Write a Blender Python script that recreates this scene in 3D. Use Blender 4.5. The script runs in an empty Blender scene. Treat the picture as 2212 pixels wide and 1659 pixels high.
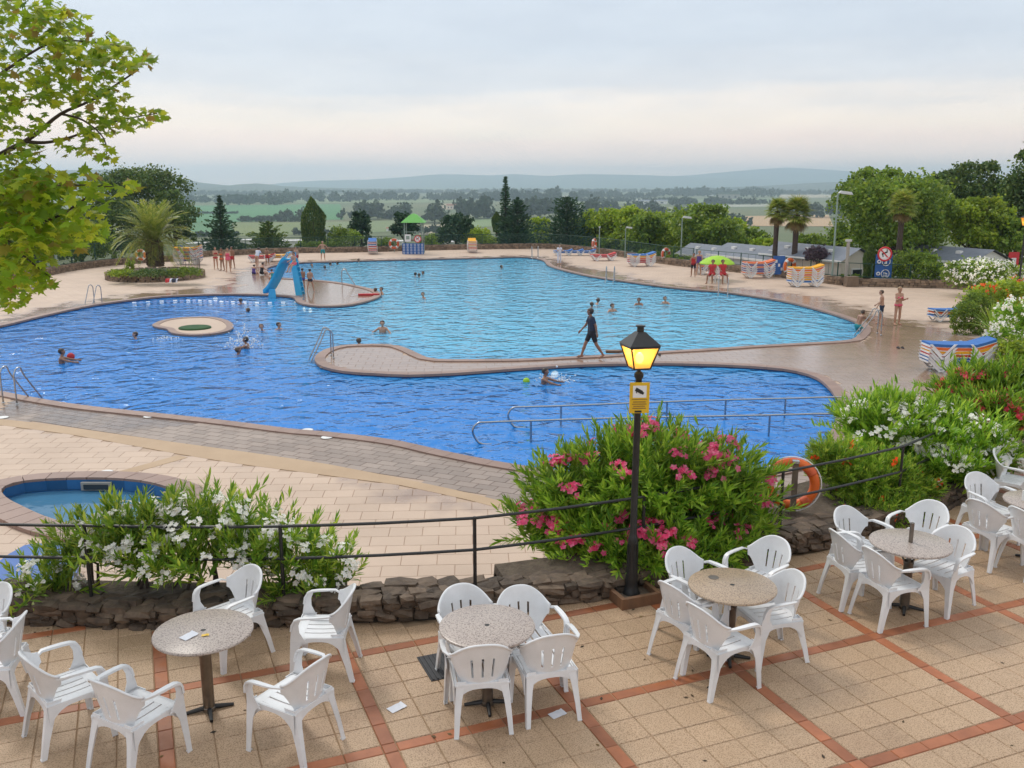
import bpy, bmesh, math, random
import numpy as np
from mathutils import Vector, Matrix
from mathutils.geometry import tessellate_polygon
PI = math.pi
R = random.Random(11)
NR = np.random.default_rng(5)
SC = bpy.context.scene
COL = SC.collection

# ------------------------------------------------------------------ camera, sky, sun, exposure
F, CX, CY = 2000.0, 1106.0, 829.5            # focal length and centre of a 2212 x 1659 frame
PITCH = math.radians(12.27)
CAMZ = 6.0                                   # pool deck is z = 0, terrace 1.64
TZ = 1.64
cd = bpy.data.cameras.new('camera'); cam = bpy.data.objects.new('camera', cd); COL.objects.link(cam)
cam.location = (0, 0, CAMZ); cam.rotation_euler = (PI/2 - PITCH, 0, 0)
cd.sensor_fit = 'HORIZONTAL'; cd.sensor_width = 36.0; cd.lens = 36.0*F/2212
cd.clip_start = 0.1; cd.clip_end = 30000
SC.camera = cam
SC.view_settings.view_transform = 'Standard'; SC.view_settings.look = 'None'
SC.view_settings.exposure = 0.0; SC.view_settings.gamma = 1.0
SC.view_settings.use_curve_mapping = False
SUN_EL, SUN_AZ = math.radians(48), math.radians(-35)     # azimuth from +Y towards +X
SUN_STRENGTH, SKY_NISHITA, CLOUD_STRENGTH, HAZE = 1.5, 0.06, 1.0, 0.00022

w = bpy.data.worlds.new('World'); SC.world = w; w.use_nodes = True
nt = w.node_tree; nt.nodes.clear(); N = nt.nodes.new; LK = nt.links.new
out = N('ShaderNodeOutputWorld')
sky = N('ShaderNodeTexSky'); sky.sky_type = 'NISHITA'; sky.sun_disc = False
sky.sun_elevation = SUN_EL; sky.sun_rotation = SUN_AZ; sky.dust_density = 3.0
b1 = N('ShaderNodeBackground'); b1.inputs[1].default_value = SKY_NISHITA; LK(sky.outputs[0], b1.inputs[0])
tc = N('ShaderNodeTexCoord'); sep = N('ShaderNodeSeparateXYZ'); LK(tc.outputs['Generated'], sep.inputs[0])
mp = N('ShaderNodeMapping'); mp.inputs['Scale'].default_value = (3.0, 3.0, 26.0); LK(tc.outputs['Generated'], mp.inputs[0])
n1 = N('ShaderNodeTexNoise'); n1.inputs['Scale'].default_value = 1.1; n1.inputs['Detail'].default_value = 6; n1.inputs['Roughness'].default_value = .55; LK(mp.outputs[0], n1.inputs[0])
mp2 = N('ShaderNodeMapping'); mp2.inputs['Scale'].default_value = (5, 5, 22); mp2.inputs['Location'].default_value = (3.3, 1.7, 0.4); LK(tc.outputs['Generated'], mp2.inputs[0])
n2 = N('ShaderNodeTexNoise'); n2.inputs['Scale'].default_value = 1.6; n2.inputs['Detail'].default_value = 8; n2.inputs['Roughness'].default_value = .6; LK(mp2.outputs[0], n2.inputs[0])
def wmath(op, a, b=None, clamp=False):
    m = N('ShaderNodeMath'); m.operation = op; m.use_clamp = clamp
    for i, q in enumerate((a, b)):
        if q is None: continue
        if hasattr(q, 'links'): LK(q, m.inputs[i])
        else: m.inputs[i].default_value = q
    return m.outputs[0]
zz = wmath('ADD', sep.outputs[2], wmath('MULTIPLY', wmath('SUBTRACT', n1.outputs[0], .5), .055))
zs = wmath('POWER', wmath('MAXIMUM', zz, 0.0), 0.5)          # 0..1, stretched near the horizon
ramp = N('ShaderNodeValToRGB'); LK(zs, ramp.inputs[0])
cr = ramp.color_ramp
stops = [(0.0, (1.95,1.36,1.10)), (.12, (1.70,1.24,1.03)), (.20, (1.42,1.12,.95)), (.245, (1.36,1.16,.97)), (.275, (1.26,1.12,.99)),
         (.31, (.92,.93,.96)), (.37, (.78,.85,.94)), (.45, (.76,.85,.96)), (.62, (.88,.93,.98)), (1.0, (1.14,1.17,1.20))]
while len(cr.elements) < len(stops): cr.elements.new(.5)
for e, (p, c) in zip(cr.elements, stops): e.position = p; e.color = (*c, 1)
cl = N('ShaderNodeMix'); cl.data_type = 'RGBA'; cl.blend_type = 'MULTIPLY'; cl.inputs[0].default_value = 1.0
r2 = N('ShaderNodeValToRGB'); LK(n2.outputs[0], r2.inputs[0])
r2.color_ramp.elements[0].position = .32; r2.color_ramp.elements[0].color = (.95,.95,.96,1)
r2.color_ramp.elements[1].position = .68; r2.color_ramp.elements[1].color = (1.05,1.04,1.03,1)
LK(ramp.outputs[0], cl.inputs[6]); LK(r2.outputs[0], cl.inputs[7])
b2 = N('ShaderNodeBackground'); b2.inputs[1].default_value = CLOUD_STRENGTH; LK(cl.outputs[2], b2.inputs[0])
mx = N('ShaderNodeMixShader'); mx.inputs[0].default_value = .9
LK(b1.outputs[0], mx.inputs[1]); LK(b2.outputs[0], mx.inputs[2]); LK(mx.outputs[0], out.inputs[0])

sl = bpy.data.lights.new('sun', 'SUN'); sl.energy = SUN_STRENGTH; sl.angle = math.radians(12); sl.color = (1, .94, .85)
so = bpy.data.objects.new('sun', sl); COL.objects.link(so)
sd = Vector((math.cos(SUN_EL)*math.sin(SUN_AZ), math.cos(SUN_EL)*math.cos(SUN_AZ), math.sin(SUN_EL)))
so.location = sd*200; so.rotation_euler = sd.to_track_quat('Z', 'Y').to_euler()

cy = SC.cycles
cy.max_bounces = 8; cy.diffuse_bounces = 3; cy.glossy_bounces = 3; cy.transmission_bounces = 4
cy.transparent_max_bounces = 16; cy.volume_bounces = 3
cy.sample_clamp_indirect = 4.0; cy.caustics_reflective = False; cy.caustics_refractive = False
cy.use_denoising = True

# ------------------------------------------------------------------ placing helpers (ground intersections, metres)
def ray(u, v):
    x, y = (u-CX)/F, -(v-CY)/F
    return x, math.cos(PITCH)+y*math.sin(PITCH), -math.sin(PITCH)+y*math.cos(PITCH)
def G(u, v, z=0.0):
    x, y, d = ray(u, v); t = (z-CAMZ)/d
    return Vector((x*t, y*t, z))
def At(u, v, Y):
    x, y, d = ray(u, v); t = Y/y
    return Vector((x*t, Y, CAMZ+d*t))

# ------------------------------------------------------------------ object helpers
def tag(o, label=None, cat=None, group=None, kind=None):
    if label: o['label'] = label
    if cat: o['category'] = cat
    if group: o['group'] = group
    if kind: o['kind'] = kind
    return o
def thing(name, label, cat, loc=(0,0,0), rz=0, group=None):
    o = bpy.data.objects.new(name, None); COL.objects.link(o); o.empty_display_size = .2
    o.location = loc; o.rotation_euler = (0,0,rz)
    return tag(o, label, cat, group)
def link(name, me, parent=None, loc=None, rot=None, scale=None):
    o = bpy.data.objects.new(name, me); COL.objects.link(o)
    if parent: o.parent = parent
    if loc is not None: o.location = loc
    if rot is not None: o.rotation_euler = rot
    if scale is not None: o.scale = scale if hasattr(scale, '__len__') else (scale,)*3
    return o
def copy_tree(o, parent=None):
    c = o.copy(); COL.objects.link(c)
    if parent: c.parent = parent
    for ch in list(o.children): copy_tree(ch, c)
    return c
def np_mesh(name, V, Fc, mats, smooth=False, midx=None):
    V = np.asarray(V, float).reshape(-1, 3); Fc = np.asarray(Fc, int)
    me = bpy.data.meshes.new(name); n = Fc.shape[1]
    me.vertices.add(len(V)); me.vertices.foreach_set('co', V.ravel())
    me.loops.add(Fc.size); me.loops.foreach_set('vertex_index', Fc.ravel().astype(np.int32))
    me.polygons.add(len(Fc)); me.polygons.foreach_set('loop_start', (np.arange(len(Fc))*n).astype(np.int32))
    me.polygons.foreach_set('use_smooth', np.full(len(Fc), bool(smooth)))
    if midx is not None: me.polygons.foreach_set('material_index', np.asarray(midx, np.int32))
    me.update(calc_edges=True)
    for m in (mats if isinstance(mats, (list, tuple)) else [mats]): me.materials.append(m)
    return me
class MB:
    def __init__(s, rn=True): s.v, s.f, s.m, s.rn = [], [], [], rn
    def add(s, vs, fs, m=0):
        o = len(s.v); s.v += [tuple(q) for q in vs]
        for f in fs: s.f.append([i+o for i in f]); s.m.append(m)
        return s
    def box(s, c, d, rz=0, m=0, top=1.0, R3=None):
        x, y, z = d[0]/2, d[1]/2, d[2]/2
        p = [(-x,-y,-z),(x,-y,-z),(x,y,-z),(-x,y,-z),(-x*top,-y*top,z),(x*top,-y*top,z),(x*top,y*top,z),(-x*top,y*top,z)]
        M = R3 if R3 is not None else Matrix.Rotation(rz, 3, 'Z')
        return s.add([M @ Vector(q) + Vector(c) for q in p], [(3,2,1,0),(4,5,6,7),(0,1,5,4),(1,2,6,5),(2,3,7,6),(3,0,4,7)], m)
    def tube(s, pts, r, n=8, m=0, cap=True, closed=False):
        pts = [Vector(p) for p in pts]; k = len(pts); rs = r if hasattr(r, '__len__') else [r]*k
        vs, fs, prev = [], [], None
        for i, p in enumerate(pts):
            if closed: t = pts[(i+1) % k]-pts[i-1]
            else: t = pts[min(i+1,k-1)]-pts[max(i-1,0)]
            t = t.normalized() if t.length > 1e-9 else Vector((0,0,1))
            if prev is None:
                a = t.cross(Vector((0,0,1)));
                if a.length < .05: a = t.cross(Vector((0,1,0)))
            else: a = prev - t*prev.dot(t)
            a.normalize(); prev = a; b = t.cross(a)
            for j in range(n):
                q = 2*PI*j/n; vs.append(p + (a*math.cos(q)+b*math.sin(q))*rs[i])
        for i in range(k if closed else k-1):
            i2 = (i+1) % k
            for j in range(n): fs.append((i*n+j, i*n+(j+1)%n, i2*n+(j+1)%n, i2*n+j))
        if cap and not closed: fs += [tuple(range(n-1,-1,-1)), tuple(range((k-1)*n, k*n))]
        return s.add(vs, fs, m)
    def lathe(s, prof, n=24, c=(0,0,0), m=0, sx=1, sy=1, caps=True):
        vs, fs = [], []
        for r, z in prof:
            for j in range(n): q = 2*PI*j/n; vs.append((c[0]+r*sx*math.cos(q), c[1]+r*sy*math.sin(q), c[2]+z))
        for i in range(len(prof)-1):
            for j in range(n): fs.append((i*n+j, i*n+(j+1)%n, (i+1)*n+(j+1)%n, (i+1)*n+j))
        if caps: fs += [tuple(range(n-1,-1,-1)), tuple(range((len(prof)-1)*n, len(prof)*n))]
        return s.add(vs, fs, m)
    def ball(s, c, r, n=10, k=6, m=0):
        rr = r if hasattr(r, '__len__') else (r,)*3
        prof = [(math.sin(PI*i/k), -math.cos(PI*i/k)) for i in range(k+1)]
        vs, fs = [], []
        for a, z in prof:
            for j in range(n): q = 2*PI*j/n; vs.append((c[0]+a*rr[0]*math.cos(q), c[1]+a*rr[1]*math.sin(q), c[2]+z*rr[2]))
        for i in range(k):
            for j in range(n): fs.append((i*n+j, i*n+(j+1)%n, (i+1)*n+(j+1)%n, (i+1)*n+j))
        return s.add(vs, fs, m)
    def prism(s, poly, z0, z1, m=0, bottom=True):
        n = len(poly); a = sum(poly[i][0]*poly[(i+1)%n][1]-poly[(i+1)%n][0]*poly[i][1] for i in range(n))
        if a < 0: poly = list(reversed(poly))
        tri = tessellate_polygon([[Vector((p[0],p[1],0)) for p in poly]])
        vs = [(p[0],p[1],z0) for p in poly]+[(p[0],p[1],z1) for p in poly]
        fs = []
        for t in tri:
            A, B, C_ = (Vector(poly[i][:2]) for i in t)
            t = t if (B-A).cross(C_-A) > 0 else (t[0],t[2],t[1])
            fs.append(tuple(i+n for i in t))
            if bottom: fs.append((t[2],t[1],t[0]))
        fs += [(i,(i+1)%n,n+(i+1)%n,n+i) for i in range(n)]
        return s.add(vs, fs, m)
    def torus(s, c, Rr, r, axis='Y', n=24, k=10, m=0, a0=0, a1=2*PI):
        full = a1-a0 > 6.28; pts = []
        cnt = n if full else n+1
        for i in range(cnt):
            q = a0+(a1-a0)*i/n; x, y = Rr*math.cos(q), Rr*math.sin(q)
            pts.append(Vector(c)+(Vector((x,0,y)) if axis=='Y' else Vector((0,x,y)) if axis=='X' else Vector((x,y,0))))
        return s.tube(pts, r, k, m, closed=full)
    def strip(s, a, b, th, m=0):
        """ribbon between two polylines, with thickness th (vector)"""
        n = len(a); th = Vector(th); vs = [Vector(p) for p in a]+[Vector(p) for p in b]
        vs += [p+th for p in vs]; fs = []
        for i in range(n-1):
            fs += [(i,i+1,n+i+1,n+i), (2*n+n+i,2*n+n+i+1,2*n+i+1,2*n+i), (2*n+i,2*n+i+1,i+1,i), (n+i,n+i+1,3*n+i+1,3*n+i)]
        fs += [(0,n,3*n,2*n),(2*n-1,n-1,3*n-1,4*n-1)]
        return s.add(vs, fs, m)
    def mesh(s, name, mats, smooth=False):
        me = bpy.data.meshes.new(name); me.from_pydata(s.v, [], s.f)
        mats = mats if isinstance(mats, (list, tuple)) else [mats]
        for q in mats: me.materials.append(q)
        if len(mats) > 1: me.polygons.foreach_set('material_index', s.m)
        if smooth: me.polygons.foreach_set('use_smooth', [True]*len(me.polygons))
        bm = bmesh.new(); bm.from_mesh(me); s.rn and bmesh.ops.recalc_face_normals(bm, faces=bm.faces)
        if smooth == 'auto':
            for e in bm.edges:
                if len(e.link_faces) == 2 and e.calc_face_angle(0) > .7: e.smooth = False
        bm.to_mesh(me); bm.free(); me.update()
        return me
    def build(s, name, mats, parent=None, smooth=False, loc=None, rot=None):
        return link(name, s.mesh(name, mats, smooth), parent, loc, rot)
def crom(pts, per=6, closed=True):
    pts = [Vector(p) for p in pts]; n = len(pts); o = []
    for i in range(n if closed else n-1):
        g = (lambda k: pts[k % n]) if closed else (lambda k: pts[max(0, min(n-1, k))])
        p0, p1, p2, p3 = g(i-1), g(i), g(i+1), g(i+2)
        for j in range(per):
            t = j/per
            o.append(.5*((2*p1)+(p2-p0)*t+(2*p0-5*p1+4*p2-p3)*t*t+(3*p1-p0-3*p2+p3)*t**3))
    if not closed: o.append(pts[-1])
    return o
def resample(pts, step, closed=True):
    P = [Vector(p) for p in pts]+([Vector(pts[0])] if closed else [])
    L = [0]
    for a, b in zip(P, P[1:]): L.append(L[-1]+(b-a).length)
    n = max(2, round(L[-1]/step)); o = []; k = 0
    for i in range(n if closed else n+1):
        d = L[-1]*i/n
        while k < len(L)-2 and L[k+1] < d: k += 1
        t = (d-L[k])/max(1e-9, L[k+1]-L[k]); o.append(P[k].lerp(P[k+1], t))
    return o
def inside(poly, x, y):
    c = False; j = len(poly)-1
    for i in range(len(poly)):
        a, b = poly[i], poly[j]
        if (a[1] > y) != (b[1] > y) and x < (b[0]-a[0])*(y-a[1])/(b[1]-a[1])+a[0]: c = not c
        j = i
    return c
def inside_np(poly, X, Y):
    P = np.array([(p[0], p[1]) for p in poly]); c = np.zeros(X.shape, bool); j = len(P)-1
    for i in range(len(P)):
        a, b = P[i], P[j]
        if a[1] != b[1]:
            k = ((a[1] > Y) != (b[1] > Y)) & (X < (b[0]-a[0])*(Y-a[1])/(b[1]-a[1])+a[0]); c ^= k
        j = i
    return c
def dist_np(poly, X, Y, closed=True):
    P = np.array([(p[0], p[1]) for p in poly]); Q = np.roll(P, -1, 0)
    if not closed: P, Q = P[:-1], Q[:-1]
    d = np.full(X.shape, 1e9)
    for a, b in zip(P, Q):
        e = b-a; L = max(1e-9, e@e); t = np.clip(((X-a[0])*e[0]+(Y-a[1])*e[1])/L, 0, 1)
        d = np.minimum(d, np.hypot(X-a[0]-t*e[0], Y-a[1]-t*e[1]))
    return d
def fill(outer, holes, z):
    """flat sheet with holes -> MB"""
    bm = bmesh.new()
    for loop in [outer]+holes:
        vs = [bm.verts.new((p[0], p[1], z)) for p in loop]
        for i in range(len(vs)): bm.edges.new((vs[i], vs[(i+1) % len(vs)]))
    bmesh.ops.triangle_fill(bm, use_beauty=True, use_dissolve=False, edges=bm.edges)
    for f in bm.faces:
        if f.normal.z < 0: f.normal_flip()
    bm.verts.index_update(); m = MB(False)
    m.add([v.co for v in bm.verts], [[v.index for v in f.verts] for f in bm.faces]); bm.free()
    return m

# ------------------------------------------------------------------ materials
def mat(name, c1, c2=None, scale=4.0, rough=.6, bump=0.0, bscale=60.0, metal=0.0, spec=.5, rand=0.0, speck=None, sscale=200, streak=1.0, emit=None, rvar=0.0, detail=4, wet=None, coat=0.0, stain=None):
    m = bpy.data.materials.new(name); m.use_nodes = True; t = m.node_tree; L = t.links.new; n = t.nodes.new
    p = t.nodes['Principled BSDF']
    p.inputs['Roughness'].default_value = rough; p.inputs['Metallic'].default_value = metal
    p.inputs['Specular IOR Level'].default_value = spec; p.inputs['Coat Weight'].default_value = coat
    p.inputs['Base Color'].default_value = (*c1, 1)
    geo = n('ShaderNodeNewGeometry'); pos = geo.outputs['Position']
    col = None
    if c2 is not None:
        mpn = n('ShaderNodeMapping'); mpn.inputs['Scale'].default_value = (1, 1, streak); L(pos, mpn.inputs[0])
        z = n('ShaderNodeTexNoise'); z.inputs['Scale'].default_value = scale; z.inputs['Detail'].default_value = detail; z.inputs['Roughness'].default_value = .6; L(mpn.outputs[0], z.inputs[0])
        r = n('ShaderNodeMapRange'); r.inputs[1].default_value = .3; r.inputs[2].default_value = .7; L(z.outputs[0], r.inputs[0])
        x = n('ShaderNodeMix'); x.data_type = 'RGBA'; x.inputs[6].default_value = (*c1, 1); x.inputs[7].default_value = (*c2, 1)
        L(r.outputs[0], x.inputs[0]); col = x.outputs[2]
        if rvar:
            rr = n('ShaderNodeMapRange'); rr.inputs[1].default_value = .35; rr.inputs[2].default_value = .65; rr.inputs[3].default_value = rough-rvar; rr.inputs[4].default_value = rough+rvar
            L(z.outputs[0], rr.inputs[0]); L(rr.outputs[0], p.inputs['Roughness'])
    if speck is not None:
        v = n('ShaderNodeTexNoise'); v.inputs['Scale'].default_value = sscale; v.inputs['Detail'].default_value = 2; L(pos, v.inputs[0])
        r = n('ShaderNodeMapRange'); r.inputs[1].default_value = .5; r.inputs[2].default_value = .62; L(v.outputs[0], r.inputs[0])
        x = n('ShaderNodeMix'); x.data_type = 'RGBA'; L(r.outputs[0], x.inputs[0]); x.inputs[7].default_value = (*speck, 1)
        if col is not None: L(col, x.inputs[6])
        else: x.inputs[6].default_value = (*c1, 1)
        col = x.outputs[2]
    if rand:
        oi = n('ShaderNodeObjectInfo'); ad = n('ShaderNodeMath'); ad.operation = 'ADD'; L(oi.outputs['Random'], ad.inputs[0]); L(geo.outputs['Random Per Island'], ad.inputs[1])
        fr = n('ShaderNodeMath'); fr.operation = 'FRACT'; L(ad.outputs[0], fr.inputs[0])
        r = n('ShaderNodeMapRange'); r.inputs[3].default_value = 1-rand; r.inputs[4].default_value = 1+rand; L(fr.outputs[0], r.inputs[0])
        x = n('ShaderNodeMix'); x.data_type = 'RGBA'; x.blend_type = 'MULTIPLY'; x.inputs[0].default_value = 1; L(r.outputs[0], x.inputs[7])
        if col is not None: L(col, x.inputs[6])
        else: x.inputs[6].default_value = (*c1, 1)
        col = x.outputs[2]
    if stain is not None:       # old stains with a shape of their own
        zn = n('ShaderNodeTexNoise'); zn.inputs['Scale'].default_value = .55; zn.inputs['Detail'].default_value = 7; zn.inputs['Roughness'].default_value = .65; L(pos, zn.inputs[0])
        r = n('ShaderNodeMapRange'); r.inputs[1].default_value = .54; r.inputs[2].default_value = .72; L(zn.outputs[0], r.inputs[0])
        x = n('ShaderNodeMix'); x.data_type = 'RGBA'; x.blend_type = 'MULTIPLY'; L(r.outputs[0], x.inputs[0]); x.inputs[7].default_value = (*stain, 1); L(col, x.inputs[6]); col = x.outputs[2]
    if wet is not None:         # per-vertex wetness: wet stone is darker and glossy
        at = n('ShaderNodeAttribute'); at.attribute_name = 'wet'
        zn = n('ShaderNodeTexNoise'); zn.inputs['Scale'].default_value = .9; zn.inputs['Detail'].default_value = 5; L(pos, zn.inputs[0])
        a1 = n('ShaderNodeMath'); a1.operation = 'ADD'; L(at.outputs['Fac'], a1.inputs[0]); L(zn.outputs[0], a1.inputs[1])
        r = n('ShaderNodeMapRange'); r.inputs[1].default_value = .85; r.inputs[2].default_value = 1.15; L(a1.outputs[0], r.inputs[0])
        x = n('ShaderNodeMix'); x.data_type = 'RGBA'; x.blend_type = 'MULTIPLY'; L(r.outputs[0], x.inputs[0]); x.inputs[7].default_value = (*wet, 1)
        if col is not None: L(col, x.inputs[6])
        else: x.inputs[6].default_value = (*c1, 1)
        col = x.outputs[2]
        rr = n('ShaderNodeMapRange'); rr.inputs[3].default_value = rough; rr.inputs[4].default_value = .1; L(r.outputs[0], rr.inputs[0]); L(rr.outputs[0], p.inputs['Roughness'])
    if col is not None: L(col, p.inputs['Base Color'])
    if bump:
        z = n('ShaderNodeTexNoise'); z.inputs['Scale'].default_value = bscale; z.inputs['Detail'].default_value = 3; L(pos, z.inputs[0])
        b = n('ShaderNodeBump'); b.inputs['Strength'].default_value = 1; b.inputs['Distance'].default_value = bump; L(z.outputs[0], b.inputs['Height']); L(b.outputs[0], p.inputs['Normal'])
    if emit:
        p.inputs['Emission Color'].default_value = (*emit[:3], 1); p.inputs['Emission Strength'].default_value = emit[3]
    return m
def leafmat(name, cols, rough=.45, trans=.35):
    m = bpy.data.materials.new(name); m.use_nodes = True; t = m.node_tree; L = t.links.new; n = t.nodes.new
    p = t.nodes['Principled BSDF']; p.inputs['Roughness'].default_value = rough; p.inputs['Specular IOR Level'].default_value = .35
    geo = n('ShaderNodeNewGeometry'); oi = n('ShaderNodeObjectInfo')
    ad = n('ShaderNodeMath'); ad.operation = 'ADD'; L(oi.outputs['Random'], ad.inputs[0]); L(geo.outputs['Random Per Island'], ad.inputs[1])
    fr = n('ShaderNodeMath'); fr.operation = 'FRACT'; L(ad.outputs[0], fr.inputs[0])
    r = n('ShaderNodeValToRGB'); L(fr.outputs[0], r.inputs[0]); e = r.color_ramp
    while len(e.elements) < len(cols): e.elements.new(.5)
    for i, c in enumerate(cols): e.elements[i].position = i/(len(cols)-1); e.elements[i].color = (*c, 1)
    z = n('ShaderNodeTexNoise'); z.inputs['Scale'].default_value = .5; z.inputs['Detail'].default_value = 3; L(geo.outputs['Position'], z.inputs[0])
    mr = n('ShaderNodeMapRange'); mr.inputs[1].default_value = .3; mr.inputs[2].default_value = .7; mr.inputs[3].default_value = .7; mr.inputs[4].default_value = 1.3; L(z.outputs[0], mr.inputs[0])
    x = n('ShaderNodeMix'); x.data_type = 'RGBA'; x.blend_type = 'MULTIPLY'; x.inputs[0].default_value = 1; L(r.outputs[0], x.inputs[6]); L(mr.outputs[0], x.inputs[7])
    L(x.outputs[2], p.inputs['Base Color'])
    tb = n('ShaderNodeBsdfTranslucent'); hs = n('ShaderNodeHueSaturation'); hs.inputs['Hue'].default_value = .48; hs.inputs['Value'].default_value = 1.6; L(x.outputs[2], hs.inputs['Color']); L(hs.outputs[0], tb.inputs[0])
    ms = n('ShaderNodeMixShader'); ms.inputs[0].default_value = trans; L(p.outputs[0], ms.inputs[1]); L(tb.outputs[0], ms.inputs[2])
    L(ms.outputs[0], t.nodes['Material Output'].inputs[0])
    return m
M = {}
M['white_plastic'] = mat('white_plastic', (.80,.81,.83), (.66,.665,.67), 3, .35, .0004, 300, rand=.05)
M['terrace_tile'] = mat('terrace_tile', (.45,.305,.19), (.52,.365,.24), 1.1, .48, .003, 140, rand=.05, speck=(.27,.175,.095), sscale=95, stain=(.66,.60,.56))
M['terracotta'] = mat('terracotta', (.39,.13,.05), (.29,.105,.05), 5, .45, .001, 60, rand=.22, rvar=.12)
M['joint'] = mat('joint', (.35,.24,.145), (.25,.17,.105), 8, .9)
M['deck'] = mat('deck', (.56,.425,.325), (.49,.365,.275), .5, .65, .001, 90, rand=.05, wet=(.62,.55,.52))
M['deck_grey'] = mat('deck_grey', (.255,.195,.16), (.31,.245,.205), .8, .5, .002, 90, rand=.14, wet=(.72,.68,.66))
M['deck_tan'] = mat('deck_tan', (.48,.34,.215), (.42,.29,.18), 1.2, .7, .003, 90, rand=.08)
M['deck_joint'] = mat('deck_joint', (.49,.365,.275), (.43,.32,.235), 2, .85)
M['coping'] = mat('coping', (.30,.20,.16), (.25,.16,.13), 2, .55, .001, 60, rand=.08)
M['stone_dark'] = mat('stone_dark', (.06,.042,.03), (.135,.095,.064), 9, .8, .012, 26, rand=.45)
M['stone_pale'] = mat('stone_pale', (.27,.19,.125), (.17,.12,.085), 5, .85, .012, 20, rand=.35)
M['soil'] = mat('soil', (.07,.05,.035), (.13,.10,.07), 9, .95, .02, 30)
M['black_metal'] = mat('black_metal', (.012,.012,.013), (.02,.02,.02), 20, .4, .0004, 120)
M['steel'] = mat('steel', (.45,.46,.47), (.36,.37,.38), 20, .25, metal=1.0)
M['steel_dull'] = mat('steel_dull', (.17,.15,.13), (.25,.22,.19), 12, .38, metal=.9)
M['granite'] = mat('granite', (.42,.35,.31), (.46,.39,.34), 3, .3, speck=(.20,.16,.145), sscale=75)
M['granite_sandy'] = mat('granite_sandy', (.46,.35,.25), (.40,.29,.19), 3, .3, speck=(.22,.16,.12), sscale=75)
M['wood'] = mat('wood', (.20,.10,.05), (.13,.07,.04), 14, .6, .003, 40, streak=.2)
M['paper'] = mat('paper', (.72,.73,.78), (.64,.66,.72), 20, .6)
M['mat_rubber'] = mat('mat_rubber', (.03,.03,.033), (.045,.045,.05), 30, .7)
M['yellow'] = mat('yellow', (.75,.48,.02), (.68,.42,.02), 8, .4)
M['white_paint'] = mat('white_paint', (.78,.78,.77), (.70,.70,.69), 5, .45)
M['skin'] = mat('skin', (.44,.24,.155), (.50,.28,.19), 8, .5)
M['skin_tan'] = mat('skin_tan', (.27,.135,.08), (.32,.16,.10), 8, .45)
M['hair'] = mat('hair', (.02,.013,.01), (.04,.025,.018), 60, .5)
M['hair_brown'] = mat('hair_brown', (.10,.055,.03), (.06,.035,.02), 60, .5)
M['hair_fair'] = mat('hair_fair', (.36,.23,.11), (.28,.17,.08), 60, .5)
M['navy'] = mat('navy', (.018,.025,.05), (.03,.04,.07), 12, .8)
M['teal'] = mat('teal', (.03,.30,.30), (.03,.24,.25), 12, .8)
M['pink'] = mat('pink', (.75,.12,.20), (.68,.09,.16), 12, .7)
M['red'] = mat('red', (.52,.025,.03), (.42,.02,.025), 10, .7)
M['white_cloth'] = mat('white_cloth', (.70,.72,.80), (.62,.64,.74), 10, .85)
M['black_cloth'] = mat('black_cloth', (.012,.012,.015), (.022,.02,.025), 10, .8)
M['orange'] = mat('orange', (.78,.16,.02), (.70,.12,.015), 6, .5)
M['orange_worn'] = mat('orange_worn', (.72,.13,.035), (.55,.10,.04), 5, .6)
M['yellow_cloth'] = mat('yellow_cloth', (.80,.40,.015), (.72,.34,.012), 6, .8)
M['blue_cloth'] = mat('blue_cloth', (.04,.17,.48), (.03,.13,.40), 6, .75)
M['purple_cloth'] = mat('purple_cloth', (.08,.06,.28), (.10,.05,.22), 6, .8)
M['lime'] = mat('lime', (.36,.62,.03), (.30,.54,.03), 6, .7)
M['green_roof'] = mat('green_roof', (.11,.42,.05), (.09,.35,.04), 3, .5)
M['slide_blue'] = mat('slide_blue', (.03,.42,.72), (.025,.36,.64), 4, .25)
M['cover_blue'] = mat('cover_blue', (.012,.11,.40), (.012,.09,.34), 2, .35)
M['sign_blue'] = mat('sign_blue', (.02,.12,.40), (.02,.10,.34), 3, .4)
M['sign_red'] = mat('sign_red', (.62,.03,.04), (.55,.03,.04), 3, .4)
M['sign_white'] = mat('sign_white', (.80,.80,.80), (.74,.74,.74), 3, .4)
M['sign_black'] = mat('sign_black', (.015,.015,.015), None, 3, .5)
M['fence_green'] = mat('fence_green', (.015,.06,.04), (.02,.075,.05), 5, .55)
M['pole_green'] = mat('pole_green', (.22,.30,.26), (.26,.33,.29), 3, .5)
M['lamp_grey'] = mat('lamp_grey', (.55,.56,.56), (.48,.49,.50), 3, .4)
M['bark'] = mat('bark', (.10,.07,.05), (.16,.12,.09), 6, .9, .02, 12, streak=.3)
M['bark_dark'] = mat('bark_dark', (.05,.035,.028), (.08,.058,.045), 6, .9, .03, 14)
M['palm_bark'] = mat('palm_bark', (.13,.085,.055), (.06,.04,.028), 14, .95, .05, 18)
M['grey_roof'] = mat('grey_roof', (.17,.19,.23), (.13,.15,.18), 2, .7, rand=.1)
M['cabin'] = mat('cabin', (.70,.63,.53), (.64,.58,.48), 1, .7)
M['cabin_white'] = mat('cabin_white', (.82,.81,.78), (.75,.74,.71), 1, .7)
M['glass_dark'] = mat('glass_dark', (.03,.035,.04), None, 3, .08)
M['concrete'] = mat('concrete', (.38,.36,.32), (.30,.28,.25), 2, .85)
M['float_white'] = mat('float_white', (.8,.8,.8), None, 3, .4)
M['float_blue'] = mat('float_blue', (.02,.07,.35), None, 3, .4)
M['lamp_glass'] = mat('lamp_glass', (.85,.55,.18), None, 3, .4, emit=(1.0,.58,.13,.95))
M['bulb'] = mat('bulb', (1,.85,.6), None, 3, .4, emit=(1.0,.78,.38,5))
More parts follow.
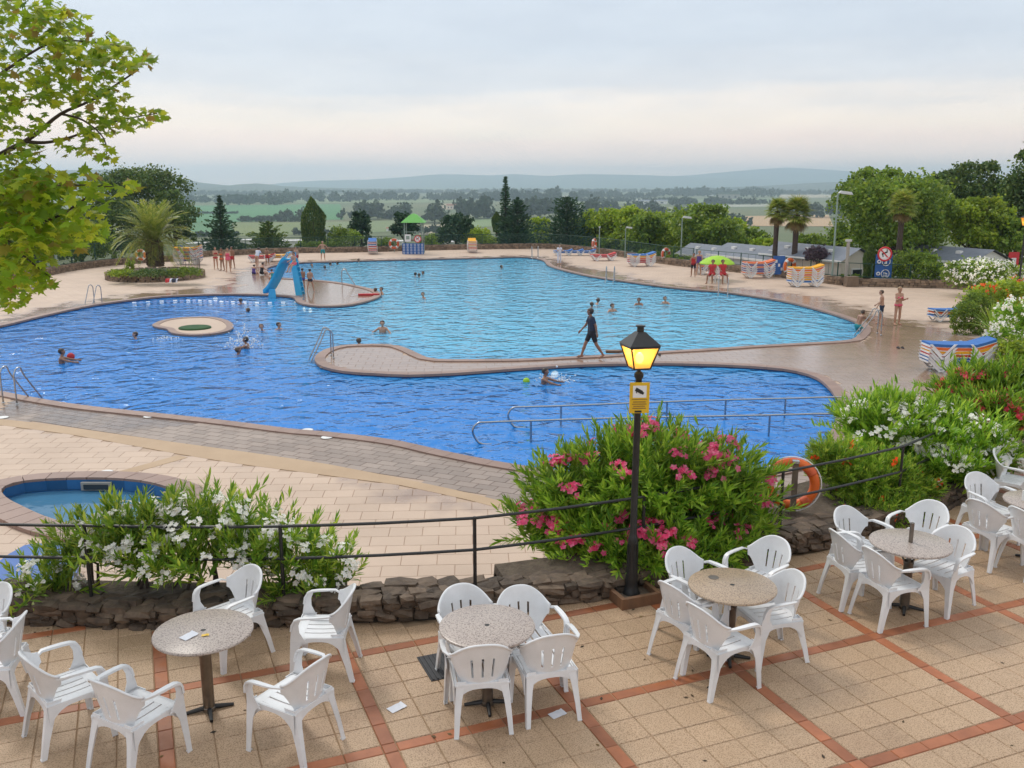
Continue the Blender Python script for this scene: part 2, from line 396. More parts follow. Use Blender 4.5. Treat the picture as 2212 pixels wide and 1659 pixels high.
M['pool_light'] = mat('pool_light', (1,.9,.7), None, 3, .4, emit=(1.0,.82,.52,1.8))
M['oleander'] = leafmat('oleander', [(.07,.19,.014),(.15,.31,.022),(.25,.43,.035),(.36,.52,.06)])
M['oleander_yellow'] = leafmat('oleander_yellow', [(.07,.18,.016),(.15,.29,.024),(.25,.39,.04),(.38,.46,.06)])
M['plane_leaf'] = leafmat('plane_leaf', [(.11,.22,.014),(.20,.34,.02),(.15,.27,.018),(.28,.40,.026),(.42,.47,.04),(.18,.31,.02),(.30,.22,.05)], .5, .5)
M['leaf_dark'] = leafmat('leaf_dark', [(.034,.08,.02),(.065,.13,.028),(.105,.165,.034),(.16,.21,.046)], .6, .2)
M['leaf_mid'] = leafmat('leaf_mid', [(.075,.15,.018),(.125,.215,.024),(.18,.28,.03),(.25,.33,.045)])
M['leaf_bright'] = leafmat('leaf_bright', [(.13,.22,.016),(.20,.31,.022),(.28,.39,.03),(.37,.45,.05)])
M['needle_blue'] = leafmat('needle_blue', [(.018,.055,.028),(.03,.08,.036),(.048,.105,.045),(.07,.13,.055)], .6, .15)
M['palm_leaf'] = leafmat('palm_leaf', [(.11,.18,.025),(.18,.25,.035),(.26,.31,.05),(.36,.35,.08)])
M['palm_dry'] = leafmat('palm_dry', [(.16,.11,.04),(.24,.16,.06),(.20,.18,.05)])
M['leaf_far'] = leafmat('leaf_far', [(.022,.045,.018),(.035,.06,.02),(.05,.075,.025)], .8, .1)
M['leaf_purple'] = leafmat('leaf_purple', [(.05,.03,.04),(.09,.06,.08),(.12,.10,.11)], .6, .2)
M['flower_white'] = leafmat('flower_white', [(.84,.83,.76),(.88,.87,.84),(.86,.80,.68)], .6, .2)
M['flower_pink'] = leafmat('flower_pink', [(.82,.06,.20),(.88,.13,.30),(.92,.28,.42)], .6, .4)
M['flower_red'] = leafmat('flower_red', [(.75,.03,.07),(.85,.07,.10),(.88,.20,.25)], .6, .4)
M['flower_orange'] = leafmat('flower_orange', [(.72,.13,.015),(.80,.20,.03),(.75,.09,.02)], .6, .4)
M['grass'] = leafmat('grass', [(.05,.09,.02),(.08,.12,.03),(.11,.14,.05)], .7, .2)

def pane_mat():
    m = bpy.data.materials.new('lamp_pane'); m.use_nodes = True; t = m.node_tree; t.nodes.clear(); n = t.nodes.new; L = t.links.new
    o = n('ShaderNodeOutputMaterial'); tr = n('ShaderNodeBsdfTransparent'); tr.inputs[0].default_value = (1,.72,.30,1)
    em = n('ShaderNodeEmission'); em.inputs[0].default_value = (1,.44,.07,1); em.inputs[1].default_value = .55
    gl = n('ShaderNodeBsdfGlossy'); gl.inputs['Roughness'].default_value = .1
    a = n('ShaderNodeMixShader'); a.inputs[0].default_value = .55; L(tr.outputs[0], a.inputs[1]); ts = n('ShaderNodeBsdfTranslucent'); ts.inputs[0].default_value = (.95,.55,.15,1); ad = n('ShaderNodeAddShader'); L(em.outputs[0], ad.inputs[0]); L(ts.outputs[0], ad.inputs[1]); L(ad.outputs[0], a.inputs[2])
    b = n('ShaderNodeMixShader'); b.inputs[0].default_value = .06; L(a.outputs[0], b.inputs[1]); L(gl.outputs[0], b.inputs[2]); L(b.outputs[0], o.inputs[0]); return m
M['lamp_pane'] = pane_mat()

# ================================================================== THE SETTING
def hts(x, y):
    d = np.maximum(np.maximum(y-88, np.abs(x)-75), 0)
    t = np.clip(d/210, 0, 1); t = t*t*(3-2*t)
    return -3 - 31*t
gx = np.sinh(np.linspace(-6.2, 6.2, 110))*30; gx *= 10800/gx.max()
gy = np.concatenate([np.linspace(-400, 300, 60), np.geomspace(310, 10800, 54)])
XX, YY = np.meshgrid(gx, gy); ZZ = hts(XX, YY)
V = np.c_[XX.ravel(), YY.ravel(), ZZ.ravel()]; nx_, ny_ = len(gx), len(gy)
ii = (np.arange(ny_-1)[:,None]*nx_+np.arange(nx_-1)[None]).ravel()
M['plain'] = mat('plain', (.075,.11,.035), (.15,.15,.06), .004, .95, detail=6)
M['hill'] = mat('hill', (.035,.055,.03), (.07,.085,.045), .004, .95)
tag(link('ground', np_mesh('ground', V, np.c_[ii, ii+1, ii+nx_+1, ii+nx_], M['plain'], True)), kind='structure')

def hill(prof, Y, name):
    us = np.linspace(prof[0][0], prof[-1][0], 160); vs = np.interp(us, [p[0] for p in prof], [p[1] for p in prof])
    rows = []
    for k, (dy, f) in enumerate(((-1400,0),(-900,.25),(-500,.6),(-170,.9),(0,1),(350,.7),(800,0))):
        r = []
        for j, (u, v) in enumerate(zip(us, vs)):
            p = At(u, v, Y); z = -36+(p.z+36)*f
            if 0 < f < 1: z += 9*math.sin(j*.9+k*2.1)*f*(1-f)*2
            r.append((p.x, Y+dy, z))
        rows.append(r)
    V = np.array(rows).reshape(-1,3); n = len(us); q = (np.arange(6)[:,None]*n+np.arange(n-1)[None]).ravel()
    tag(link(name, np_mesh(name, V, np.c_[q, q+1, q+n+1, q+n], M['hill'], True)), kind='structure')
hill([(1300,386),(1420,382),(1486,379),(1540,374),(1607,368),(1660,364),(1703,362),(1775,366),(1850,371),(1950,376),(2100,382),(2350,388)], 9600, 'hills')
hill([(430,402),(540,400),(581,399),(623,394),(688,390),(798,388),(819,386),(872,383),(910,379),(952,376),(1000,377),(1059,379),(1112,376),(1179,380),(1259,376),(1330,377),(1378,378),(1474,381),(1560,385),(1650,386),(1740,389),(1900,391),(2300,393)], 8600, 'hills')
hill([(-200,372),(100,368),(250,366),(310,370),(340,375),(367,384),(394,392),(434,394),(460,400),(490,404),(514,399),(554,396),(590,401),(640,404),(750,407),(900,409)], 4300, 'hills')
hill([(1500,409),(1600,404),(1679,400),(1740,396),(1802,393),(1900,391),(2000,390),(2300,388)], 4900, 'hills')

fields = [('green', (.045,.17,.05), (.06,.20,.06), [(395,444),(735,441),(742,474),(395,482)]), ('green', (.07,.19,.06), (.06,.16,.05), [(395,483),(500,480),(505,505),(395,512)]),
 ('olive', (.17,.20,.06), (.13,.17,.05), [(505,481),(655,480),(660,506),(505,510)]), ('olive', (.13,.19,.07), (.17,.2,.08), [(655,481),(850,476),(860,500),(655,506)]),
 ('pale_green', (.16,.22,.10), (.2,.24,.1), [(640,432),(1010,430),(1010,437),(640,439)]), ('bare', (.38,.30,.20), (.33,.27,.17), [(955,440),(995,438),(990,452),(950,453)]),
 ('bare', (.36,.30,.19), (.30,.26,.16), [(905,486),(965,484),(960,505),(905,507)]), ('pale_green', (.15,.22,.08), (.18,.24,.10), [(1010,472),(1075,470),(1075,488),(1010,492)]),
 ('olive', (.22,.24,.12), (.18,.22,.10), [(1100,438),(1360,432),(1360,439),(1100,446)]), ('pale', (.42,.42,.36), (.36,.37,.30), [(1360,431),(1440,430),(1440,434),(1360,435)]),
 ('pale', (.38,.38,.30), (.33,.34,.27), [(1545,442),(1660,441),(1665,446),(1545,447)]), ('bare', (.46,.31,.17), (.40,.27,.15), [(1585,467),(1790,464),(1800,489),(1600,488)]),
 ('olive', (.20,.22,.10), (.24,.24,.12), [(1350,448),(1570,446),(1580,462),(1350,464)]), ('bare', (.40,.34,.24), (.35,.30,.2), [(1685,421),(1830,420),(1830,426),(1685,428)]),
 ('pale_green', (.17,.22,.10), (.14,.2,.08), [(1440,432),(1680,428),(1690,438),(1440,440)]), ('pale', (.34,.34,.28), (.3,.3,.22), [(1110,424),(1270,422),(1270,425),(1110,427)])]
for k, (nm, c1, c2, q) in enumerate(fields):
    P = [G(u, v, -33.8+.01*k) for u, v in q]
    MB(False).add(P, [(0,1,2,3)] if (P[1]-P[0]).cross(P[2]-P[0]).z > 0 else [(3,2,1,0)]).build(nm+'_field', mat('field_'+nm, c1, c2, .01, .95, streak=1))['kind'] = 'structure'

# ---- leaf clouds (numpy)
def leaves(C, size, flat=0.0, aspect=.6, vec=None, fold=True, jit=.35):
    """one folded leaf card per centre; returns V, F (quads)"""
    n = len(C); a = NR.normal(size=(n,3)); a /= np.linalg.norm(a, axis=1)[:,None]
    if vec is not None: a = vec+a*jit; a /= np.linalg.norm(a, axis=1)[:,None]
    b = NR.normal(size=(n,3)); b[:,2] *= (1-flat); b -= a*(a*b).sum(1)[:,None]; b /= np.linalg.norm(b, axis=1)[:,None]
    s = size*(.65+.7*NR.random((n,1)))
    p0 = C-a*s*.5; p2 = C+a*s*.5; p1 = C+b*s*aspect*.5; p3 = C-b*s*aspect*.5
    return np.stack([p0,p1,p2,p3], 1).reshape(-1,3), np.arange(4*n).reshape(-1,4)
def clumps(ells, per, ncl, spread=.3, shell=(.55,1.0), squash=1.0):
    """leaf centres: ells = [(x,y,z,rx,ry,rz)]"""
    o = []; vol = np.array([max(e[3]*e[5], .01) for e in ells]); vol = vol/vol.sum()
    for e, f in zip(ells, vol):
        k = max(4, int(ncl*f)); d = NR.normal(size=(k,3)); d /= np.linalg.norm(d, axis=1)[:,None]
        d[:,2] = np.where(d[:,2] < -.55, -d[:,2]*.6, d[:,2])
        r = NR.uniform(shell[0], shell[1], (k,1)); c = d*r*np.array(e[3:6])+np.array(e[:3])
        sc = spread*np.array(e[3:6])*NR.uniform(.5,1.1,(k,1))
        o.append((c[:,None,:]+NR.normal(size=(k,per,3))*sc[:,None,:]*.55).reshape(-1,3))
    return np.concatenate(o)

def tree_line(u0, u1, v, hpx, seed, label, dens=1.0, var=.5, leaf=M['leaf_far']):
    rr = np.random.default_rng(seed); P = G((u0+u1)/2, v, -34); s = 2000/P.y; h = hpx*.95/s; L = (u1-u0)/s
    n = max(6, int(L/(h*.16)*dens)); ell = []
    for i in range(n):
        x = P.x+(rr.random()-.5)*L; hh = h*(1-var+var*rr.random()*1.25); wdt = hh*rr.uniform(.28,.6); y = P.y+rr.uniform(-1,1)*h*1.2
        ell.append((x, y, -34+hh*.46, wdt, wdt, hh*.52))
    C = clumps(ell, 8, n*11, .38, (.3,1.0)); Vv, Ff = leaves(C, h*.22, aspect=.9)
    o = link('tree_line', np_mesh('tree_line', Vv, Ff, leaf)); tag(o, kind='stuff')
for k, a in enumerate([(395,640,438,16,),(487,607,443,26),(600,800,436,22),(738,885,474,36),(800,1010,433,18),(905,962,481,44),(992,1075,473,46),(1010,1130,434,22),(1110,1250,436,26),(1250,1352,428,17),
    (1340,1420,428,14),(1410,1500,424,18),(1490,1610,424,18),(1600,1680,426,20),(1440,1560,443,18),(1540,1660,442,14),(1660,1840,421,12),(1690,1900,470,34),(514,648,479,13),(600,648,478,24),(395,510,462,6),
    (1100,1290,470,40),(1290,1420,455,22),(1400,1560,470,24),(1560,1620,487,26),(850,1010,505,18),(640,760,508,16),(395,520,512,14),(1200,1500,436,10),(700,1000,418,9),(1000,1500,416,9),(1500,1850,413,8),(400,700,422,11)]):
    tree_line(*a, seed=40+k, label='', var=.75 if a[3] > 14 else .5)

# far farm buildings
def far_house(u, v, wpx, hpx, wallm, roofm, label, dpx=None):
    P = G(u, v, -34); s = 2000/P.y; W, H = wpx/s, hpx/s; D = W*.5
    t = thing('farm_building', label, 'building', P, 0, 'farm buildings out on the plain')
    MB().box((0,D/2,H*.35), (W,D,H*.7)).build('wall', wallm, t)
    m = MB(); m.add([(-W*.54,-.3,H*.69),(W*.54,-.3,H*.69),(W*.54,D/2,H),(-W*.54,D/2,H),(W*.54,D+.3,H*.69),(-W*.54,D+.3,H*.69)], [(0,1,2,3),(3,2,4,5),(1,4,2),(0,3,5),(0,5,4,1)]); m.build('roof', roofm, t)
    for i in range(3): MB().box((W*(-.3+.3*i), -.05, H*.33), (W*.1, .3, H*.28)).build('window', M['glass_dark'], t)
M['tile_roof'] = mat('tile_roof', (.32,.15,.09), (.26,.12,.07), 1, .8)
far_house(1412, 441, 58, 9, M['cabin_white'], M['grey_roof'], 'long low grey farm shed with a pale gable on the hazy plain')
far_house(975, 452, 20, 11, M['cabin'], M['tile_roof'], 'cream farmhouse with a red roof between the far tree lines')
far_house(1575, 430, 44, 14, M['concrete'], M['leaf_far'], 'dark boxy farm building in front of the farthest tree rows')
far_house(850, 500, 30, 9, M['cabin_white'], M['tile_roof'], 'white farmhouse seen left of the green roofed lifeguard tower')
far_house(1535, 423, 22, 7, M['cabin_white'], M['tile_roof'], 'tiny pale house beneath the hills right of centre')

# haze
M['haze'] = bpy.data.materials.new('haze'); M['haze'].use_nodes = True; t_ = M['haze'].node_tree; t_.nodes.clear()
o_ = t_.nodes.new('ShaderNodeOutputMaterial'); pv = t_.nodes.new('ShaderNodeVolumePrincipled'); pv.inputs['Color'].default_value = (.70,.86,1.0,1); pv.inputs['Density'].default_value = HAZE; pv.inputs['Anisotropy'].default_value = .7
t_.links.new(pv.outputs[0], o_.inputs['Volume'])
hz = MB().box((0, 5200, 67), (22600, 12000, 210)).build('haze', M['haze']); tag(hz, kind='stuff')

# ---------------------------------------------------------------- pool outline
POOL_PX = [(-170,790),(-190,750),(-100,722),(0,705),(75,687),(150,670),(206,659),(262,651),(337,642),(411,638),(486,636),(561,637),(617,640),(636,644),(642,652),(658,658),(692,662),(748,660),(785,653),(813,644),(822,636),(808,627),(781,620),(741,612),(688,606),(640,603),(600,600),(582,592),(575,583),(582,577),(598,573),(625,570),(661,567),(738,565),(797,563),(925,560),(1059,557),(1112,555),(1150,557),(1174,563),(1184,573),(1206,581),(1246,591),(1286,599),(1342,607),(1414,617),(1486,625),(1559,631),(1631,641),(1703,653),(1777,672),(1831,689),(1856,700),(1863,713),(1855,725),(1834,736),(1741,742),(1633,748),(1526,755),(1436,760),(1299,769),(1212,773),(1126,777),(1021,778),(955,778),(925,775),(903,766),(882,756),(858,748),(830,745),(790,745),(744,747),(710,754),(689,765),(681,777),(692,790),(720,799),(760,805),(813,808),(883,811),(987,807),(1126,797),(1264,789),(1369,787),(1418,786),(1526,788),(1633,793),(1705,800),(1759,814),(1791,837),(1809,866),(1808,900),(1795,945),(1760,985),(1700,1010),(1600,1030),(1450,1042),(1300,1035),(1190,1018),(1126,1009),(1056,997),(952,976),(848,953),(709,936),(636,930),(486,911),(337,895),(187,879),(82,863),(0,847),(-100,826)]
pool = resample(crom([G(u, v, 0) for u, v in POOL_PX], 5), .55)
pool = [p for i, p in enumerate(pool)]
ar = sum(pool[i].x*pool[(i+1)%len(pool)].y-pool[(i+1)%len(pool)].x*pool[i].y for i in range(len(pool)))
if ar < 0: pool.reverse()                                   # counter-clockwise: outside is to the right
NP_ = len(pool)
def normals(path, closed=True):
    o = []; n = len(path)
    for i in range(n):
        a = path[(i-1) % n] if closed else path[max(0,i-1)]; b = path[(i+1) % n] if closed else path[min(n-1,i+1)]
        t = (b-a).normalized(); o.append(Vector((t.y, -t.x, 0)))
    return o
pn = normals(pool)
WALL_PX = [(-700,640),(-300,612),(-80,600),(70,600),(150,586),(230,575),(323,567),(389,564),(450,554),(519,551),(634,547),(798,544.5),(900,541.5),(1006,539),(1100,538),(1179,537),(1250,543),(1330,553),(1412,567),(1486,577),(1607,590),(1703,602),(1775,611),(1837,618),(1994,622),(2060,624),(2300,640),(2700,670)]
per = resample(crom([G(u, v, 0) for u, v in WALL_PX], 4, False), .8, False)
pern = normals(per, False)
JAC_PX = [(3,1057),(30,1043),(80,1036),(139,1033),(200,1032),(260,1034),(320,1041),(375,1058),(402,1082),(388,1110),(330,1136),(260,1146),(190,1140),(104,1118),(45,1092),(14,1075)]
jac = resample(crom([G(u, v, .1) for u, v in JAC_PX], 4), .2)
if sum(jac[i].x*jac[(i+1)%len(jac)].y-jac[(i+1)%len(jac)].x*jac[i].y for i in range(len(jac))) < 0: jac.reverse()
jn = normals(jac)
outer = [Vector((p.x-n.x*.0, p.y, 0)) for p, n in zip(per, pern)]
deck_poly = [Vector((p.x, p.y, 0)) for p in per]+[Vector((70,6.5,0)), Vector((-60,6.5,0))]
dk = fill(deck_poly, [pool, [Vector((p.x,p.y,0)) for p in jac]], -.012)
n0 = len(deck_poly); dk.add([(p.x,p.y,-.012) for p in deck_poly]+[(p.x,p.y,-4) for p in deck_poly], [(i,(i+1)%n0,n0+(i+1)%n0,n0+i) for i in range(n0)])
deck = dk.build('pool_deck', M['deck_joint']); tag(deck, kind='structure')

# deck paving: tiles laid in a grid, turned along the near pool edge
band_lo = [G(u, v) for u, v in [(-300,868),(0,905),(75,913),(262,939),(374,955),(521,975),(640,992),(709,1003),(860,1032),(1000,1062),(1130,1094),(1300,1125),(1500,1135),(1700,1100),(1850,1030),(1880,960)]]
band_hi = [G(u, v) for u, v in [(-300,880),(0,918),(150,938),(262,958),(382,980),(521,1003),(640,1018),(768,1035),(860,1047),(1000,1077),(1130,1111),(1300,1143),(1500,1152),(1710,1116),(1870,1040),(1905,960)]]
grey_poly = band_lo+[G(1850,900),G(1700,980),G(1450,1030),G(1126,1000),G(600,910),G(0,835),G(-300,800)]
tan_poly = band_lo+list(reversed(band_hi))
ang = math.atan2(G(1056,997).y-G(82,863).y, G(1056,997).x-G(82,863).x)
def tile_mesh(cx, cy, rz, sx, sy, h, z):
    """many tiles as one V/F: top with a small chamfer and sides"""
    n = len(cx); c, s = np.cos(rz), np.sin(rz); e = .006
    out = []
    for (fx, fy, zz) in [(-1,-1,0),(1,-1,0),(1,1,0),(-1,1,0),(-1,-1,1),(1,-1,1),(1,1,1),(-1,1,1)]:
        X = fx*(sx/2-e*zz); Y = fy*(sy/2-e*zz)
        out.append(np.stack([cx+X*c-Y*s, cy+X*s+Y*c, z-h+h*zz+np.zeros(n)], 1))
    Vv = np.stack(out, 1).reshape(-1,3); b = (np.arange(n)*8)[:,None,None]
    Ff = (np.array([(4,5,6,7),(0,1,5,4),(1,2,6,5),(2,3,7,6),(3,0,4,7)])[None]+b).reshape(-1,4)
    return Vv, Ff
def wet_at(X, Y):
    d = dist_np(pool, X, Y); w_ = np.clip(.75-d*.16, 0, .75)
    for (u, v, r, a) in ((1900,745,7,.55),(1850,790,5.5,.5),(720,640,6,.5),(620,615,6,.6),(1650,640,5,.3),(1240,590,4,.4),(800,780,5,.25),(1500,770,8,.28),(1000,1050,2.5,.25)):
        p = G(u, v); w_ += a*np.exp(-((X-p.x)**2+(Y-p.y)**2)/r**2)
    return np.clip(w_, 0, 1)
def lay(rz, sx, sy, gap, bond, test, X0, X1, Y0, Y1):
    c, s = math.cos(rz), math.sin(rz); L = max(X1-X0, Y1-Y0)*.8; cx0, cy0 = (X0+X1)/2, (Y0+Y1)/2
    nx, ny = int(L/(sx+gap)), int(L/(sy+gap)); I, J = np.meshgrid(np.arange(-nx, nx+1), np.arange(-ny, ny+1))
    a = (I+(J % 2)*bond)*(sx+gap); b = J*(sy+gap)
    X = (cx0+a*c-b*s).ravel(); Y = (cy0+a*s+b*c).ravel(); k = (X > X0) & (X < X1) & (Y > Y0) & (Y < Y1)
    X, Y = X[k], Y[k]; k = test(X, Y); return X[k], Y[k]
def set_wet(me):
    co = np.zeros(len(me.vertices)*3); me.vertices.foreach_get('co', co); co = co.reshape(-1,3)
    at = me.attributes.new('wet', 'FLOAT', 'POINT'); at.data.foreach_set('value', wet_at(co[:,0], co[:,1]).astype(np.float32))
def one_tile(name, sx, sy, h, mt):
    Vv, Ff = tile_mesh(np.zeros(1), np.zeros(1), 0, sx, sy, h, 0.0); return np_mesh(name, Vv, Ff, mt)
def tiles_near_far(X, Y, rz, sx, sy, h, z, mt, parent, name, cap=300, wetness=True):
    seen = np.abs(X/(Y+1e-6)) < .62
    o = np.argsort(np.where(seen, np.hypot(X, Y), 1e6)); near, rest = o[:cap], o[cap:]
    me = one_tile(name, sx, sy, h, mt)
    for i in near: link(name, me, parent, (X[i], Y[i], z+R.uniform(-.0015,.0015)), (R.uniform(-.004,.004), R.uniform(-.004,.004), rz))
    if len(rest):
        Vv, Ff = tile_mesh(X[rest], Y[rest], rz, sx, sy, h, z); me = np_mesh(name, Vv, Ff, mt)
        if wetness: set_wet(me)
        tag(link(name, me, parent), kind='stuff')
d_ok = lambda X, Y, m_: (dist_np(pool, X, Y) > m_) & ~inside_np(pool, X, Y)
def t_grey(X, Y): return inside_np(grey_poly, X, Y) & d_ok(X, Y, .12)
def t_beige(X, Y):
    return inside_np(deck_poly, X, Y) & ~inside_np(grey_poly, X, Y) & ~inside_np(tan_poly, X, Y) & d_ok(X, Y, .2) & ~inside_np(jac, X, Y) & (dist_np(jac, X, Y) > .15)
gX, gY = lay(ang, .44, .27, .007, .5, t_grey, -14, 14, 10, 30)
tiles_near_far(gX, gY, ang, .44, .27, .012, 0, M['deck_grey'], deck, 'paving_tile')
bX, bY = lay(.05, .58, .42, .003, .5, t_beige, -42, 45, 6.6, 88)
bx = bY < 20
tiles_near_far(bX[bx], bY[bx], .05, .58, .42, .012, 0, M['deck'], deck, 'deck_slab', 300)
Vv, Ff = tile_mesh(bX[~bx], bY[~bx], .05, .58, .42, .012, 0); me = np_mesh('deck_slab', Vv, Ff, M['deck']); set_wet(me); tag(link('deck_slab', me, deck), kind='stuff')
# tan gravel-faced border strips
def border(a, b, z, name, mt, parent, wid=None):
    A, B = [Vector((p.x,p.y,z)) for p in a], [Vector((p.x,p.y,z)) for p in b]; n = len(A)
    return MB().strip(A, B, (0,0,-.014)).build(name, mt, parent)
sa, sb = resample(band_lo, .5, False), resample(band_hi, .5, False); k_ = min(len(sa), len(sb))
sa, sb = [band_lo[0].lerp(band_lo[0],0)]+[], []
def lerp_path(P, n):
    q = resample(P, .05, False); return [q[round(i*(len(q)-1)/(n-1))] for i in range(n)]
sa, sb = lerp_path(band_lo, 60), lerp_path(band_hi, 60)
border(sa, sb, .004, 'border_strip', M['deck_tan'], deck)
q0, q1 = G(395,986), G(236,1030); dv = (q1-q0).normalized(); dn = Vector((dv.y,-dv.x,0))*.17
border([q0-dn, q1-dn], [q0+dn, q1+dn], .006, 'border_strip', M['deck_tan'], deck)
q0, q1 = G(1130,1106), G(800,1290); 
# coping stones round the pool: nearest 300 as single pieces
order = sorted(range(NP_), key=lambda i: pool[i].length if abs(pool[i].x/pool[i].y) < .62 else 1e5+pool[i].length)
def coping_piece(i, mb):
    j = (i+1) % NP_; a, b = pool[i].lerp(pool[j], .008), pool[j].lerp(pool[i], .008)
    q = [a-pn[i]*.035, b-pn[j]*.035, b+pn[j]*.33, a+pn[i]*.33]
    q = [Vector((p.x,p.y,.035)) for p in q]; lo = [Vector((p.x,p.y,-.045)) for p in q]
    mb.add(q+lo, [(3,2,1,0),(4,5,6,7),(0,1,5,4),(1,2,6,5),(2,3,7,6),(3,0,4,7)])
cop = tag(bpy.data.objects.new('pool_coping', None), kind='structure'); COL.objects.link(cop)
for i in order[:300]:
    mb = MB(); coping_piece(i, mb); mb.build('coping_stone', M['coping'], cop)
mb = MB()
for i in order[300:]: coping_piece(i, mb)
if mb.v: tag(mb.build('coping_stone', M['coping'], cop), kind='stuff')

# basin and water
M['mosaic'] = bpy.data.materials.new('mosaic'); M['mosaic'].use_nodes = True; t_ = M['mosaic'].node_tree; n_ = t_.nodes.new; l_ = t_.links.new; p_ = t_.nodes['Principled BSDF']; p_.inputs['Roughness'].default_value = .3
at = n_('ShaderNodeAttribute'); at.attribute_name = 'pale'
gm = n_('ShaderNodeNewGeometry'); vz = n_('ShaderNodeTexNoise'); vz.inputs['Scale'].default_value = .35; vz.inputs['Detail'].default_value = 3; l_(gm.outputs['Position'], vz.inputs[0])
a1 = n_('ShaderNodeMix'); a1.data_type = 'RGBA'; a1.inputs[6].default_value = (.02,.27,.78,1); a1.inputs[7].default_value = (.12,.56,.74,1); l_(at.outputs['Fac'], a1.inputs[0])
a2 = n_('ShaderNodeMix'); a2.data_type = 'RGBA'; a2.blend_type = 'MULTIPLY'; a2.inputs[0].default_value = 1; rr_ = n_('ShaderNodeMapRange'); rr_.inputs[1].default_value = .3; rr_.inputs[2].default_value = .7; rr_.inputs[3].default_value = .8; rr_.inputs[4].default_value = 1.2
l_(vz.outputs[0], rr_.inputs[0]); l_(a1.outputs[2], a2.inputs[6]); l_(rr_.outputs[0], a2.inputs[7]); l_(a2.outputs[2], p_.inputs['Base Color'])
bs = fill(pool, [], -.62)
bmv = bmesh.new()
me = bs.mesh('pool_floor', M['mosaic'])
bmv.from_mesh(me); 
for _ in range(2): bmesh.ops.subdivide_edges(bmv, edges=[e for e in bmv.edges if e.calc_length() > 2.0], cuts=2, use_grid_fill=True)
bmesh.ops.triangulate(bmv, faces=bmv.faces); bmv.to_mesh(me); bmv.free()
M['waterline'] = mat('waterline', (.012,.035,.17), (.010,.03,.13), 2, .25)
wl = MB(False); wl.add([(p.x,p.y,0) for p in pool]+[(p.x,p.y,-.62) for p in pool], [(i,(i+1)%NP_,NP_+(i+1)%NP_,NP_+i) for i in range(NP_)])
wme = wl.mesh('pool_wall', M['waterline'])
gA, gB = G(700,660), G(700,760)
def pale_at(co):
    # the paler lining starts beyond the narrows between the slide peninsula and the divider
    bl = np.array([[G(u,v).x,G(u,v).y] for u,v in [(640,560),(640,655),(690,705),(760,760),(900,790),(1900,775),(2100,600),(1500,500),(640,500)]])
    P = [Vector((a,b,0)) for a,b in bl]; ins = inside_np(P, co[:,0], co[:,1]); d = dist_np(P, co[:,0], co[:,1])
    s = np.where(ins, d, -d); return np.clip(.5+s/7.0, 0, 1)
for m_ in (me, wme):
    co = np.zeros(len(m_.vertices)*3); m_.vertices.foreach_get('co', co); co = co.reshape(-1,3)
    a_ = m_.attributes.new('pale', 'FLOAT', 'POINT'); v_ = pale_at(co)
    if m_ is wme: v_ = v_*.25*0
    a_.data.foreach_set('value', v_.astype(np.float32))
tag(link('pool_floor', me), kind='structure'); tag(link('pool_wall', wme), kind='structure')

def water_mat(name, tint, ripple, body=None):
    m = bpy.data.materials.new(name); m.use_nodes = True; t = m.node_tree; t.nodes.clear(); n = t.nodes.new; L = t.links.new
    o = n('ShaderNodeOutputMaterial'); geo = n('ShaderNodeNewGeometry')
    h = None
    for sc, st, amp, dt in (((1,1,1), 1.15, 1.0, 1), ((1,1.1,1), 2.7, .40, 2), ((1,1,1), 7.0, .06, 2)):
        mp = n('ShaderNodeMapping'); mp.inputs['Scale'].default_value = sc; mp.inputs['Rotation'].default_value = (0,0,.12*amp); L(geo.outputs['Position'], mp.inputs[0])
        z = n('ShaderNodeTexNoise'); z.inputs['Scale'].default_value = st; z.inputs['Detail'].default_value = dt; z.inputs['Distortion'].default_value = .6; L(mp.outputs[0], z.inputs[0])
        q = n('ShaderNodeMath'); q.operation = 'MULTIPLY'; q.inputs[1].default_value = amp; L(z.outputs[0], q.inputs[0])
        if h is None: h = q.outputs[0]
        else:
            s_ = n('ShaderNodeMath'); L(h, s_.inputs[0]); L(q.outputs[0], s_.inputs[1]); h = s_.outputs[0]
    b = n('ShaderNodeBump'); b.inputs['Strength'].default_value = 1; b.inputs['Distance'].default_value = ripple; L(h, b.inputs['Height'])
    fr = n('ShaderNodeFresnel'); fr.inputs['IOR'].default_value = 1.31; L(b.outputs[0], fr.inputs['Normal'])
    gl = n('ShaderNodeBsdfGlossy'); gl.inputs['Roughness'].default_value = .06; L(b.outputs[0], gl.inputs['Normal'])
    tr = n('ShaderNodeBsdfTransparent'); tr.inputs[0].default_value = (*tint, 1)
    under = tr.outputs[0]
    if body:      # light scattered back inside the water
        at = n('ShaderNodeAttribute'); at.attribute_name = 'pale'; cm = n('ShaderNodeMix'); cm.data_type = 'RGBA'; cm.inputs[6].default_value = (*body[0],1); cm.inputs[7].default_value = (*body[1],1); L(at.outputs['Fac'], cm.inputs[0])
        df = n('ShaderNodeBsdfDiffuse'); L(cm.outputs[2], df.inputs[0]); L(b.outputs[0], df.inputs['Normal']); mb_ = n('ShaderNodeMixShader'); mb_.inputs[0].default_value = .62; L(tr.outputs[0], mb_.inputs[1]); L(df.outputs[0], mb_.inputs[2]); under = mb_.outputs[0]
    mx = n('ShaderNodeMixShader'); L(fr.outputs[0], mx.inputs[0]); L(under, mx.inputs[1]); L(gl.outputs[0], mx.inputs[2]); L(mx.outputs[0], o.inputs[0])
    return m
M['water'] = water_mat('water', (.84,.95,1.0), .16, ((.016,.29,.86),(.14,.64,.98)))
wme2 = me.copy(); wme2.name = 'pool_water'; wme2.materials.clear(); wme2.materials.append(M['water'])
for v_ in wme2.vertices: v_.co.z = -.08
tag(link('pool_water', wme2), kind='structure')

